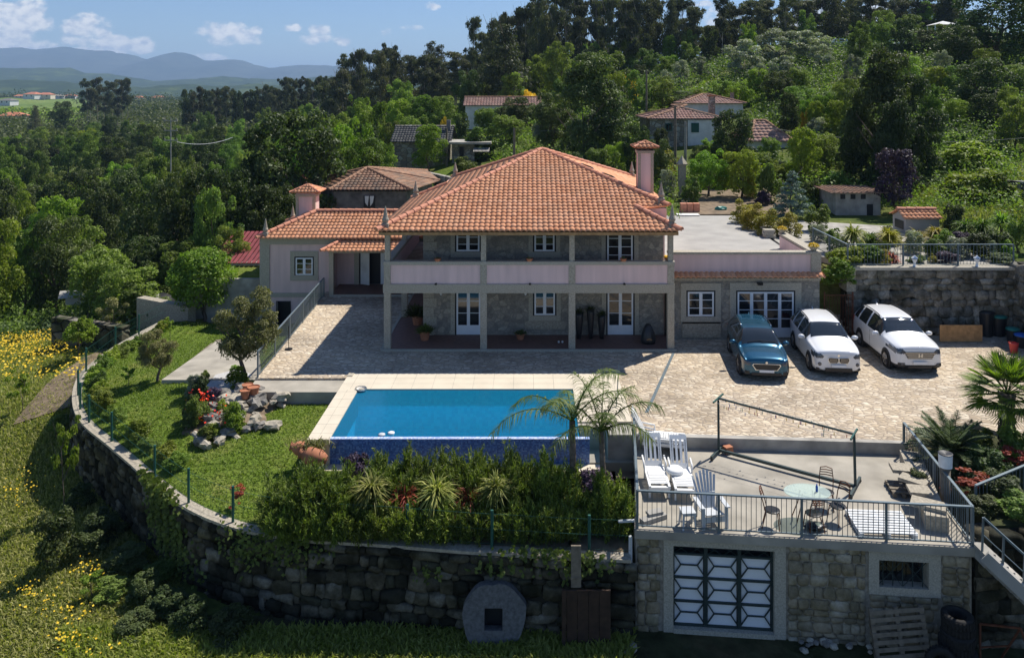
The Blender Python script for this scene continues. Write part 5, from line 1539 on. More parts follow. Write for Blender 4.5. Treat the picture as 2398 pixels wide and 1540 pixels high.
mb = MB(); mb.lathe([(0,.74),(.6,.74),(.61,.73),(.6,.72),(0,.72)], (0,0,0), 32); o = mb.build('tabletop', M_['clear_glass'], gt_, world=False); o.scale = (1.0,.72,1)
for a in (.6,2.5,3.8,5.6): MB().tube([(.2*math.cos(a),.15*math.sin(a),.72),(.26*math.cos(a),.2*math.sin(a),.4),(.42*math.cos(a),.3*math.sin(a),0)], .014, 6).build('leg', M_['rust'], gt_, world=False)
p = Vector(gt_.location)+Vector((.25,-.02,.745)); mb = MB(); mb.lathe([(0,0),(.033,0),(.033,.13),(.015,.16),(.015,.2),(0,.2)], p, 12); tag(mb.build('bottle', M_['blue_plastic']), 'small dark blue bottle standing on the glass table', 'bottle')
# pallets
def pallet(name, label, M, mat, n=9, w=1.25, d=.95, blocks=True, group=None):
    t = thing(name, label, 'pallet', tuple(M.translation), 0, group)
    R3 = M.to_3x3().to_4x4()
    def bx(mb, x, y, z, a, b_, c): mb.cbox(M @ Vector((x, y, z)), (a, b_, c), M=R3)
    mb = MB()
    for i in range(n): bx(mb, 0, -d/2+d*(i+.5)/n, .13, w, d/n*.58, .02)
    mb.build('deck_board', M_[mat], t)
    mb = MB()
    for x in (-w/2+.06, 0, w/2-.06):
        bx(mb, x, 0, .108, .1, d, .02); bx(mb, x, 0, .012, .1, d, .02)
        for y in (-d/2+.07, 0, d/2-.07): bx(mb, x, y, .06, .1, .13, .076)
    mb.build('block', M_[mat], t)
    return t
p = T_(2062,1232); pallet('wooden_pallet', 'white painted pallet lying flat on the terrace', Matrix.Translation(p) @ Matrix.Rotation(R(-4),4,'Z'), 'wood_painted', n=9, w=1.45, d=1.15)
p = T_(2107,1150); pallet('small_pallet', 'broken brown pallet beside the granite bench', Matrix.Translation(p) @ Matrix.Rotation(R(-8),4,'Z'), 'wood_old', n=4, w=.6, d=.8)
p = Vector((9.05, fy(9.05)-.42, -2.9)); pallet('wooden_pallet', 'weathered pallet leaning against the garage wall', Matrix.Translation(p+Vector((0,.0,.62))) @ Matrix.Rotation(R(78),4,'X') @ Matrix.Rotation(R(4),4,'Z'), 'wood_old', n=7, w=1.35, d=1.15)
# granite bench with slabs
bn = thing('granite_trough', 'long rough granite trough along the right rail of the terrace', 'trough', tuple(T_(2150,1185)), 0)
a_, b_ = T_(2112,1095)+Vector((.35,.25,0)), T_(2195,1245)+Vector((0,0,0))
mb = MB(); mb.beam(a_+Vector((0,0,.2)), b_+Vector((0,0,.2)), .55, .4); mb.build('trough_body', M_['granite_warm'], bn)
for i, (px, py, w, d, rz) in enumerate(((2113,1100,.62,.5,-.2),(2140,1128,.72,.42,-.75),(2152,1152,.55,.48,-.2),(2175,1185,.85,.48,-.55))):
    c = G(px, py, TZ0+.4); mb = MB(); mb.cbox(c+Vector((0,0,.05)), (w, d, .09), rz=rz)
    tag(mb.build('stone_slab', M_['granite_warm']), ['granite slab at the far end of the trough','long narrow granite slab, second from the far end of the trough','square granite slab with a drilled hole on the trough','thick granite slab nearest the front rail on the trough'][i], 'slab', 'granite slabs lying on the trough')
mb = MB(); c = T_(1530,1218); mb.cbox(c+Vector((0,0,.06)), (.75,.22,.11), rz=.5); mb.cbox(c+Vector((.05,.12,.15)), (.42,.22,.07), rz=.35)
tag(mb.build('concrete_block', M_['concrete_light']), 'two pale stone blocks stacked in the front left corner of the terrace', 'block')
# clothes drying frame
dr_ = thing('drying_frame', 'large dark green clothes drying frame on castors with empty lines', 'clothes rack', tuple(T_(1680,1075)), 0)
pa, pb = T_(1683,1062), T_(2003,1148); up = Vector((0,0,2.15)); hpa = pa + Vector((0,0,1.62)); hpb = pb+Vector((0,0,1.62))
zt = 1.55
hpa = at(1682, 932, pa.y); hpb = at(2000, 1016, pb.y)
mb = MB(); mb.beam(pa+Vector((0,0,.1)), hpa, .06); mb.build('post', M_['rail_dark'], dr_)
mb = MB(); mb.beam(pb+Vector((0,0,.1)), hpb, .06); mb.build('post', M_['rail_dark'], dr_)
mb = MB(); mb.beam(hpa, hpb, .05); mb.build('top_bar', M_['rail_dark'], dr_)
mb = MB(); mb.beam(pa+Vector((0,0,.12)), pb+Vector((0,0,.12)), .08); mb.build('bottom_bar', M_['rail_dark'], dr_)
dx = Vector((.42,.62,0)).normalized()
for q_, hq in ((pa, hpa), (pb, hpb)):
    MB().beam(q_-dx*.62+Vector((0,0,.12)), q_+dx*.62+Vector((0,0,.12)), .07).build('foot', M_['rail_dark'], dr_)
    MB().beam(hq-dx*.42, hq+dx*.42, .045).build('cross_arm', M_['dark_green_paint'], dr_)
    for s_ in (-1, 1): MB().lathe([(0,-.02),(.05,-.02),(.05,.02),(0,.02)], q_+dx*.58*s_+Vector((0,0,.05)), 10, Matrix.Rotation(PI/2, 3, 'X')).build('castor', M_['black_plastic'], dr_)
mb = MB()
for o_ in (-.36,-.12,.12,.36):
    pts = [(hpa+dx*o_).lerp(hpb+dx*o_, t_)+Vector((0,0,-.10*4*t_*(1-t_))) for t_ in np.linspace(0,1,9)]
    mb.tube(pts, .0035, 4)
mb.build('line', M_['grey_plastic'], dr_)
cols_ = ['red_plastic','blue_plastic','yellow_flower','green_plastic']
peg0 = None; q = random.Random(4)
for i in range(44):
    o_ = q.choice((-.36,-.12,.12,.36)); t_ = q.uniform(.04,.96)
    p = (hpa+dx*o_).lerp(hpb+dx*o_, t_)+Vector((0,0,-.10*4*t_*(1-t_)-.05))
    c_ = cols_[i % 4]
    ob = MB().cbox((0,0,0),(.016,.016,.085)).build('clothes_peg', M_[c_]); ob.location = p
    tag(ob, ['red','blue','yellow','green'][i % 4]+' peg hanging on the empty clothes lines', 'clothes peg', ['red','blue','yellow','green'][i % 4]+' pegs on the clothes lines')
mb = MB(); c = T_(1693,1060); mb.cbox(c+Vector((.15,-.02,.12)), (.26,.2,.2), rz=.4); tag(mb.build('peg_basket', M_['terracotta']), 'reddish peg basket standing by the left foot of the drying frame', 'basket')

# ---------------------------------------------------------------- things below the terrace
ms = thing('millstone', 'big round granite stone with a square hole leaning on the lower wall', 'millstone', tuple(at(1155,1480,20.1)), 0)
c = at(1156,1428,20.2); c.z = -2.42
mb = MB(); n = 40; vs = []; hs = .185
for yy in (-.14, .14):
    for i in range(n):
        a = 2*PI*i/n; r = .80*(1+.025*math.sin(a*3+1)+.02*math.sin(a*7)) * (1.06 if .3 < a < 1.5 else 1)
        vs.append(Vector((r*math.cos(a), yy, r*math.sin(a))))
    for i in range(n):
        a = 2*PI*i/n; m_ = max(abs(math.cos(a)), abs(math.sin(a))); vs.append(Vector((hs*1.25*math.cos(a)/m_, yy, hs*1.4*math.sin(a)/m_-.02)))
fs = []
for i in range(n):
    j = (i+1) % n
    fs += [(i, j, n+j, n+i), (2*n+j, 2*n+i, 3*n+i, 3*n+j), (j, i, 2*n+i, 2*n+j), (n+i, n+j, 3*n+j, 3*n+i)]
Mr = Matrix.Rotation(R(-9), 4, 'X')
mb.add([c + (Mr @ v) for v in vs], fs); mb.build('stone_disc', M_['millstone_grey'], ms)
MB().cbox(c+Vector((0,.16,0)), (.6,.02,.7)).build('dark_opening', M_['dark_frame'], ms)
pl_ = thing('wooden_plank', 'grey plank standing upright against the lower wall', 'plank', tuple(at(1349,1370,20.0))); MB().cbox(at(1349,1325,20.0), (.25,.05,1.05)).build('board', M_['wood_old'], pl_)
MB().cbox(at(1349,1325,19.97)+Vector((0,0,-.3)), (.27,.03,.07)).build('batten', M_['wood_old'], pl_)
dp = thing('old_door', 'brown metal sheet door leaning at the wall below the plank', 'door', tuple(at(1375,1490,19.9)))
mb = MB(); c = at(1378,1455,19.9)
for i in range(4): mb.cbox(c+Vector((-.42+i*.28,0,0)), (.27,.05+.01*(i % 2),1.6))
mb.build('sheet', M_['dark_rust'], dp); MB().cbox(c+Vector((-.62,-.03,-.02)), (.1,.06,1.7)).build('frame', M_['dark_rust'], dp)
# tyres
ty = thing('tyre', 'worn tyre in the stack', 'tyre', (0,0,0))
mb = MB(); mb.lathe([(.20,-.09),(.27,-.11),(.33,-.10),(.345,0),(.33,.10),(.27,.11),(.20,.09),(.21,0),(.20,-.09)], (0,0,0), 28); mb.build('tread', M_['rubber'], ty, smooth=True, world=False)
mb = MB()
for i in range(28): a = 2*PI*i/28; mb.cbox((.345*math.cos(a), .345*math.sin(a), 0), (.02,.04,.15), rz=a)
mb.build('lug', M_['rubber'], ty, world=False)
used = [False]; base = Vector((10.35, fy(10.35)-.62, -2.92))
for i in range(6):
    place(ty, used, base+Vector((.03*math.sin(i*2), .03*math.cos(i*3), .12+i*.215)), i*.7, (1.18-.03*i,)*3, ['lowest tyre of the stack by the garage window','second tyre from the ground in the stack','third tyre from the ground in the stack','fourth tyre from the ground in the stack','fifth tyre, just under the top one of the stack','topmost tyre of the stack by the garage window'][i], 'tyres stacked beside the garage')
o = place(ty, used, (9.78, fy(9.78)-1.0, -2.58), 0, (1.0,)*3, 'single tyre leaning upright against the tyre stack', 'tyres stacked beside the garage'); o.rotation_euler = (R(78), 0, R(-15))
bk = thing('bucket', 'white plastic bucket in front of the tyre stack', 'bucket', (10.1, 18.6, -2.9)); MB().lathe([(0,0),(.09,0),(.125,.24),(.135,.24),(.12,.22),(.085,.02),(0,.02)], (0,0,0), 16).build('pail', M_['white_plastic'], bk, world=False)
mb = MB(); mb.tube([(-.13,0,.23),(-.09,.02,.33),(.09,.02,.33),(.13,0,.23)], .006, 5); mb.build('handle', M_['black_metal'], bk, world=False)
rf = thing('rusty_frame', 'rusty steel trestle frame standing right of the tyres', 'frame', (11.3, 18.9, -2.9))
mb = MB(); P_ = [Vector((10.95,19.2,-2.9)),Vector((10.95,19.2,-1.95)),Vector((11.75,18.9,-1.85)),Vector((11.95,18.5,-2.9)),Vector((11.6,19.4,-2.9))]
for a, b in ((0,1),(1,2),(2,3),(2,4)): mb.beam(P_[a], P_[b], .04)
mb.beam(P_[0].lerp(P_[1],.4), P_[4].lerp(P_[2],.4), .03); mb.build('bar', M_['rust'], rf)
q = random.Random(12)
for i in range(18):
    px = q.uniform(1875,2040); py = q.uniform(1490,1530); c = G(px, py, -2.95); r = q.uniform(.04,.11)
    mb = MB(); mb.blob((0,0,r*.5), (r*1.2, r, r*.8), seed=i, sub=2, amp=.3); o = mb.build('rubble_stone', M_['granite_light' if q.random() < .5 else 'rock_grey'], loc=c)
    tag(o, 'pale broken stone lying on the dark ground before the garage', 'stone', 'broken stones before the garage')
for i in range(7):
    c = G(1478+q.uniform(-18,18), 1480+i*9, -3.0); r = q.uniform(.06,.12); mb = MB(); mb.blob((0,0,r*.5), (r*1.3, r, r*.8), seed=i+50, sub=2, amp=.3)
    tag(mb.build('rubble_stone', M_['concrete'], loc=c), 'pale stone in the weeds left of the garage gate', 'stone', 'stones left of the garage gate')

# ---------------------------------------------------------------- things around the pool and house
am = thing('amphora_planter', 'large terracotta amphora lying on its side, planted, at the pool corner', 'planter', tuple(at(722,1082,24.6)))
c = at(722,1062,24.4); Mx = Matrix.Rotation(PI/2, 3, 'Y') @ Matrix.Rotation(.0, 3, 'X')
for j, (o_, sc_) in enumerate(((Vector((.22,-.15,-.02)),1.0),(Vector((-.22,.1,.1)),.8))):
    mb = MB(); mb.lathe([(r*sc_, z*sc_) for r, z in ((.0,-.42),(.12,-.4),(.24,-.2),(.28,0),(.25,.2),(.17,.32),(.12,.38),(.17,.46),(.15,.46),(.1,.38))], c+o_, 20, Matrix.Rotation(-PI/2+.25, 3, 'Y'))
    mb.build('jar', M_['terracotta'], am, smooth=True)
rs = np.random.RandomState(8); n = 420
B = np.array(c)+np.array([.05,.1,.18])+rs.normal(size=(n,3))*[.26,.12,.03]; dd = rs.normal(size=(n,3))*.6; dd[:,2] = 1
mesh_obj('plants', spiky_mesh('plants', B-np.array(rootloc(am)), dd, rs.uniform(.12,.3,n), .03, 3, M_['leaf_olivegold']), am)
for i, (px, py) in enumerate(((894,1018),(916,1014))):
    c = G(px, py, -.01); mb = MB(); mb.lathe([(0,.05),(.07,.05),(.11,.03),(.11,-.02),(0,-.04)], c, 18)
    tag(mb.build('pool_float', M_['white_plastic' if i else 'grey_plastic'], smooth=True), ['grey round float drifting on the pool near the overflow edge','cream round float drifting on the pool, right of the grey one'][i], 'pool float')
nt_ = thing('pool_net', 'skimmer net with white mesh lying over the back left pool edge', 'pool net', tuple(G(845,910,.04)))
mb = MB(); c = G(845,908,.07); mb.tube([c+Vector((.2*math.cos(a),.16*math.sin(a),.02*math.sin(a))) for a in np.linspace(0,2*PI,14)], .012, 5); mb.build('rim', M_['rail_paint'], nt_)
mb = MB(); mb.lathe([(.19,0),(.15,-.06),(.0,-.09)], c+Vector((.05,-.05,0)), 12); mb.build('net', M_['white_plaster'], nt_)
mb = MB(); mb.tube([G(1443,952,.03), at(1450,850,27.6)], .018, 6); tag(mb.build('pole', M_['rail_paint']), 'long thin aluminium pool pole standing upright beside the palm', 'pole')
# small gate at the pool steps
mb = MB(); c = G(790,892,0); mb.box(-7.25,-7.0,29.5,30.3,-.3,-.1); mb.box(-7.0,-6.8,30.32,30.68,.03,.06); o = mb.build('pool_step', M_['granite'], pool)
# hook stand on the cobbles
hs_ = thing('umbrella_stand', 'slim iron stand with a flat foot beside the left railing', 'stand', tuple(G(676,818,0)))
mb = MB(); mb.lathe([(0,.03),(.16,.03),(.16,0)], rootloc(hs_), 14); mb.build('foot', M_['black_metal'], hs_)
mb = MB(); p = rootloc(hs_); mb.tube([p, p+Vector((0,0,1.0))], .015, 6); mb.build('pole', M_['black_metal'], hs_)
# porch pots
def vase(label, px, py, D, h, r, plant=True):
    p = at(px, py, D); p.z = .06
    t = thing('tall_vase', label, 'vase', tuple(p), 0, 'tall black vases on the porch')
    MB().lathe([(0,0),(r*.55,0),(r*.7,h*.3),(r,h*.85),(r*.9,h),(r*.75,h),(r*.7,h*.9),(0,h*.9)], (0,0,0), 16).build('jar', M_['black_plastic'], t, smooth=True, world=False)
    rs = np.random.RandomState(int(px)); n = 160; B = rs.normal(size=(n,3))*.05+np.array([0,0,h*.9]); dd = rs.normal(size=(n,3))*.7; dd[:,2] = 1
    mesh_obj('plant', spiky_mesh('plant', B, dd, rs.uniform(.15,.4,n), .03, 3, M_['leaf_dark']), t)
vase('shortest tall black vase, nearest the porch column', 1356, 795, 34.9, 1.15, .19)
vase('tallest black vase with a bushy plant, middle of the three', 1383, 795, 34.9, 1.3, .17)
vase('slim black vase right of the other two, beside the white door', 1409, 795, 34.9, 1.05, .18)
def potted(name, label, p, r, h, pr, ph, leaf, mat='terracotta', n=500, cat='potted plant'):
    t = thing(name, label, cat, tuple(p))
    MB().lathe([(0,0),(r*.7,0),(r,h),(r*1.08,h),(r*1.08,h*.88),(r*.95,h*.88),(r*.9,h*.9),(0,h*.9)], (0,0,0), 16).build('pot', M_[mat], t, smooth=False, world=False)
    if n:
        rs = np.random.RandomState(len(label)); B = rs.normal(size=(n,3))*[pr*.3,pr*.3,.02]+np.array([0,0,h*.9]); dd = rs.normal(size=(n,3))*[.7,.7,.3]; dd[:,2] = np.abs(dd[:,2])+.5
        mesh_obj('foliage', spiky_mesh('foliage', B, dd, rs.uniform(.3,1,n)*ph, .035, 3, M_[leaf], .3), t)
    return t
potted('potted_plant', 'large leafy plant in a pot in the shaded porch corner', Vector((-5.25,37.0,.06)), .28, .45, .5, .9, 'leaf_dark')
potted('potted_plant', 'low bushy plant in a red pot at the left end of the porch', Vector((-4.6,34.7,.06)), .24, .4, .4, .5, 'leaf_green')
potted('potted_plant', 'small dark pot plant under the lower window of the porch', Vector((-.4,34.8,.06)), .2, .25, .3, .3, 'leaf_dark', n=200)
orn = thing('garden_ornament', 'dark cone shaped wicker ornament at the right end of the porch', 'ornament', (5.15, 34.3, .06))
MB().lathe([(0,0),(.30,0),(.33,.15),(.28,.45),(.17,.7),(.1,.8),(0,.83)], (0,0,0), 16).build('body', M_['black_plastic'], orn, smooth=True, world=False)
mb = MB(); mb.tube([(-.12,-.34,.22),(0,-.36,.27),(.12,-.34,.22)], .018, 5); mb.build('bow', M_['wood_warm'], orn, world=False)
sh = thing('shoes', 'pair of pale shoes left on the porch floor', 'shoes', (1.35,34.3,.06))
for dx_ in (-.08,.08): mb2 = MB(); mb2.blob((dx_,0,.04),(.05,.13,.04),seed=2,sub=2,amp=.1); mb2.build('shoe', M_['white_plastic'], sh, smooth=True, world=False)
for i, x in enumerate((-3.9, .0, 3.98)):
    potted('hanging_bowl', ['terracotta bowl planter on the left third of the balcony coping','terracotta bowl planter on the middle of the balcony coping','terracotta bowl planter on the balcony coping before the upper glazed door'][i], Vector((x,33.5,3.765)), .15, .12, .1, .12, 'leaf_olivegold', n=60, cat='planter')
potted('flower_bowl', 'yellow flower in a pot at the right end of the balcony coping', Vector((5.85,33.8,3.765)), .1, .12, .12, .2, 'flower_yellow', n=60, cat='planter')
for i, (px, py, D) in enumerate(((1832,545,39.4),(1905,584,35.1))):
    p = at(px, py, D); p.z = 3.885
    t = thing('flower_bowl', ['stone bowl of yellow flowers at the far end of the pink parapet','stone bowl of yellow flowers on the near corner of the pink parapet'][i], 'planter', tuple(p))
    MB().lathe([(0,0),(.1,0),(.12,.04),(.25,.2),(.27,.2),(.2,.14),(0,.12)], (0,0,0), 16).build('bowl', M_['granite_light'], t, smooth=True, world=False)
    mesh_obj('flowers', crown_mesh('flowers', [(0,0,.22,.24,.24,.12)], 500, .03, 5, M_['flower_yellow']), t)
# pots on the rockery
for i, (px, py, r, h, lb) in enumerate(((574,932,.17,.30,'narrow brown pot in front of the two wider ones'),(594,925,.21,.32,'wide brown barrel pot at the right of the three'),(580,915,.19,.25,'brown pot of water behind the other two'))):
    p = G(px, py, -.12); potted('terracotta_pot', lb, p, r, h, 0, 0, None, n=0, cat='pot')
# stones, logs and slabs of the rockery
q = random.Random(21)
RK = [(500,1015),(520,1000),(545,985),(560,970),(480,1030),(535,1025),(515,1040),(560,1000),(590,950),(575,965),(610,940),(620,955),(600,965),(640,945),(550,955),(525,965),(500,985),(495,1000),(480,1045),(470,1035),(540,1005),(585,985),(570,945),(630,950)]
mb = MB(); c = G(545, 972, -.55); mb.blob((c.x, c.y, lz(c.x,c.y)-.12), (1.6,1.1,.34), seed=5, sub=3, amp=.3); c = G(610,945,-.5); mb.blob((c.x, c.y-.1, lz(c.x,c.y)-.15), (.9,.5,.34), seed=6, sub=3, amp=.3); o = mb.build('rockery_soil', M_['soil'], smooth=True); o['kind'] = 'structure'
for i in range(26): RK.append((int(q.gauss(560,48)), int(q.gauss(975,26))))
for i, (px, py) in enumerate(RK):
    c = G(px, py, -.72); c.z = lz(c.x, c.y)+.05+(.20 if py < 985 else .10 if py < 1010 else 0); r = q.uniform(.09,.23)
    mb = MB(); mb.blob((0,0,r*.5), (r*1.4, r*.9, r*.7), seed=i+9, sub=2, amp=.45, sq=.75, M=Matrix.Rotation(q.uniform(0,3),3,'Z'))
    tag(mb.build('rock', M_['rock_grey' if i % 3 else 'granite_warm'], loc=c, smooth=False), ['small','wide','middling'][i % 3]+' grey rock of the flower rockery on the lawn', 'rock', 'rocks of the lawn rockery')
for i, (a, b) in enumerate((((505,985),(545,1020)),((525,1000),(560,1032)),((490,1010),(520,1042)),((455,1020),(490,1048)))):
    pa_, pb_ = G(a[0], a[1], -.6), G(b[0], b[1], -.7); mb = MB(); mb.tube([pa_+Vector((0,0,.08)), pb_+Vector((0,0,.02))], .10, 8)
    tag(mb.build('stone_log', M_['granite']), 'grey half round stone edging log in the rockery', 'edging log', 'edging logs of the rockery')
for i, (px, py, w, d, rz, lb) in enumerate(((588,958,.8,.4,.5,'wide flat stone slab leaning on the rockery'),(640,938,.8,.12,-.45,'thin cream stone strip at the right end of the rockery'),(655,948,.5,.12,-.5,'short cream stone strip at the right end of the rockery'),(612,945,.9,.14,.5,'long narrow stone lying across the rocks'))):
    c = G(px, py, -.45); mb = MB(); mb.cbox(c, (w,d,.07), M=Matrix.Rotation(rz,4,'Z') @ Matrix.Rotation(R(12),4,'X')); tag(mb.build('stone_slab', M_['stone_beige' if i in (1,2) else 'concrete']), lb, 'slab')
gv = MB(); pg = [G(a, b, -.66) for a, b in ((505,885),(560,870),(590,885),(560,930),(545,960),(520,965),(512,930),(480,915))]
gv.prism([(p.x, p.y) for p in pg], -1.2, -.52); o = gv.build('gravel', M_['gravel_white']); o['kind'] = 'structure'
# planks on the concrete path
for i, ((ax, ay), (bx_, by)) in enumerate((((455,845),(500,808)),((468,845),(512,800)))):
    pa_, pb_ = G(ax, ay, -.98), G(bx_, by, -1.22); mb = MB(); mb.beam(pa_+Vector((0,0,.06)), pb_+Vector((0,0,.06)), .22, .09)
    tag(mb.build('wooden_beam', M_['wood_old']), ['left grey beam lying on the concrete path','right grey beam lying on the concrete path'][i], 'beam')
# mesh fence on the curved wall
fn = thing('mesh_fence', 'green wire mesh fence with round posts along the curved wall', 'fence', tuple(WS[40]))
FPX = [(532,1232),(414,1184),(353,1127),(333,1100) ,(258,1031),(218,991),(184,958),(175,925),(207,868),(267,817),(325,783),(719,1252),(938,1275),(1160,1290),(1385,1306)]
mid = [o_.lerp(i_, .55) for o_, i_ in zip(outer, inner)]
def near(P, p): return min(P, key=lambda a: (a.xy-p.xy).length)
tops = {}
for (px, py) in FPX:
    if (px, py) == (333,1100): continue
    p = near(mid, G(px, py, -1.0)); MB().tube([p+Vector((0,0,-.03)), p+Vector((0,0,1.0))], .04, 8).build('post', M_['dark_green_paint'], fn)
mb = MB()
for zz in (.12,.5,.9):
    for a, b in zip(mid[:-1], mid[1:]): mb.beam(a+Vector((0,0,zz)), b+Vector((0,0,zz)), .006)
for a, b in zip(mid[:-1], mid[1:]):
    L_ = (b-a).length
    for i in range(int(L_/.10)): p = a.lerp(b, i*.10/L_); mb.beam(p+Vector((0,0,.05)), p+Vector((0,0,.92)), .003)
mb.build('wire_mesh', M_['dark_green_paint'], fn)
mb = MB(); c = at(1467,1219,20.45); mb.cbox(c, (.42,.06,.05), rz=.1); tag(mb.build('metal_bracket', M_['grey_plastic']), 'short pale metal bracket sticking out left of the terrace rail', 'bracket')
# right hand clutter by the wall
def bin_(label, px, py, r, h, lid, body='black_plastic'):
    p = G(px, py, 0); t = thing('bin', label, 'bin', tuple(p))
    MB().lathe([(0,0),(r*.82,0),(r,h),(0,h)], (0,0,0), 18).build('body', M_[body], t, smooth=False, world=False)
    MB().lathe([(r*1.06,h-.02),(r*1.08,h+.03),(r*.7,h+.08),(0,h+.1)], (0,0,0), 18).build('lid', M_[lid], t, smooth=True, world=False)
bin_('tall black barrel in the corner of the boulder wall', 2308, 785, .36, 1.05, 'black_plastic')
bin_('dark bin with a green lid, second from the barrel', 2338, 785, .33, .85, 'green_plastic')
bin_('dark bin with a teal lid near the side wall', 2372, 800, .27, .55, 'green_plastic')
bin_('dark bin with a blue lid at the right frame edge', 2392, 812, .27, .5, 'blue_plastic')
bk2 = thing('bucket', 'red bucket on the cobbles by the bins', 'bucket', tuple(G(2374,826,0))); MB().lathe([(0,0),(.13,0),(.19,.42),(.2,.42),(.18,.38),(0,.3)], (0,0,0), 14).build('pail', M_['red_plastic'], bk2, world=False); MB().tube([(-.19,0,.4),(0,.05,.5),(.19,0,.4)], .008, 5).build('handle', M_['black_metal'], bk2, world=False)
bd_ = thing('leaning_chipboard', 'chipboard panel with battens leaning at the boulder wall', 'panel', tuple(G(2245,780,0)))
MB().cbox(G(2245,780,.42)+Vector((.1,.0,0)), (1.85,.04,.72)).build('board', M_['wood_warm'], bd_)
mb = MB(); 
for x in (-.55,.15,.95): mb.cbox(Vector(bd_.location)+Vector((x+.1,-.04,.42)), (.08,.04,.74))
mb.build('batten', M_['wood_old'], bd_)
bd2 = thing('leaning_boards', 'two short boards standing left of the chipboard panel', 'board', tuple(G(2188,778,0)))
for x in (-.12,.12): MB().cbox(Vector(bd2.location)+Vector((x,0,.36)), (.16,.04,.72)).build('board', M_['wood_warm'], bd2)
mb = MB(); p = G(2213,785,0); mb.tube([p, p+Vector((-.25,.1,.75))], .16, 10); tag(mb.build('drain_tube', M_['rubber']), 'black plastic tube leaning between the boards', 'tube')
# wooden lamp post
lp = thing('lamp_post', 'round wooden post lamp with a dark top ring beside the terrace rail', 'lamp post', tuple(at(2214,1190,21.6)))
pz = at(2214,1092,21.6); MB().tube([Vector((pz.x,pz.y,-1.2)), pz], .13, 14).build('post', M_['wood_old'], lp, smooth=True)
mb = MB(); mb.lathe([(0,0),(.17,0),(.18,.34),(.17,.36),(.15,.3),(0,.3)], pz, 18); mb.build('lamp_head', M_['wood_painted'], lp, smooth=False)
mb = MB(); mb.lathe([(.172,.33),(.19,.37),(.16,.38),(.0,.34)], pz, 18); mb.build('ring', M_['dark_trim'], lp)
for i, px in enumerate((2858*.7494, 3053*.7494)):
    p = Vector(((px-CX)/F*35.6, 35.6, 3.09)); t = thing('garden_lantern', ['small white lantern on the wall coping, left one','small white lantern on the wall coping, right one'][i], 'lantern', tuple(p))
    MB().lathe([(0,0),(.09,0),(.05,.06),(.05,.14),(.12,.3),(.12,.32)], (0,0,0), 8).build('base', M_['white_paint'], t, world=False)
    MB().lathe([(.15,.36),(.06,.44),(.0,.5)], (0,0,0), 8).build('cap', M_['white_paint'], t, world=False)

# ---------------------------------------------------------------- neighbouring buildings
def gx(px, D): return (px-CX)/F*D
def gz(py, D): return CAMZ-(py-HY)/F*D
def poly_walls(mb, P, z0, z1, th=.3):
    n = len(P); mb.prism(P, z0, z1)
def small_window(par, x0, x1, z0, z1, y, mat='window_glass', fr='white_paint'):
    w = MB().box(x0-.08, x1+.08, y-.06, y+.02, z0-.08, z1+.08).build('window', M_[fr], par)
    mb = MB(); mb.box(x0, (x0+x1)/2-.03, y-.075, y-.061, z0, z1); mb.box((x0+x1)/2+.03, x1, y-.075, y-.061, z0, z1); mb.build('pane', M_[mat], w)
    return w
def bg_house(name, label, cat, x0, x1, y0, y1, z0, ze, zr, wall, roof, form='hip', pitch=.3, row=.5, over=.35, cap='old_ridge_clay', inset=None):
    t = thing(name, label, cat, ((x0+x1)/2, (y0+y1)/2, z0))
    mb = MB(); mb.box(x0, x1, y0, y1, z0-1.5, ze)
    xm, ym = (x0+x1)/2, (y0+y1)/2
    a, b, c, d = (x0-over, y0-over, ze), (x1+over, y0-over, ze), (x1+over, y1+over, ze), (x0-over, y1+over, ze)
    rm = MB()
    if form == 'hip':
        ins = inset if inset is not None else min((x1-x0)/2, (y1-y0)/2)
        e, f_ = (x0+ins, ym, zr), (x1-ins-.01, ym, zr)
        faces = [[a, b, f_, e], [c, d, e, f_], [d, a, e], [b, c, f_]]
        for p, q_ in ((a, e), (d, e), (b, f_), (c, f_), (e, f_)): ridge_caps(rm, Vector(p)+Vector((0,0,.06)), Vector(q_)+Vector((0,0,.07)), r=.13, L=.5)
    elif form == 'gable':
        e, f_ = (x0-over, ym, zr), (x1+over, ym, zr)
        faces = [[a, b, f_, e], [c, d, e, f_]]
        mb.add([(x0, y0, ze), (x0, y1, ze), (x0, ym, zr-.05)], [(0,1,2)]); mb.add([(x1, y0, ze), (x1, y1, ze), (x1, ym, zr-.05)], [(0,2,1)])
        ridge_caps(rm, Vector(e)+Vector((0,0,.06)), Vector(f_)+Vector((0,0,.06)), r=.13, L=.5)
    else:   # lean-to, high at the back
        e, f_ = (x0-over, y1+over, zr), (x1+over, y1+over, zr); faces = [[a, b, f_, e]]
        mb.box(x0, x1, y1-.2, y1-.001, ze, zr-.08)
    mb.build('wall', M_[wall], t)
    for fc in faces: tile_plane('roof', fc, M_[roof], t, pitch=pitch, row=row, amp=.06)
    if rm.v: rm.build('ridge_tile', M_[cap], t)
    return t
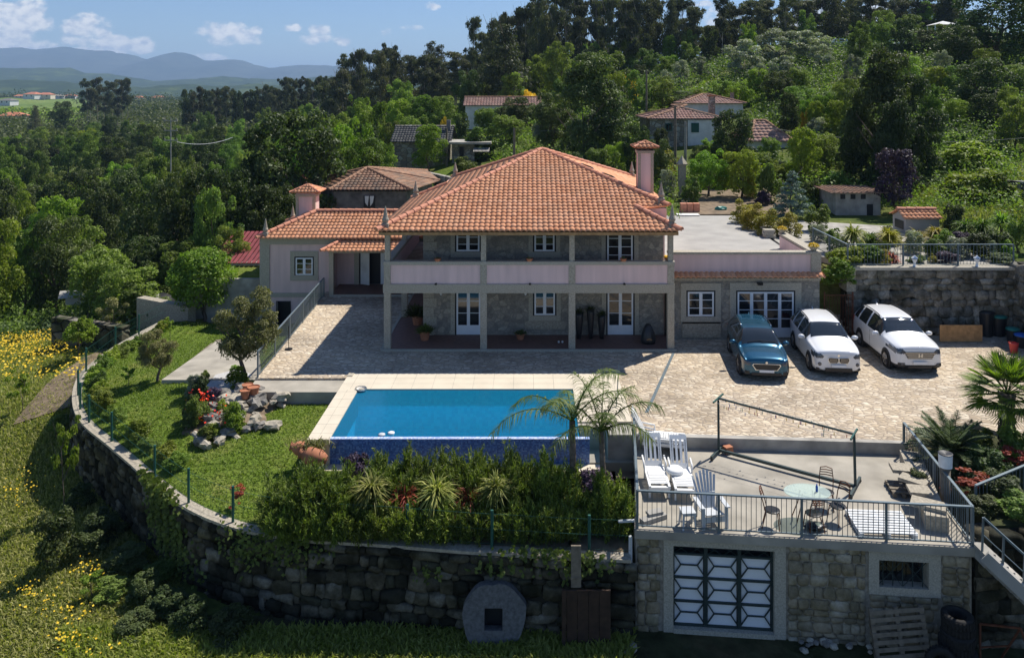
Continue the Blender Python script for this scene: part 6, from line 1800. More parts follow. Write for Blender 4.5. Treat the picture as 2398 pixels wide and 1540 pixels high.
# old stone house behind the left wing
oh = thing('old_house', 'old grey stone house with a weathered brown tile roof behind the pink wing', 'house', (gx(860,60), 60, -3))
c = [(gx(770,58),58),(gx(965,58),58),(gx(1030,64),64),(gx(1000,72),72),(gx(712,63),63)]
w0 = [(gx(782,58.4),58.4),(gx(952,58.4),58.4),(gx(1012,64),64),(gx(990,71.5),71.5),(gx(722,63),63)]
mb = MB(); mb.prism(w0, -3, 3.55); mb.build('wall', M_['old_plaster'], oh)
ze = gz(446, 58); ap = (gx(860,62), 62, gz(394,62))
for i in range(5):
    a, b = c[i], c[(i+1) % 5]; tile_plane('roof', [(a[0],a[1],ze),(b[0],b[1],ze),ap], M_['old_tile'], oh, pitch=.3, row=.45, amp=.06)
mb = MB()
for a in c: ridge_caps(mb, (a[0],a[1],ze+.06), Vector(ap)+Vector((0,0,.06)), r=.12, L=.45)
mb.build('ridge_tile', M_['old_ridge_clay'], oh)
w = MB().box(gx(852,58.3), gx(878,58.3), 58.25, 58.41, gz(487,58.3), gz(458,58.3)).build('window', M_['dark_frame'], oh)
mb = MB(); zt_, zb_ = gz(459,58.2), gz(483,58.2)
mb.add([(gx(854,58.2),58.2,zt_),(gx(864,58.2),58.2,zt_),(gx(861,58.2),58.2,zb_),(gx(855,58.2),58.2,zt_-.5)],[(0,1,2,3)]); mb.add([(gx(866,58.2),58.2,zt_),(gx(876,58.2),58.2,zt_),(gx(873,58.2),58.2,zt_-.5),(gx(867,58.2),58.2,zb_)],[(0,1,2,3)])
mb.build('curtain', M_['white_plaster'], w)
mb = MB(); mb.box(gx(702,60),gx(716,60),59.8,60.3,0,gz(420,60)); chm = mb.build('chimney', M_['old_plaster'], oh)
mb = MB(); mb.lathe([(.38,0),(.05,.35),(0,.36)], (gx(709,60),60.05,gz(419,60)), 4); mb.build('chimney_cap', M_['terracotta'], chm)
# house with dark slates
D = 82
h2 = bg_house('stone_house', 'small stone house with a dark slate coloured roof by the village road', 'house', gx(922,D), gx(1050,D), D, D+6, 2.6, gz(333,D), gz(297,85), 'garage_stone', 'slate_tile', 'gable', cap='garage_stone')
small_window(h2, gx(985,D), gx(995,D), gz(372,D), gz(350,D), D, fr='granite')
MB().box(gx(1041,D), gx(1050,D), D+2, D+2.5, 6, gz(283,D)).build('chimney', M_['old_plaster'], h2)
cp = thing('carport', 'low concrete lean-to shed with a flat roof and striped metal awning', 'shed', (gx(1100,80), 80, 3.4))
mb = MB(); mb.box(gx(1057,80), gx(1110,80), 80.5, 84, 2.5, gz(338,80)); mb.build('wall', M_['garage_stone'], cp)
mb = MB(); mb.box(gx(1050,80), gx(1150,80), 79.8, 84.5, gz(338,80), gz(333,80)); mb.build('roof', M_['concrete_dirty'], cp)
mb = MB(); 
for i in range(12):
    xa = gx(1108+i*3.2,79); mb.add([(xa,79,gz(355,79)),(xa+.09,79,gz(355,79)),(xa+.09,80.2,gz(345,80.2)),(xa,80.2,gz(345,80.2))],[(0,1,2,3)])
mb.build('awning', M_['concrete_light'], cp)
MB().box(gx(1075,80), gx(1085,80), 80.42, 80.5, 3.2, gz(345,80)).build('door', M_['dark_frame'], cp)
# long house among the trees
h3 = bg_house('long_house', 'long whitewashed house with a dull red roof half hidden by trees', 'house', gx(1090,112), gx(1262,112), 112, 117, 7, gz(248,112), gz(228,115), 'white_plaster', 'pale_tile', 'gable', pitch=.4, row=.7)
small_window(h3, gx(1140,112), gx(1148,112), gz(262,112), gz(254,112), 112)
# stone house with tile roof, right of the chimney
D = 76
h4 = bg_house('farmhouse', 'stone farmhouse with a reddish hip roof and one whitewashed bay, on the slope', 'house', gx(1522,D), gx(1690,D), D, D+7, 5.6, gz(279,D), gz(248,79.5), 'garage_stone', 'pale_tile', 'hip', pitch=.3, row=.5, inset=4.2)
MB().box(gx(1610,D), gx(1672,D), D-.12, D, 5.2, gz(281,D)).build('white_bay', M_['white_plaster'], h4)
small_window(h4, gx(1560,D), gx(1572,D), gz(305,D), gz(291,D), D, fr='dark_green_paint')
small_window(h4, gx(1620,D), gx(1634,D), gz(308,D), gz(290,D), D-.13, mat='dark_green_paint', fr='dark_green_paint')
mb = MB(); mb.box(gx(1662,80), gx(1675,80), 80, 80.6, 8, gz(226,80)); q_ = mb.build('chimney', M_['garage_stone'], h4)
MB().box(gx(1659,80), gx(1678,80), 79.85, 80.75, gz(226,80), gz(223,80)).build('chimney_cap', M_['terracotta'], q_)
h5 = bg_house('rear_house', 'white house with a low pinkish tile roof directly behind the farmhouse', 'house', gx(1600,88), gx(1740,88), 88, 96, 7.5, gz(243,88), gz(222,92), 'white_plaster', 'pale_tile', 'hip', pitch=.35, row=.6, inset=3)
MB().box(gx(1712,90), gx(1719,90), 90, 90.5, 9, gz(217,90)).build('chimney', M_['garage_stone'], h5)
h6 = bg_house('tiled_annex', 'annex with a ribbed pale tile roof half covered by garden trees', 'house', gx(1762,72), gx(1850,72), 72, 79, 4.5, gz(332,72), gz(283,76), 'white_plaster', 'pale_tile', 'hip', pitch=.42, row=.6, inset=1.2)
# shed with a row of dark openings
D = 50
h7 = bg_house('garden_shed', 'grey block shed with three dark openings under a low tile roof', 'shed', gx(1957,D), gx(2062,D), D, D+3, 3.0, gz(452,D), gz(437,D+3), 'concrete_dirty', 'old_tile', 'lean', pitch=.28, row=.42)
for x in (1968, 1992, 2016): MB().box(gx(x,D), gx(x+11,D), D-.03, D+.01, gz(466,D), gz(455,D)).build('window', M_['dark_frame'], h7)
MB().box(gx(2030,D), gx(2044,D), D-.03, D+.01, 3.0, gz(478,D)).build('door', M_['dark_frame'], h7)
# little oven house in the upper garden
D = 43.5
h8 = bg_house('oven_house', 'tiny block built oven house with an orange tile gable roof in the upper garden', 'oven house', gx(2122,D), gx(2200,D), D, D+1.6, 3.1, gz(513,D), gz(492,D+.8), 'concrete_light', 'roof_tile', 'gable', pitch=.24, row=.34, over=.15, cap='ridge_clay')
MB().box(gx(2122,D)-.03, gx(2122,D)+.01, D+.3, D+1.3, 3.3, gz(520,D)).build('opening', M_['dark_frame'], h8)
# stone terrace walls on the hillside
def hill_wall(label, px0, px1, D0, D1, ytop, zb, mat='dry_stone', name='terrace_wall'):
    t = thing(name, label, 'wall', (gx((px0+px1)/2, D0), D0, zb)); a = Vector((gx(px0,D0), D0, 0)); b = Vector((gx(px1,D1), D1, 0)); n = (b-a).normalized().cross(Vector((0,0,1)))*.5
    MB().prism([(a.x,a.y),(b.x,b.y),(b.x-n.x,b.y-n.y),(a.x-n.x,a.y-n.y)], zb-1, gz(ytop, (D0+D1)/2)).build('stonework', M_[mat], t)
    return t
hill_wall('dark ruined stone terrace wall below the olive grove on the hill', 1905, 2060, 104, 104, 196, 9)
hill_wall('grey block retaining wall by the road at the top of the hill', 2112, 2245, 128, 133, 112, 15, 'concrete_dirty')
hill_wall('low dark wall at the upper right edge above the wild grass', 2330, 2460, 52, 50, 425, 3)
hill_wall('low mossy wall along the vegetable beds left of the lawn', 120, 285, 42, 40.2, 755, -3, 'mossy_stone')
hill_wall('pale low wall behind the round citrus tree', 320, 440, 44.5, 42.5, 708, -2.4, 'granite_warm')
hill_wall('grey stone edge of the village lane behind the villa', 960, 1085, 76, 66, 408, -1, 'garage_stone')
tr_ = slab('road', [(gx(925,84),84.5),(gx(960,84),84),(gx(1085,66),66),(gx(1085,62),60),(gx(1000,70),68),(gx(925,80),78)], 0, 0.02, M_['concrete'])
for v in tr_.data.vertices: v.co.z = terr_xy(v.co.x, v.co.y)+.35 if v.co.z > .01 else terr_xy(v.co.x, v.co.y)-.5
gs = slab('grass_verge', [(gx(958,86),86),(gx(1085,84),84),(gx(1090,70),70),(gx(1060,72),72),(gx(960,84),83)], 0, .02, M_['lawn_grass'])
for v in gs.data.vertices: v.co.z = terr_xy(v.co.x, v.co.y)+.45 if v.co.z > .01 else -1
# raised lawn and red roof left of the pink wing
slab('grass_terrace', [(-19.5,43.8),(-14.85,43.8),(-14.85,50),(-19.5,50)], -2, .55, M_['lawn_grass'])
mb = MB(); mb.box(-19.5,-14.9,43.55,43.79,-2,.62); o = mb.build('boundary_wall', M_['concrete_dirty']); tag(o, 'pale rendered wall holding the small raised lawn left of the pink wing', 'wall')
rr_ = thing('red_roof_shed', 'low shed with a dark red ribbed roof behind the left corner of the villa', 'shed', (-17.8,48.5,.5))
mb = MB()
for i in range(14):
    x = -18.9+i*.28; mb.cbox((x,48.8,1.35),(.2,4.2,.06),M=Matrix.Rotation(R(16),4,'X'))
mb.build('roof', M_['red_roof'], rr_); MB().box(-18.9,-15.2,47.2,50,-1,.72).build('wall', M_['white_plaster'], rr_)
# tunnel shaped shade
tu = thing('plastic_tunnel', 'small dark half round tunnel tent among the vegetable beds', 'tunnel', (gx(340,45.5), 45.5, -2.4))
mb = MB(); c = Vector((gx(340,45.5), 45.5, -2.3)); vs = []; n = 12
for y in (0, 2.2):
    for i in range(n+1):
        a = PI*i/n; vs.append(c+Vector((.95*math.cos(a), y, 1.1*math.sin(a))))
mb.add(vs, [(i, i+1, n+2+i, n+1+i) for i in range(n)]); mb.build('cover', M_['black_plastic'], tu)
mb = MB(); mb.tube(vs[:n+1], .05, 5); mb.build('hoop', M_['concrete_dirty'], tu)
for i, (px, py, D, w, lb) in enumerate(((170,688,50,1.5,'pale glass frame over the seedlings at the left'),(262,668,52,1.6,'white plastic sheet among the left hand bushes'),(345,700,46,1.2,'crumpled white sheet lying by the tunnel'))):
    mb = MB(); p = at(px, py, D); mb.cbox((0,0,0), (w,.9,.04), M=Matrix.Rotation(.4,4,'Z') @ Matrix.Rotation(R(18),4,'X')); mb.cbox((0,.4,-.4),(w*.9,.05,.8)); tag(mb.build('cold_frame', M_['concrete_light'], loc=p), lb, 'garden frame')
# brown beds
def bed(name, pxs_, z, mat):
    P_ = [G(a, b, z) for a, b in pxs_]; mb = MB(); mb.add([(p.x,p.y,max(z, terr_xy(p.x,p.y)+.06)) for p in P_], [tuple(range(len(P_)))]); o = mb.build(name, M_[mat]); o['kind'] = 'structure'
sg_ = 1 if (offs(WS, 1.0)[10]-Vector((-2,27,-1))).length > (offs(WS, -1.0)[10]-Vector((-2,27,-1))).length else -1
mb = MB(); rows_ = [offs(WS, sg_*d_) for d_ in (.03, .9, 1.8, 2.6)]; idx_ = [i for i, p in enumerate(WS) if p.y > 33.5 and p.x < -12]
for R_ in rows_:
    for i in idx_: mb.v.append((R_[i].x, R_[i].y, terr_xy(R_[i].x, R_[i].y)+.10))
n_ = len(idx_)
for j in range(3):
    for i in range(n_-1): a = j*n_+i; mb.f.append((a, a+1, a+n_+1, a+n_) if sg_ < 0 else (a, a+n_, a+n_+1, a+1))
o = mb.build('bare_soil', M_['soil']); o['kind'] = 'structure'
dirt = slab('bare_soil', [(gx(1590,50),50),(gx(1850,50),50),(gx(1840,60),60),(gx(1600,60),60)], 0, .02, M_['soil'])
for v in dirt.data.vertices: v.co.z = terr_xy(v.co.x, v.co.y)+.12 if v.co.z > .01 else 0
slab('garden_floor', [(12.95,40.2),(14.5,36.3),(21.5,36.3),(21.5,46),(13.2,49.5)], 2.5, 3.08, M_['concrete_dirty'])
slab('pond_basin', [(gx(2010,41),40.4),(gx(2120,41),40.4),(gx(2120,41),42.4),(gx(2010,41),42.4)], 3.05, 3.3, M_['concrete'])
slab('right_bed', [(11.9,20.2),(11.9,24.6),(12.6,25.7),(14.8,25.9),(15.4,24.7),(24,24.7),(24,20.8),(14,20.4)], -2.6, -.12, M_['dark_ground'])
rw = thing('bank_wall', 'rough mossy stone wall under the planted bank right of the garage', 'wall', (13.5, 20, -2.9))
mb = MB(); mb.prism([(11.15,19.75),(12.3,20.0),(24,20.6),(24,21),(12,20.6),(11.2,20.4)], -3.4, -.2); mb.build('core', M_['dark_gap'], rw)
mb = MB(); boulder_wall(mb, 11.2, 15.5, 19.95, -3.0, -.3, 7, r=(.2,.4)); mb.build('boulders', M_['stones_mossy'], rw, smooth=True)

# far village
def findD(px, py, lo=430, hi=1300):
    best = (1e9, lo)
    for D in np.linspace(lo, hi, 120):
        y = HY + (CAMZ-tz(px, D))/D*F; best = min(best, (abs(y-py), D))
    return best[1]
FV = [(79,206,34,'white_plaster','far_red_roof','white two level house with red roof, highest in the far village'),(46,222,20,'stone_beige','far_red_roof','yellow house with orange roof at the left of the far village'),(108,226,30,'stone_beige','far_red_roof','long orange roofed house in the middle of the far village'),(138,217,22,'white_plaster','concrete','white house with grey roof in the far village'),(166,228,26,'white_plaster','far_red_roof','orange roofed house at the right of the far village'),
      (20,240,32,'white_plaster','old_plaster','white farm building with a dark roof beside the far vineyard'),(33,280,52,'old_plaster','far_red_roof','long brown roofed farm below the far vineyard'),(325,229,26,'white_plaster','far_red_roof','white house with pale red roof right of the far eucalyptus group'),(371,230,34,'white_plaster','far_red_roof','wide orange roof among far trees, middle one of three'),(403,230,14,'white_plaster','far_red_roof','small orange roof at the right end of the far houses'),(3,306,24,'white_plaster','far_red_roof','orange roofed house cut by the left frame edge')]
for i, (px, py, w, wm, rm_, lb) in enumerate(FV):
    D = findD(px, py+3); x = gx(px, D); z = tz(px, D); W_ = w/F*D; s_ = W_/12
    t = thing('village_house', lb, 'house', (x, D, z), rnd.uniform(-.3,.3), 'houses of the far village')
    hw_, hd, he, hr = W_/2, W_/2.6, W_*.24, W_*.40
    MB().box(-hw_, hw_, -hd, hd, -2, he).build('wall', M_[wm], t, world=False)
    o_ = 1.08; mb = MB(); mb.add([(-hw_*o_,-hd*o_,he),(hw_*o_,-hd*o_,he),(hw_*o_,hd*o_,he),(-hw_*o_,hd*o_,he),(-hw_*.45,0,hr),(hw_*.45,0,hr)],[(0,1,5,4),(1,2,5),(2,3,4,5),(3,0,4),(3,2,1,0)]); mb.build('roof', M_[rm_], t, world=False)
    for xx in (-.5, .35): MB().box(hw_*xx, hw_*(xx+.2), -hd-.05, -hd, he*.35, he*.8).build('window', M_['dark_frame'], t, world=False)

# small cars and shelter on the hill road
def far_car(label, px, D, paint):
    x = gx(px, D); z = tz(px, D)+.2
    t = thing('parked_car', label, 'car', (x, D, z), R(80))
    mb = MB(); mb.add([(-.85,-2.1,.3),(.85,-2.1,.3),(.85,2.1,.3),(-.85,2.1,.3),(-.85,-2.1,.8),(.85,-2.1,.8),(.85,2.1,.9),(-.85,2.1,.9),(-.85,-.9,.95),(.85,-.9,.95),(-.65,-.2,1.5),(.65,-.2,1.5),(-.65,1.7,1.5),(.65,1.7,1.5)],
      [(0,1,5,4),(4,5,9,8),(8,9,11,10),(10,11,13,12),(12,13,6,7),(3,7,6,2),(0,4,8,7,3),(1,2,6,9,5),(8,10,12,7),(9,6,13,11),(0,3,2,1)]); mb.build('body', M_[paint], t, world=False)
    mb = MB(); mb.cbox((0,.7,1.2),(1.62,1.9,.36)); mb.build('window', M_['car_glass'], t, world=False)
    for a in (-.82,.82):
        for b_ in (-1.3,1.3): MB().lathe([(0,.02),(.32,.02),(.32,-.18),(0,-.18)], (a,b_,.32), 12, Matrix.Rotation(PI/2*(1 if a > 0 else -1),3,'Y')).build('wheel', M_['rubber'], t, world=False)
far_car('tiny white car parked on the hilltop road at the left', 1977, 134, 'paint_white'); far_car('tiny blue and white car by the block wall on the hilltop', 2108, 128, 'paint_white')
pv = thing('garden_pavilion', 'small white canopy on thin posts beside the hilltop vines', 'pavilion', (gx(2208,136),136,tz(2208,136)))
p = rootloc(pv); mb = MB(); mb.add([p+Vector((-2.2,-1.5,3)),p+Vector((2.2,-1.5,3)),p+Vector((2.2,1.5,3)),p+Vector((-2.2,1.5,3)),p+Vector((0,0,3.7))],[(0,1,4),(1,2,4),(2,3,4),(3,0,4),(3,2,1,0)]); mb.build('canopy', M_['white_plaster'], pv)
for a in (-2,2):
    for b_ in (-1.3,1.3): mb = MB(); mb.beam(p+Vector((a,b_,-1)),p+Vector((a,b_,3)),.1); mb.build('post', M_['white_paint'], pv)

# poles and cables
def pole(px, D, ytop, label, r=.12, mat='wood_old', arms=0, base=None):
    x = gx(px, D); zt_ = gz(ytop, D); z0 = tz(px, D)-.5 if base is None else base
    t = thing('utility_pole', label, 'pole', (x, D, z0))
    MB().tube([(x,D,z0),(x,D,zt_)], [r*1.2, r*.8], 8).build('shaft', M_[mat], t)
    for k in range(arms):
        mb = MB(); mb.beam((x-.9,D,zt_-.4-k*1.3),(x+.9,D,zt_-.4-k*1.3),.12)
        for s_ in (-.8, .8): mb.lathe([(.05,0),(.08,.1),(.05,.25),(0,.27)], (x+s_,D,zt_-.35-k*1.3), 6)
        mb.build('cross_arm', M_['concrete'], t)
    return Vector((x, D, zt_))
pp = [pole(1046,80,300,'wooden utility pole beside the verge and dark roofed house'), pole(1204,74,300,'short wooden pole just behind the main roof'), pole(1581,66,247,'tall dark pole in front of the farmhouse'), pole(1514,92,165,'tall thin pole left of the farmhouse, rising over the trees'), pole(400,105,276,'power pole with white cross arms in the left valley',arms=3,mat='concrete_dirty',r=.09), pole(1605,70,285,'short concrete pole right of the tall dark one',mat='concrete_dirty'), pole(2002,130,100,'thin pole on the hilltop road')]
def cable(name, a, b, label, sag=1.0, r=.018):
    pts = [a.lerp(b, t_)+Vector((0,0,-sag*4*t_*(1-t_))) for t_ in np.linspace(0,1,13)]
    tag(MB().tube(pts, r, 4).build(name, M_['rail_dark' if 'valley' not in label else 'grey_plastic']), label, 'cable')
cable('power_cable', pp[4]+Vector((.8,0,-3.2)), Vector((gx(545,112),112,gz(322,112))), 'pale power cable running right from the valley pole', .6, .03)
cable('power_cable', pp[1], pp[2], 'dark cable between the short pole and the tall dark pole')
cable('power_cable', pp[0], pp[1], 'dark cable between the two poles behind the main roof')
cable('power_cable', pp[2], Vector((gx(2450,60),60,gz(318,60))), 'dark cable from the farmhouse pole to the right edge', 1.5)
# pointed granite pillar
pi_ = thing('stone_pillar', 'slim granite pillar with a pyramid top in the garden behind the villa', 'pillar', (gx(1597,58),58,3.2))
mb = MB(); x = gx(1597,58); mb.box(x-.25,x+.25,57.75,58.25,3.0,gz(386,58)); mb.build('shaft', M_['granite'], pi_)
mb = MB(); mb.box(x-.33,x+.33,57.67,58.33,gz(386,58),gz(383,58)); mb.lathe([(.42,0),(.12,.4),(0,.62)], (x,58,gz(383,58)), 4); mb.build('cap', M_['granite'], pi_)
# garden clutter beyond the roof terrace
tl = thing('roof_tile_stack', 'stack of spare orange roof tiles at the far edge of the roof terrace', 'tile stack', (gx(1608,51),51,3.15))
for i in range(3): MB().cbox((gx(1600,51)+i*.42,51,3.42),(.38,.4,.62)).build('tile_bundle', M_['ridge_clay'], tl)
p = at(1610,503,50); tag(MB().cbox((0,0,0),(1.4,.7,.04)).build('white_sheet', M_['white_plaster'], loc=(p.x,49.9,3.17)), 'white board lying before the spare tiles', 'board')
tag(MB().blob((0,0,.12),(.42,.25,.14),seed=3).build('green_sack', M_['green_plastic'], loc=(gx(1688,51.5),51.5,3.2)), 'green plastic sack on the bare soil', 'sack')
for i, (px, py, lb) in enumerate(((1741,508,'grey block stack at the far end of the terrace bushes'),(1800,548,'pile of flat grey slabs at the edge of the roof terrace'),(1790,540,'grey cement block beside the pile of slabs'))):
    D = F*(CAMZ-3.12)/(py-HY+8); x = gx(px, D); mb = MB()
    for k in range(3): mb.cbox((rnd.uniform(-.04,.04),0,.08+k*.15),(.55,.45,.13),rz=rnd.uniform(-.2,.2))
    tag(mb.build('block_stack', M_['granite_light'], loc=(x,D,3.12)), lb, 'block')

# ---------------------------------------------------------------- planting near the villa
def spike_plant(name, label, p, n, L, W_, mat, up=.6, droop=.35, trunk=None, cat='plant', seed=1, group=None, spread=.08):
    t = thing(name, label, cat, tuple(p), 0, group)
    h0 = 0
    if trunk: MB().tube([(0,0,-.1),(0,0,trunk)], [trunk_r(trunk), trunk_r(trunk)*.8], 8).build('trunk', M_['bark'], t, world=False); h0 = trunk
    rs = np.random.RandomState(seed); B = rs.normal(size=(n,3))*[spread*.5,spread*.5,spread]+np.array([0,0,h0]); dd = rs.normal(size=(n,3)); dd = unit(dd); dd[:,2] = dd[:,2]*.7+up
    mesh_obj('leaves', spiky_mesh('leaves', B, dd, rs.uniform(.6,1,n)*L, W_, seed, M_[mat], droop), t)
    return t
def trunk_r(h): return .05+.03*h
ZP = -1.0
for i, (px, py, L, mt, lb) in enumerate(((870,1130,.85,'leaf_yucca','variegated spiky plant, leftmost in the pool hedge'),(1022,1140,.95,'leaf_yucca','variegated spiky plant in the middle of the pool hedge'),(1160,1130,.8,'leaf_yucca','variegated spiky plant, rightmost pale one in the pool hedge'),(950,1155,.75,'leaf_red','reddish spiky plant between the first two pale ones'),(1100,1160,.75,'leaf_red','reddish spiky plant between the middle and right pale ones'),(1330,1190,1.0,'leaf_yucca','big bronze tinted spiky plant below the feather palm'))):
    D = 21.55 if i < 3 else 21.7; p = at(px, py+6, D); p.z -= .15
    spike_plant('spiky_plant', lb, p, 260, L*.84, .035, mt, up=.5, droop=.3, seed=i+2)
# rosemary hedge: upright sprigs on mounds
def sprig_bush(label, p, w, d, h, n, seed, mat='leaf_rosemary', group=None, L=.16):
    t = thing('hedge_shrub', label, 'shrub', tuple(p), 0, group); rs = np.random.RandomState(seed)
    ns = n//34; q1 = unit(rs.normal(size=(ns,3))); q1[:,2] = np.abs(q1[:,2]); r_ = rs.uniform(.45,1.0,(ns,1))
    lump = 1+.18*np.sin(q1[:,0:1]*9+seed)+.14*np.sin(q1[:,1:2]*8)
    S0 = q1*r_*lump*np.array([w/2,d/2,h*.85]); sd = unit(q1*.5+rs.normal(size=(ns,3))*.25+np.array([0,0,1.]))
    hgt = rs.uniform(.22,.55,(ns,1,1)); tpos = rs.rand(ns,34,1)
    B = (S0[:,None,:]+sd[:,None,:]*hgt*tpos+rs.normal(size=(ns,34,3))*.022).reshape(-1,3)
    dd = np.repeat(sd,34,0)*1.0+rs.normal(size=(ns*34,3))*.55
    mesh_obj('foliage', spiky_mesh('foliage', B, dd, rs.uniform(.5,1,ns*34)*L, .022, seed, M_[mat], .05), t)
    mb = MB()
    for k in range(6): a = k; mb.tube([(0,0,-.05),(w*.2*math.cos(a),d*.2*math.sin(a),h*.5),(w*.3*math.cos(a),d*.3*math.sin(a),h*.8)], [.03,.02,.01], 5)
    mb.build('stems', M_['bark'], t, world=False)
    return t
HB = [(738,21.95,2.6,1.9,1.42,'broad rosemary mound, leftmost of the pool hedge'),(905,22.5,2.1,1.9,1.45,'rosemary shrub second from the left in the pool hedge'),(1000,22.5,2.0,1.9,1.5,'rosemary shrub third from the left in the pool hedge'),(1095,22.5,2.0,1.9,1.5,'rosemary shrub fourth from the left in the pool hedge'),(1190,22.5,2.0,1.9,1.5,'rosemary shrub fifth from the left in the pool hedge'),(1280,22.4,1.9,1.9,1.4,'rosemary shrub right of the hedge middle, beside the palm stem'),(1420,21.7,1.4,1.4,1.1,'low leafy shrub between the palms and the terrace rail')]
for i, (px, D, w, d, h, lb) in enumerate(HB):
    sprig_bush(lb, (gx(px,D), D, ZP-.05), w, d, h, 30000 if i else 40000, i+3)
tree('bush_purple', (gx(1395,22.4),22.4,ZP), 1.5, 1.35, 'purple leaved shrub between the two feather palms', v=0)
tree('bush_purple', (gx(835,23.6),23.6,ZP), 1.2, 1.25, 'purple leaved shrub against the pool ledge at the left', v=0)
tree('bush_bright', (gx(1440,21.6),21.6,ZP), .8, .9, 'broad leaved green plant beside the terrace corner', v=0)
for i, px in enumerate(range(690, 1330, 88)):
    sprig_bush(['leftmost','second','third','fourth','fifth','sixth','seventh','rightmost'][min(i,7)]+' low rosemary tuft from the left along the front edge of the pool hedge', (gx(px,21.35), 21.3, ZP-.02), 1.3, 1.0, .62, 11000, i+60, group='low rosemary tufts along the wall edge')
# feather palms
def feather_palm(label, base, crown, nf, L, seed, group, rr=(.085,.07)):
    t = thing('feather_palm', label, 'palm tree', tuple(base), 0, group); q = random.Random(seed)
    b, c = Vector((0,0,0)), Vector(crown)-Vector(base)
    MB().tube([b-Vector((0,0,.1)), b.lerp(c,.5)+Vector((.04,0,0)), c], [rr[0]*1.3, rr[0], rr[1]], 10).build('trunk', M_['bark'], t, smooth=True, world=False)
    Bs, Ds, Ls = [], [], []; mb = MB()
    for k in range(nf):
        a = 2*PI*k/nf+q.uniform(-.25,.25); el = q.uniform(.55,1.25); pts = []; p = c.copy(); dv = Vector((math.cos(a)*math.cos(el), math.sin(a)*math.cos(el), math.sin(el)))
        ln_ = L*q.uniform(.8,1.1); N_ = 14
        for i in range(N_+1):
            pts.append(p.copy()); p = p+dv*ln_/N_; dv = (dv+Vector((0,0,-.15*(.4+i/N_)))).normalized()
        mb.tube(pts, [.022*(1-i/(N_+1))+.004 for i in range(N_+1)], 5, cap=False)
        for i in range(2, N_+1):
            tg = (pts[i]-pts[i-1]).normalized(); sd = tg.cross(Vector((0,0,1)))
            sd = sd.normalized() if sd.length > .05 else Vector((1,0,0))
            for j in range(4):
                for sg in (-1, 1):
                    Bs.append(pts[i-1].lerp(pts[i], j/4)); Ds.append(sd*sg*.8+tg*.55+Vector((q.uniform(-.2,.2),q.uniform(-.2,.2),-.35+q.uniform(-.25,.35)))); Ls.append((.42 if i < N_-2 else .3)*q.uniform(.8,1.1))
    mb.build('fronds', M_['leaf_palm'], t, world=False)
    mesh_obj('leaflets', spiky_mesh('leaflets', np.array([tuple(v) for v in Bs]), np.array([tuple(v) for v in Ds]), np.array(Ls), .022, seed, M_['leaf_palm'], .30), t)
    return t
feather_palm('taller feather palm with arching fronds in front of the pool', (gx(1337,22.6),22.6,ZP), at(1340,985,22.6), 7, 2.5, 3, 'feather palms before the pool', rr=(.10,.09))
feather_palm('shorter feather palm right of the taller one, fronds hanging', (gx(1410,22.2),22.2,ZP), at(1408,1010,22.2), 8, 1.9, 11, 'feather palms before the pool')
# fan palm
def fan_palm(label, base, h, r, nl, seed, lmat='leaf_fanpalm', tr=.14, name='fan_palm'):
    t = thing(name, label, 'palm tree', tuple(base)); q = random.Random(seed); c = Vector((0,0,h))
    mb = MB(); mb.tube([(0,0,-.1),(0,0,h*.5),(0,0,h)], [tr*.85,tr,tr*1.1], 12)
    for i in range(int(h*150)):
        a = q.uniform(0,6.28); z = q.uniform(0,h); rr_ = tr*1.0; mb.beam((rr_*math.cos(a),rr_*math.sin(a),z),(rr_*1.25*math.cos(a),rr_*1.25*math.sin(a),z+.07),.025)
    mb.build('trunk', M_['bark'], t, world=False)
    Bs, Ds, Ls = [], [], []; mb = MB()
    for k in range(nl):
        a = k*2.4; el = 1.35-1.9*(k/nl)+q.uniform(-.12,.12); d = Vector((math.cos(a)*math.cos(el), math.sin(a)*math.cos(el), math.sin(el)))
        e = c+d*r*.52; mb.tube([c, e], .012, 4, cap=False)
        sd = d.cross(Vector((0,0,1))); sd = sd.normalized() if sd.length > .05 else Vector((1,0,0)); upv = sd.cross(d)
        for j in range(26):
            th = (j/25-.5)*2.9; Bs.append(e); Ds.append(d*math.cos(th)+sd*math.sin(th)+upv*(.12*abs(math.sin(th)))); Ls.append(r*.55*(1-.22*abs(th)/1.45))
    mb.build('stalks', M_['leaf_palm'], t, world=False)
    mesh_obj('leaves', spiky_mesh('leaves', np.array([tuple(v) for v in Bs]), np.array([tuple(v) for v in Ds]), np.array(Ls), .042, seed, M_[lmat], .12), t)
    return t
pf = G(2358,1010,0)
fan_palm('sturdy fan palm with a hairy trunk at the right edge of the cobbles', Vector((gx(2358,24.4),24.4,-.1)), 1.75, 1.35, 44, 5, tr=.2)
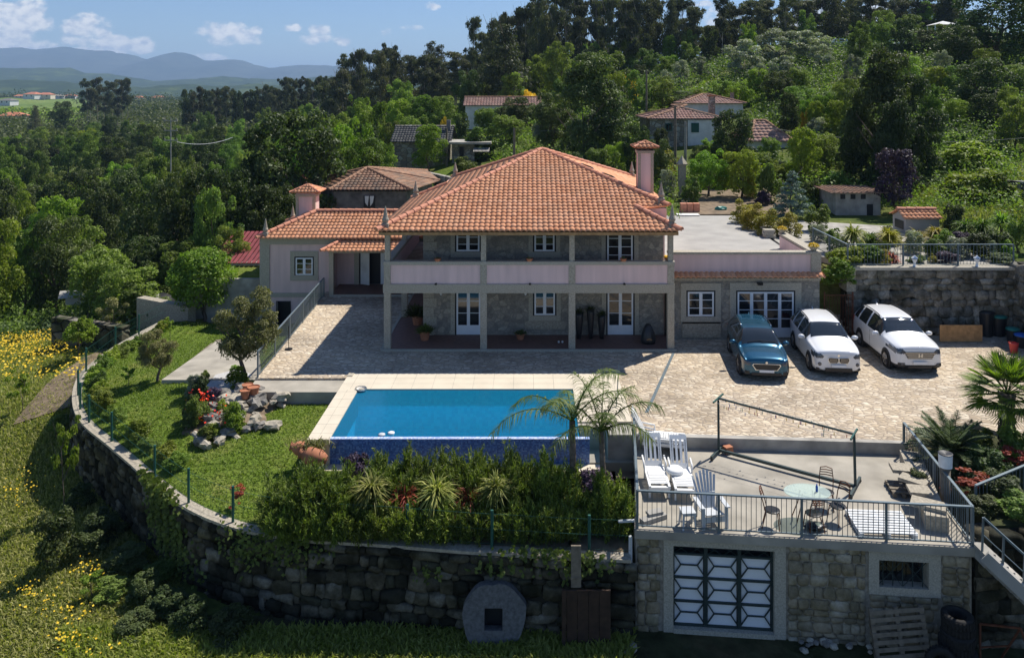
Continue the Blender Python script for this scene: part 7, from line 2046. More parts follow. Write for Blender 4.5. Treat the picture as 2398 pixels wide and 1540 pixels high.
def cycad(label, p, L, n, seed):
    t = thing('cycad', label, 'plant', tuple(p)); q = random.Random(seed); Bs, Ds, Ls = [], [], []; mb = MB()
    for k in range(n):
        a = k*2.4; el = .2+1.1*(k/n); dv = Vector((math.cos(a)*math.cos(el), math.sin(a)*math.cos(el), math.sin(el))); p_ = Vector((0,0,.35)); pts = []
        for i in range(11):
            pts.append(p_.copy()); p_ = p_+dv*L/10; dv = (dv+Vector((0,0,-.09))).normalized()
        mb.tube(pts, .01, 4, cap=False)
        for i in range(2, 11):
            tg = (pts[i]-pts[i-1]).normalized(); sd = tg.cross(Vector((0,0,1))).normalized()
            for j in range(5):
                for sg in (-1,1): Bs.append(pts[i-1].lerp(pts[i],j/5)); Ds.append(sd*sg+tg*.6+Vector((0,0,.25))); Ls.append(.20*math.sin(PI*(i+1)/12)+.04)
    mb.build('fronds', M_['leaf_cycad'], t, world=False); MB().lathe([(.18,0),(.2,.2),(.12,.38),(0,.42)], (0,0,0), 12).build('trunk', M_['bark'], t, world=False)
    mesh_obj('leaflets', spiky_mesh('leaflets', np.array([tuple(v) for v in Bs]), np.array([tuple(v) for v in Ds]), np.array(Ls), .022, seed, M_['leaf_cycad'], .05), t)
cycad('dark green cycad with stiff arching fronds beside the terrace rail', (gx(2228,23.6),23.6,-.2), 1.35, 42, 2)
BK = [(2290,24.6,1.2,.8,'bush','low round shrub just behind the cycad'),(2385,23.6,1.6,1.2,'bush','green shrub around the foot of the fan palm'),(2150,22.3,.7,.5,'bush_dark','dark shrub between the rail and the cycad'),(2310,22.6,1.4,1.0,'bush_dark','dark shrub in front of the fan palm'),(2250,21.7,1.5,.7,'bush_red','sprawling red leaved plant on the bank by the wooden lamp'),(2340,21.5,1.6,.8,'bush_dark','dark mound on the planted bank at the right edge'),(2390,22.4,1.3,.9,'bush_red','red leaved shrub at the right frame edge'),(2300,20.9,1.2,.5,'bush_dark','dark ground shrub behind the galvanised railing'),(2380,20.7,1.4,.7,'bush','green shrub behind the galvanised railing at the frame edge')]
for (px, D, w, h, k, lb) in BK: tree(k, (gx(px,D), D, -.18), w, h, lb)
# lawn trees
def lt(key, px, py, top, wpx, lb, v=None, z=None):
    D = F*(CAMZ+1.0)/(py-HY)
    if z is None:
        for _ in range(12): z = lz(gx(px, D), D); D = F*(CAMZ-z)/(py-HY)
    D = min(43.5, F*(CAMZ-z)/(py-HY)); x = gx(px, D); h = (py-top)/F*D
    return tree(key, (x, D, z-.03), wpx/F*D, h, lb, v=v)
lt('ball', 475, 740, 566, 158, 'dense round citrus tree on the lawn with a short trunk')
lt('olivegold', 576, 892, 680, 172, 'grey green olive tree leaning over the railing corner')
lt('olivegold', 368, 893, 772, 105, 'small drooping tree standing alone on the lawn')
lt('sparse', 300, 915, 848, 55, 'young bright green fruit bush on the lawn', z=-1.05)
lt('sparse', 398, 800, 738, 36, 'thin young tree with pale new leaves by the upper fence')
lt('bush_red', 550, 1195, 1140, 60, 'small red leaved shrub beside the fence on the lawn')

for i, (px, py, w, h, k, lb) in enumerate(((555,918,60,42,'bush_bright','leafy green plant behind the brown pots'),(545,1020,72,62,'bush_bright','bright green shrub at the front right of the rockery'),(465,1000,75,70,'bush','red flowering geranium mound in the rockery'),(470,950,55,50,'bush_dark','dark plant at the back left of the rockery'),(450,985,45,50,'bush_dark','dark flowering plant at the left of the rockery'),(500,960,50,40,'bush_purple','purple tinged plant in the middle of the rockery'),(485,1035,60,40,'bush','flowering plant at the lower front of the rockery'),(478,905,35,28,'bush','small plant at the corner of the concrete path'),(553,872,36,22,'bush_bright','small bright plant on the white gravel'),(440,1010,40,40,'bush_dark','low dark plant at the left foot of the rockery'),(520,985,40,34,'bush_bright','small leafy plant in the heart of the rockery'),(500,1030,44,34,'bush_bright','leafy plant between the edging logs'),(455,935,50,44,'bush_olive','grey leaved plant behind the geraniums'))):
    c = G(px, py, -.75); z = lz(c.x, c.y); tree(k, (c.x, c.y, z-.02), w/F*c.y, h/F*c.y*1.15, lb)
rs = np.random.RandomState(5); pr = []
for (px, py, s, n) in ((455,965,14,26),(480,975,10,14),(500,1010,16,14),(465,985,18,20),(520,990,20,10)):
    for i in range(n):
        c = G(px+rs.normal()*s, py+rs.normal()*s*.6, -.75); pr.append((c.x, c.y, lz(c.x,c.y)+rs.uniform(.35,.6)))
V, Fc = leaf_quads(np.array(pr), unit(rs.normal(size=(len(pr),3))+np.array([0,-.3,1])), np.full(len(pr), .045), rs, .9)
tag(mesh_obj('red_flowers', np_mesh('red_flowers', V, Fc, rs.rand(len(pr)), M_['flower_red'])), 'scatter of red geranium flowers in the rockery', 'flowers', kind='stuff')
# hedge plants along the inside of the curved wall
hd = offs(WS, .75) if (offs(WS,.75)[10]-Vector((-2,27,-1))).length < (offs(WS,-.75)[10]-Vector((-2,27,-1))).length else offs(WS, -.75)
k = 0
for p in hd[44::2]:
    if p.y > 41 or p.y < 24.5: continue
    k += 1
    tree('bush_bright' if k % 3 else 'bush', (p.x+rnd.uniform(-.15,.15), p.y, lz(p.x,p.y)-.03), rnd.uniform(.7,1.1), rnd.uniform(.45,.85), ('bright green' if k % 3 else 'darker green')+(' young hedge plant at the near bend' if p.y < 29 else ' young hedge plant at the left bend' if p.y < 34 else ' young hedge plant at the far end')+' of the curved wall', 'hedge plants along the curved fence')
# plants clinging to the wall foot and meadow
ML = [(150,960,90,200,'sparse','climbing leafy shrub outside the bend of the curved wall',-2.6,26.5),(130,1180,110,120,'bush_dark','dark weed shrub at the foot of the curved wall',-3.4,23.5),(215,1330,90,130,'sparse','bright leafed sapling in the shade of the curved wall',-3.4,22)]
for px, top, w, hpx, k, lb, z, D in ML:
    x = gx(px, D); zt_ = gz(top, D); z0 = terr_xy(x, D); tree(k, (x, D, z0-.05), w/F*D, max(.6, zt_-z0), lb)
FT = [(190,835,760,80,'bush_bright','round bushy fruit tree in the brown bed outside the fence'),(165,900,985,0,'','')]
tree('sparse', (gx(185,39), 39, terr(185,39)), 80/F*39, 2.4, 'young fruit tree in the brown bed outside the fence')
tree('bush_bright', (gx(188,39.5), 39.5, terr(188,39.5)+.7), 85/F*39.5, 1.5, 'rounded crown of a fruit bush above the brown bed')
tree('sparse', (gx(52,34), 34, terr(52,34)), 75/F*34, 2.0, 'young fruit tree standing in the yellow flowered meadow')
tree('sparse_olive', (gx(258,41), 41, terr(258,41)), 90/F*41, 2.6, 'small tree beyond the low mossy wall')
tree('bush', (gx(330,46), 46, terr(330,46)), 150/F*46, 3.0, 'spreading fig tree above the vegetable beds')
tree('broad', (gx(300,47), 47, terr(300,47)), 170/F*47, 3.7, 'airy walnut tree beside the plastic tunnel')
tree('bush_olive', (gx(250,50), 50, terr(250,50)), 130/F*50, 2.4, 'grey green shrub left of the plastic tunnel')
tree('bush', (gx(545,50), 50, terr(545,50)), 95/F*50, 5.6, 'loose green tree beside the red roofed shed')
tree('broad', (gx(540,48.5), 48.5, terr(540,48.5)), 110/F*48.5, 5.0, 'small spreading tree left of the red roofed shed')
# upper garden
UG = [(1742,47,80,1.6,'bush_gold','golden domed shrub, leftmost at the terrace edge'),(1768,45.2,88,1.7,'bush_gold','golden domed shrub, second at the terrace edge'),(1800,43.5,90,1.6,'bush_gold','golden domed shrub, third at the terrace edge'),(1850,43,84,1.5,'bush_gold','golden green domed shrub right of the slab pile'),(1915,44.5,78,1.7,'bush','cloud pruned dark green shrub in the upper garden'),(1856,49,118,3.1,'spruce','blue grey spruce with drooping tips in the upper garden'),(1757,56,46,2.3,'bush_gold','narrow golden conifer by the bare soil'),(1787,53,46,1.2,'bush_purple','dark purple shrub left of the blue spruce'),
      (2097,50,118,4.4,'tree_purple','dark purple leaved tree beside the grey shed'),(2235,43,70,1.9,'bush_dark','dark hedge block right of the oven house'),(2385,39,90,2.2,'bush','leafy shrub at the right end of the upper garden'),(2340,38,80,1.3,'bush_dark','dark shrub behind the right end of the garden railing'),(2290,37.6,90,1.25,'bush_dark','dense dark shrub behind the garden railing'),(2240,37.4,80,1.1,'bush_olive','silvery leaved shrub behind the garden railing'),(2190,37.6,70,1.0,'bush','green perennial clump behind the garden railing'),(2140,38.5,60,1.2,'bush_olive','pale perennial clump below the oven house'),(1985,36.4,110,1.0,'bush_bright','yellow green creeper spilling over the rubble wall by the stairs'),(2030,36.6,90,.9,'bush_bright','yellow green creeper on the wall top right of the stairs'),(1960,38.5,80,1.4,'bush','leafy shrub behind the slanted garden railing'),(1915,41.5,60,1.0,'bush_olive','pale shrub at the top of the garden stairs')]
for (px, D, w, h, k, lb) in UG: tree(k, (gx(px,D), D, max(3.06, terr(px,D))-.02), w/F*D, h, lb)
tree('bush_bright', (gx(1965,35.6), 35.5, 2.3), 100/F*35.5, 1.2, 'hanging creeper over the stair side of the rubble wall')
for i, (px, D, tk, L, mt, lb) in enumerate(((1998,38.2,.9,1.0,'leaf_yucca','cordyline with pale flower plumes behind the slanted railing'),(2080,38.6,.7,1.0,'leaf_gold','yellowish palm in the middle of the upper garden'),(2145,39.5,.5,.9,'leaf_gold','small yellow green palm left of the silvery shrubs'),(2035,39,.5,.9,'leaf_green','dark spiky plant right of the cordyline'),(2300,41,.8,1.0,'leaf_fanpalm','green yucca, middle of the three beyond the railing'),(2345,41.5,1.0,1.0,'leaf_fanpalm','green yucca, right one of the three beyond the railing'),(2262,41.5,.7,.9,'leaf_fanpalm','green yucca, left one of the three beyond the railing'),(2088,36.5,.1,.6,'leaf_red','dark red spiky plant right behind the railing'),(2190,42,.3,.8,'leaf_gold','small yellow palm right of the oven house'))):
    spike_plant('garden_palm', lb, (gx(px,D), D, 3.06), 220, L, .05, mt, up=.45, droop=.35, trunk=tk, seed=i+30)
q = random.Random(77)
for i in range(26):
    px, D = q.uniform(2010,2370), q.choice([36.4,37.5,39,40.5,42.2]); k = q.choice(['bush','bush_bright','bush_olive','bush_dark','bush_purple','bush_gold'])
    tree(k, (gx(px,D), D, 3.06), q.uniform(.6,1.5), q.uniform(.4,1.0), {'bush':'green','bush_bright':'bright green','bush_olive':'silvery','bush_dark':'dark green','bush_purple':'purple','bush_gold':'golden'}[k]+' perennial clump in the '+('front' if D < 38 else 'middle' if D < 40 else 'back')+' of the upper garden bed', 'perennial clumps of the upper garden')
tree('bush_bright', (gx(2052,36.4),36.4,3.06), .9, .95, 'big banana like leafy plant behind the railing', v=0)

# ---------------------------------------------------------------- trees of the slopes
NT = [0]
def TR(key, px, D, top, wpx, lb, group=None, v=None, zoff=0):
    z = tz(px, D)-.25+zoff; h = max(1.0, gz(top, D)-z); NT[0] += 1
    if group:
        W_ = wpx/F*D; ratio = W_/h
        sz = ('tall' if h > 12 else 'middling' if h > 8 else 'low') + (' broad' if ratio > .95 else ' narrow' if ratio < .6 else '')
        base = {'euc': 'dark eucalyptus', 'pine': 'dark pine', 'broad': 'mid green tree', 'broad_dark': 'dark green tree', 'broad_bright': 'light green tree', 'bush_olive': 'grey green bushy tree'}[key]
        LM = [(60,'at the left frame edge'),(160,'below the far village'),(300,'left of the power pole'),(420,'around the power pole'),(540,'right of the power pole'),(640,'left of the huge round tree'),(760,'behind the huge round tree'),(860,'above the pink wing chimney'),(960,'above the old brown roof'),(1080,'over the slate roofed house'),(1170,'above the long house gable'),(1260,'above the long house roof'),(1370,'left of the tall evergreen'),(1480,'right of the tall evergreen'),(1590,'above the farmhouse'),(1690,'above the rear house chimney'),(1790,'left of the olive grove'),(1900,'by the olive grove'),(2010,'above the ruined wall'),(2130,'above the tall evergreen pair'),(2260,'below the hilltop road end'),(9999,'near the right frame edge')]
        lm = next(t for a, t in LM if px < a)
        rw_ = 'in front' if D < 80 else 'midway up' if D < 120 else 'further back' if D < 170 else 'far back' if D < 240 else 'farthest row'
        lb = f'{sz} {base} {lm}, {rw_}'
    return tree(key, (gx(px,D), D, z), wpx/F*D, h, lb, group, v=v)
# singled out trees: key, px, distance, top, width, label
ST_ = [('broad_dark',690,60,262,300,'huge dark round tree left of the old stone house'),('broad',855,66,318,150,'mid green tree right of the huge dark one, behind the old house'),('broad_bright',770,72,285,150,'lighter green tree behind the huge dark one'),('broad_bright',830,78,270,120,'yellow green tree up the slope behind the old house'),('broad',900,72,330,80,'leafy tree at the left of the village lane'),
 ('broad_dark',600,58,360,180,'dark tree at the left of the huge round one'),('broad_dark',520,55,392,170,'dark tree over the vegetable garden'),('broad_dark',430,57,400,170,'dark tree in the shaded wood above the plastic tunnel'),('broad_dark',640,54,430,160,'dark low tree behind the pink wing chimney'),
 ('broad_bright',1003,79,292,92,'round bright tree on the village verge'),('bush',1125,82,290,95,'light green bush above the striped awning'),('broad',1180,84,268,110,'bushy tree right of the carport'),('bush_dark',1082,90,262,50,'dark cypress like bush left of the long house'),
 ('broad',1165,103,250,90,'bushy tree hiding the middle of the long house'),('broad',1225,104,246,80,'bushy tree hiding the right end of the long house'),('broad',1132,104,252,60,'bushy tree near the left gable of the long house'),('broad_dark',1195,103,248,70,'dark tree before the long house wall'),('broad_dark',1258,104,240,80,'dark tree at the right gable of the long house'),('broad_dark',1548,70,300,50,'dark fruit tree before the farmhouse left wall'),
 ('column',1370,72,138,215,'tall dark evergreen behind the villa ridge'),('broad_dark',1300,78,215,110,'dark tree left of the tall evergreen'),('olive',1285,80,236,100,'silver olive tree left of the tall evergreen'),('broad_dark',1430,78,200,120,'dark tree right of the tall evergreen'),('olive',1425,84,190,90,'pale olive behind the tall evergreen'),
 ('broad',1420,104,118,150,'light green tree high behind the tall evergreen'),('pine',1185,125,52,150,'broad dark pine in front of the eucalyptus line'),
 ('olive',1777,96,150,72,'single round olive left of the ruined wall'),('olive',1556,98,166,56,'single olive above the farmhouse'),('olive',1640,118,132,60,'olive right of the yellow broom on the hill'),('olive',1595,116,140,60,'olive above the farmhouse chimney'),('olive',1838,100,130,95,'olive in front of the big grove'),
 ('olive',1740,112,92,130,'wide olive at the left of the big grove'),('olive',1820,118,70,150,'tallest olive of the big grove'),('olive',1890,120,72,130,'olive at the right of the big grove'),('olive',1925,112,105,80,'low olive at the right foot of the grove'),('olive',1995,92,130,66,'olive standing in front of the ruined wall'),
 ('column',2065,58,130,195,'very tall dark evergreen, left half of the pair on the right'),('column',2140,59,185,165,'very tall dark evergreen, right half of the pair on the right'),('column',2020,60,215,130,'dark evergreen at the left foot of the tall pair'),('column',2105,55,245,150,'dark evergreen in front of the tall pair'),
 ('broad_dark',2300,78,138,160,'dark rounded tree right of the tall evergreen pair'),('broad_dark',2330,105,-30,230,'enormous dark tree in the upper right corner'),('olive',2210,92,120,60,'grey tree below the block wall on the hill'),('bush_bright',2270,60,330,160,'bright green laurel mound on the right slope'),('bush_bright',2290,52,376,180,'long bright green hedge mound above the wild grass'),('broad',2378,64,225,100,'light tree at the right frame edge'),
 ('broad_dark',1715,63,258,130,'dark loquat tree in front of the farmhouse'),('broad_bright',1880,60,300,100,'yellow green tree by the ribbed annex roof'),('broad',1935,62,310,100,'leafy tree right of the ribbed annex roof'),('broad_bright',1660,57,345,105,'light green shrub tree near the pointed pillar'),('broad_bright',1735,56,352,100,'light green fruit tree over the bare soil'),('bush',1800,54,372,80,'loose shrub behind the golden conifer'),
 ('bush_bright',1935,80,230,130,'yellow green mound above the ribbed annex'),('bush_olive',1915,72,270,60,'white flowering bush right of the annex roof'),('broad',1870,86,200,100,'green tree below the olive grove'),('broad',1960,84,215,90,'green tree between the grove and the tall evergreens'),
 ('bush_broom',1470,106,166,60,'yellow flowering broom on the hill left of the olives'),('bush_broom',1437,86,222,60,'yellow flowering broom beside the tall evergreen'),('bush_broom',1240,118,206,50,'yellow broom above the long house roof'),('bush_broom',1190,120,214,60,'yellow broom left of the other one above the long house'),('bush_broom',1043,92,268,34,'yellow broom above the dark slate roof'),('bush_broom',1886,76,250,30,'small orange yellow bush on the right slope'),
 ('bush',1430,60,340,90,'hillside shrub right behind the villa ridge'),('bush_bright',1460,66,330,80,'vine covered shrub left of the chimney'),('bush',1620,54,408,60,'rose bush behind the far end of the roof terrace'),('bush_olive',1560,56,392,60,'flowering bush just right of the chimney'),('bush',1965,56,392,90,'green shrub behind the grey shed'),('bush_dark',2035,56,400,80,'dark shrub on the roof line of the grey shed'),
 ('bush',2200,56,395,90,'green shrub right of the purple tree'),('bush',1090,75,360,80,'round clipped bush on the verge below the carport'),('bush',985,70,405,110,'low hedge along the village lane'),('bush_dark',1900,53,420,60,'dark shrub behind the blue spruce'),('broad',2365,90,150,90,'green tree at the right edge below the enormous one'),('bush_bright',2245,66,300,110,'laurel bush right of the tall evergreen pair'),
 ('euc',1690,150,-10,60,'slim feathery tree standing apart against the sky gap'),('euc',1107,170,38,60,'thin ragged eucalyptus poking above the ridge'),('broad_dark',2240,100,60,120,'dark tree left of the enormous corner tree')]
for a in ST_: TR(*a)
# tall eucalyptus and pine line along the ridge
prof_x = [780,830,870,905,930,965,1000,1025,1060,1090,1120,1150,1180,1220,1300,1600,1635,1700,1730,2240]
prof_y = [160,118, 95,105,130,122,118, 95,118,108, 95, 45, 22,  2,-20,-25, 10, 30,-10,-25]
x = 770; k = 0
while x < 2245:
    for row in range(3):
        if x > 1225 or row < 3:
            px = x + rnd.uniform(-14,14) + row*11
            D = (158 if x > 1150 else 190)+row*16+rnd.uniform(-7,7)
            top = float(np.interp(px, prof_x, prof_y)) + rnd.uniform(-12, 22) + row*rnd.uniform(-6,14)
            if 1655 < px < 1685: top += 45
            key = 'euc' if rnd.random() < (.72 if row < 2 else .85) else 'pine'
            TR(key, px, D, top, rnd.uniform(58,92), 'tall dark eucalyptus in the tree line along the ridge' if key == 'euc' else 'dark pine in the tree line along the ridge', 'eucalyptus of the ridge line' if key == 'euc' else 'pines of the ridge line')
    x += 36
# far eucalyptus group on the left and the stand at mid distance
for px, top, w in ((205,182,42),(228,180,40),(262,184,48),(288,186,44),(300,182,34),(245,196,46),(275,200,44),(210,205,50)):
    TR('euc', px, 380+rnd.uniform(-15,15), top, w, 'tall eucalyptus in the group standing over the far village', 'far eucalyptus group')
for i in range(24):
    px = 625+i*7.2; TR('euc', px, 290+rnd.uniform(-14,14), 176+abs(rnd.gauss(0,7))+(14 if px < 660 else 0), rnd.uniform(26,38), 'slender eucalyptus in the even stand left of the ridge', 'even eucalyptus stand')
for i in range(16):
    px = 440+i*13; TR('euc' if i % 3 else 'broad_dark', px, 320+rnd.uniform(-14,14), 205+rnd.uniform(-5,10), rnd.uniform(32,46), 'dark tree of the belt between the village and the stand', 'middle dark tree belt')
TR('pine', 83, 330, 245, 34, 'single umbrella shaped pine before the far vineyard'); TR('broad_dark', 145, 330, 236, 60, 'dark pine group right of the umbrella pine')
# wood filling the left valley
rows = [(52,-120,600,90,9.2,150),(64,-200,480,95,9.6,150),(78,-200,560,88,10,130),(94,-200,820,80,10.5,112),(112,-150,930,72,10.5,98),(135,-120,980,66,10.5,84),(165,-80,900,58,11,70),(205,-60,760,52,11,58),(250,80,640,44,11,48)]
for (D, a, b, st, h, w) in rows:
    px = a
    while px < b:
        d = D*(1+rnd.uniform(-.05,.05)); z = tz(px, d); hh = h*rnd.uniform(.72,1.15)
        skip = (D < 70 and px < 90 and rnd.random() < .35) or (60 < D < 80 and 250 < px < 330)
        if D == 52 and 180 < px < 480: hh *= .6
        if not skip:
            top = HY+(CAMZ-(z+hh))/d*F
            key = rnd.choice(['broad','broad','broad_dark','broad_dark','broad_bright','broad']) if D > 60 else rnd.choice(['broad','broad_dark','broad_bright','broad'])
            TR(key, px+rnd.uniform(-12,12), d, top, w*rnd.uniform(.85,1.25), {'broad':'mid green broadleaf tree of the valley wood','broad_dark':'dark green broadleaf tree of the valley wood','broad_bright':'light green broadleaf tree of the valley wood','bush_olive':''}[key], {'broad':'mid green trees of the valley wood','broad_dark':'dark trees of the valley wood','broad_bright':'light trees of the valley wood','bush_olive':'grey bushy trees of the wood edge'}[key])
        px += st
# mid slope trees below the ridge
for (D, a, b, st, h, w) in [(62,1640,1870,36,2.3,62),(67,1660,1760,34,2.2,60),(64,1800,1900,34,2.2,60),(92,1600,1900,44,4,70),(62,1340,1560,50,4,80),(76,1880,2030,52,5,85),(98,1440,1600,55,5,75),(112,2010,2420,52,6,75),(160,1200,2250,46,8,60),(100,800,1330,58,7,85),(125,820,1360,55,9,80),(145,1280,1700,48,8,62),(128,1440,1620,60,5,55),(150,1950,2240,60,6,60),(72,1850,2020,60,4,70),(88,2060,2420,62,5,80),(70,2180,2440,62,4,80)]:
    px = a
    while px < b:
        d = D*(1+rnd.uniform(-.05,.05)); z = tz(px, d); hh = h*rnd.uniform(.6,1.2)
        if not (1060 < px < 1265 and 95 < D < 130 and hh > 5 and d < 114):
            key = rnd.choice(['broad','broad_bright','broad','broad_dark'])
            TR(key, px, d, HY+(CAMZ-(z+hh))/d*F, w*rnd.uniform(.8,1.2), {'broad':'mid green tree on the slope below the ridge','broad_dark':'dark green tree on the slope below the ridge','broad_bright':'light green tree on the slope below the ridge'}[key], {'broad':'mid green slope trees','broad_dark':'dark slope trees','broad_bright':'light slope trees'}[key])
        px += st
print('slope trees', NT[0])

# undergrowth: one leafy mass over the slopes
EXC = [(905,1160,60,92),(1050,1290,100,118),(1500,1760,64,97),(1740,1880,66,80),(1560,2110,36,52),(1560,1850,50,60),(1850,2420,36,46),(-100,205,440,1150)]
def undergrowth(name, label, n, D0, D1, p0, p1, per, rad, leaf, mat, hk=1., seed=1, kindlab='undergrowth'):
    rs = np.random.RandomState(seed); Ps, Ns = [], []
    c = 0
    while c < n:
        D = math.exp(rs.uniform(math.log(D0), math.log(D1))); px = rs.uniform(p0, p1)
        if name != 'vines' and any(a < px < b and d0 < D < d1 for a, b, d0, d1 in EXC): c += 1; continue
        x = gx(px, D); z = tz(px, D); r = rad*rs.uniform(.5,1.3)*(D/60)**.4; m = per
        d = unit(rs.normal(size=(m,3))); d[:,2] = np.abs(d[:,2])
        P = np.array([x, D, z]) + d*np.array([r, r, r*.8*hk])*rs.uniform(.6,1.05,(m,1)); Ps.append(P); Ns.append(unit(d+rs.normal(size=(m,3))*.5)); c += 1
    P = np.concatenate(Ps); N = np.concatenate(Ns); D = P[:,1]
    V, Fc = leaf_quads(P, N, leaf*(D/60)**.75*(.6+.8*rs.rand(len(P))), rs, .6)
    ct = np.repeat(rs.rand(len(Ps)), per)
    tag(mesh_obj(name, np_mesh(name, V, Fc, np.clip(.2+.4*ct+.4*rs.rand(len(P)),0,1), M_[mat])), label, kindlab, kind='stuff')
undergrowth('undergrowth', 'green undergrowth and brambles over the slopes', 3600, 47, 190, -250, 2600, 90, 1.7, .10, 'leaf_green', hk=1.2, seed=2)
undergrowth('undergrowth', 'dark scrub between the trees of the right slope', 900, 64, 150, 1400, 2500, 110, 1.7, .10, 'leaf_dark', hk=1.2, seed=14)
undergrowth('undergrowth', 'bright low weeds over the slopes', 1300, 47, 150, -250, 2600, 80, 1.2, .09, 'leaf_bright', hk=.6, seed=3)
undergrowth('undergrowth', 'dark brambles in the left valley', 420, 44, 80, -250, 760, 110, 1.6, .11, 'leaf_dark', seed=4)
undergrowth('vines', 'rows of trained vines on the trellis by the farmhouse', 70, 62, 70, 1440, 1570, 130, 1.1, .10, 'leaf_gold', hk=1.6, seed=6)
undergrowth('far_wood', 'far-off woods beyond the valley', 2200, 250, 900, -600, 1300, 60, 4.2, .17, 'leaf_dark', seed=7)
undergrowth('far_wood', 'far-off wood covering the near foothill edge', 1100, 900, 1500, -600, 1300, 50, 5.0, .16, 'leaf_dark', seed=8)
undergrowth('vines', 'far vineyard rows below the village', 260, 450, 760, -80, 190, 20, 2.0, .3, 'leaf_bright', hk=.4, seed=9)

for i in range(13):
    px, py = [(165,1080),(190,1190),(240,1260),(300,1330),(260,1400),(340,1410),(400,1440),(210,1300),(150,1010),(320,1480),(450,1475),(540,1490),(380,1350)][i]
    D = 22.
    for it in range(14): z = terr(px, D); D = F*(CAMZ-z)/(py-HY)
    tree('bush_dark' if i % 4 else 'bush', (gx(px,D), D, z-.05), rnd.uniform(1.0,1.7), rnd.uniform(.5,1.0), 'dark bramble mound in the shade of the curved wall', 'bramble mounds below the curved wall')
# grass of the meadow, tall weeds and flowers
def grass(name, label, n, pts_fn, L, W_, mat, seed, up=1.0):
    rs = np.random.RandomState(seed); B = []
    while len(B) < n:
        px, py = pts_fn(rs)
        # intersect the ground along the sight line
        D = 20.0
        for it in range(14):
            z = terr(px, D); D = F*(CAMZ-z)/(py-HY)
        x = gx(px, D)
        if inside(x, D, LB): continue
        B.append((x, D, z-.02))
    B = np.array(B); dd = rs.normal(size=(n,3))*.45; dd[:,2] = up
    tag(mesh_obj(name, spiky_mesh(name, B, dd, rs.uniform(.5,1.0,n)*L, W_, seed, M_[mat], .3)), label, 'grass', kind='stuff')
    return B
def left(rs):
    px = rs.uniform(-60, 420); py = rs.uniform(800, 1560); return px, py
grass('meadow_grass', 'long green meadow grass outside the curved wall', 60000, left, .24, .035, 'grass_blade', 5)
grass('meadow_grass', 'dry yellowish stalks of the meadow outside the wall', 26000, lambda rs: (rs.uniform(-60,300), rs.uniform(800,1560)), .34, .03, 'grass_dry', 6)
grass('tall_weeds', 'tall weeds growing at the foot of the lower wall', 26000, lambda rs: (rs.uniform(150,1480), rs.uniform(1480,1580)), .5, .045, 'grass_blade', 7)

def flowers(n, fn, h, s, mat, label, seed):
    rs = np.random.RandomState(seed); P = []
    for i in range(n):
        px, py = fn(rs); D = 20.
        for it in range(14): z = terr(px, D); D = F*(CAMZ-z)/(py-HY)
        if inside(gx(px,D), D, LB): continue
        P.append((gx(px,D), D, z+h*rs.uniform(.7,1.1)))
    P = np.array(P); V, Fc = leaf_quads(P, unit(rs.normal(size=(len(P),3))*.4+np.array([0,-.4,1])), np.full(len(P), s)*rs.uniform(.6,1.2,len(P)), rs, .9)
    tag(mesh_obj('wild_flowers', np_mesh('wild_flowers', V, Fc, rs.rand(len(P)), M_[mat])), label, 'flowers', kind='stuff')
def cl(rs, cs):
    c = cs[rs.randint(len(cs))]; return rs.normal(c[0], c[2]), rs.normal(c[1], c[3])
flowers(1000, lambda rs: (rs.uniform(-30,160) , 782+abs(rs.normal(0,26))+rs.uniform(0,30)), .5, .05, 'flower_yellow', 'dense drift of yellow flowers in the upper left meadow', 1)
flowers(300, lambda rs: (rs.uniform(-30,200), rs.uniform(830,900)), .4, .06, 'flower_yellow', 'loose yellow flowers below the dense drift', 2)
flowers(280, lambda rs: cl(rs, [(60,1405,25,12),(110,1440,30,25),(165,1480,28,30),(180,1530,40,16),(60,1150,25,25),(20,1180,20,15),(210,1360,20,15)]), .4, .036, 'flower_yellow', 'clumps of yellow meadow flowers near the lower left corner', 3)
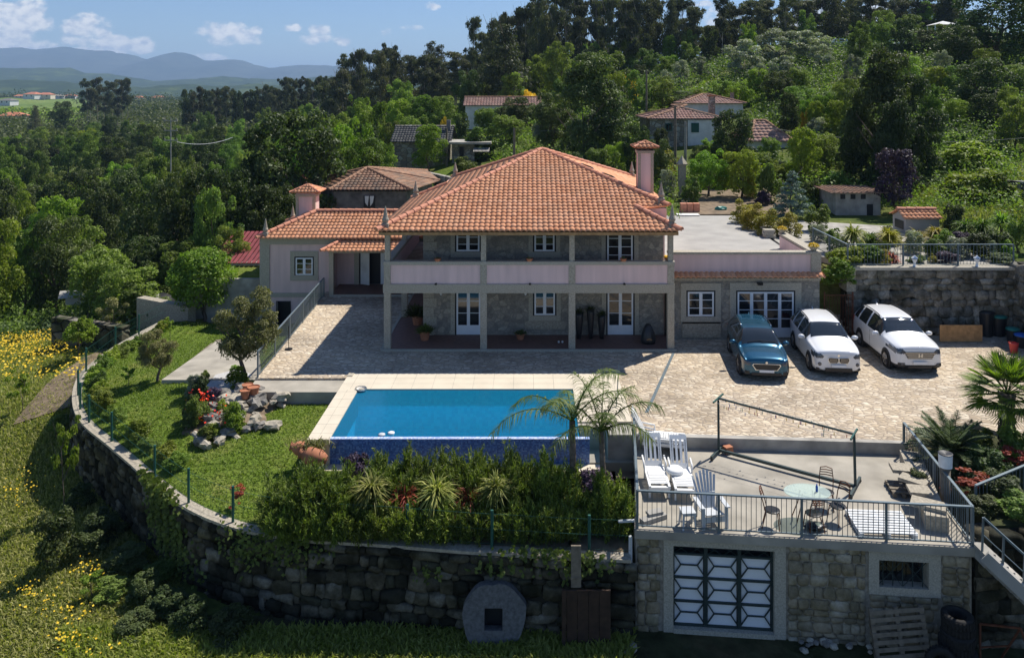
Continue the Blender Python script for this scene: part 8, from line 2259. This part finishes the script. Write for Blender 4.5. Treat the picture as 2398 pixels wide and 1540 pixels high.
# wild grass of the right slope
rs = np.random.RandomState(31); B = []
while len(B) < 16000:
    px, D = rs.uniform(2150,2480), rs.uniform(46.5,58); B.append((gx(px,D), D, tz(px,D)))
B = np.array(B); dd = rs.normal(size=(len(B),3))*.4; dd[:,2] = 1
tag(mesh_obj('wild_grass', spiky_mesh('wild_grass', B, dd, rs.uniform(.4,.9,len(B)), .05, 3, M_['grass_dry'], .3)), 'pale wild grass on the right hand slope', 'grass', kind='stuff')

# ground ivy on the lower wall
rs = np.random.RandomState(41); Ps = []
for (px, py, s, n) in ((1270,1268,45,260),(1150,1310,20,90),(1000,1330,16,60),(1365,1290,30,200),(700,1290,30,90),(330,1230,40,900),(230,1150,35,1100),(420,1300,50,500),(200,1080,25,700),(290,1200,40,900),(520,1320,50,350),(640,1300,40,350),(250,1130,40,1500),(350,1260,50,1500),(310,1180,40,900)):
    for i in range(n):
        q1, q2 = rs.normal(px, s), rs.normal(py, s*.55); p = at(q1, q2, 20.8 if px > 500 else 23.0)
        e = near(outer, p); Ps.append((e.x+rs.normal()*.05, e.y-.12+rs.normal()*.08, min(-.85, p.z)))
P = np.array(Ps); V, Fc = leaf_quads(P, unit(rs.normal(size=(len(P),3))*.5+np.array([0,-1,.6])), rs.uniform(.04,.08,len(P)), rs, .7)
tag(mesh_obj('ivy', np_mesh('ivy', V, Fc, rs.rand(len(P)), M_['leaf_green'])), 'ivy and ferns trailing over the lower stone wall', 'ivy', kind='stuff')

# ---------------------------------------------------------------- haze
mb = MB(); mb.box(-26000, 26000, -60, 17500, -75, 540)
hz = mb.build('haze', None); hz['kind'] = 'stuff'
m = bpy.data.materials.new('haze_air'); m.use_nodes = True; nt = m.node_tree
for n in list(nt.nodes):
    if n.type != 'OUTPUT_MATERIAL': nt.nodes.remove(n)
pv_ = nt.nodes.new('ShaderNodeVolumePrincipled'); pv_.inputs['Color'].default_value = (.46, .68, 1.0, 1); pv_.inputs['Density'].default_value = 1.1e-4; pv_.inputs['Anisotropy'].default_value = .1
nt.links.new(pv_.outputs[0], [n for n in nt.nodes if n.type == 'OUTPUT_MATERIAL'][0].inputs['Volume'])
hz.data.materials.append(m)
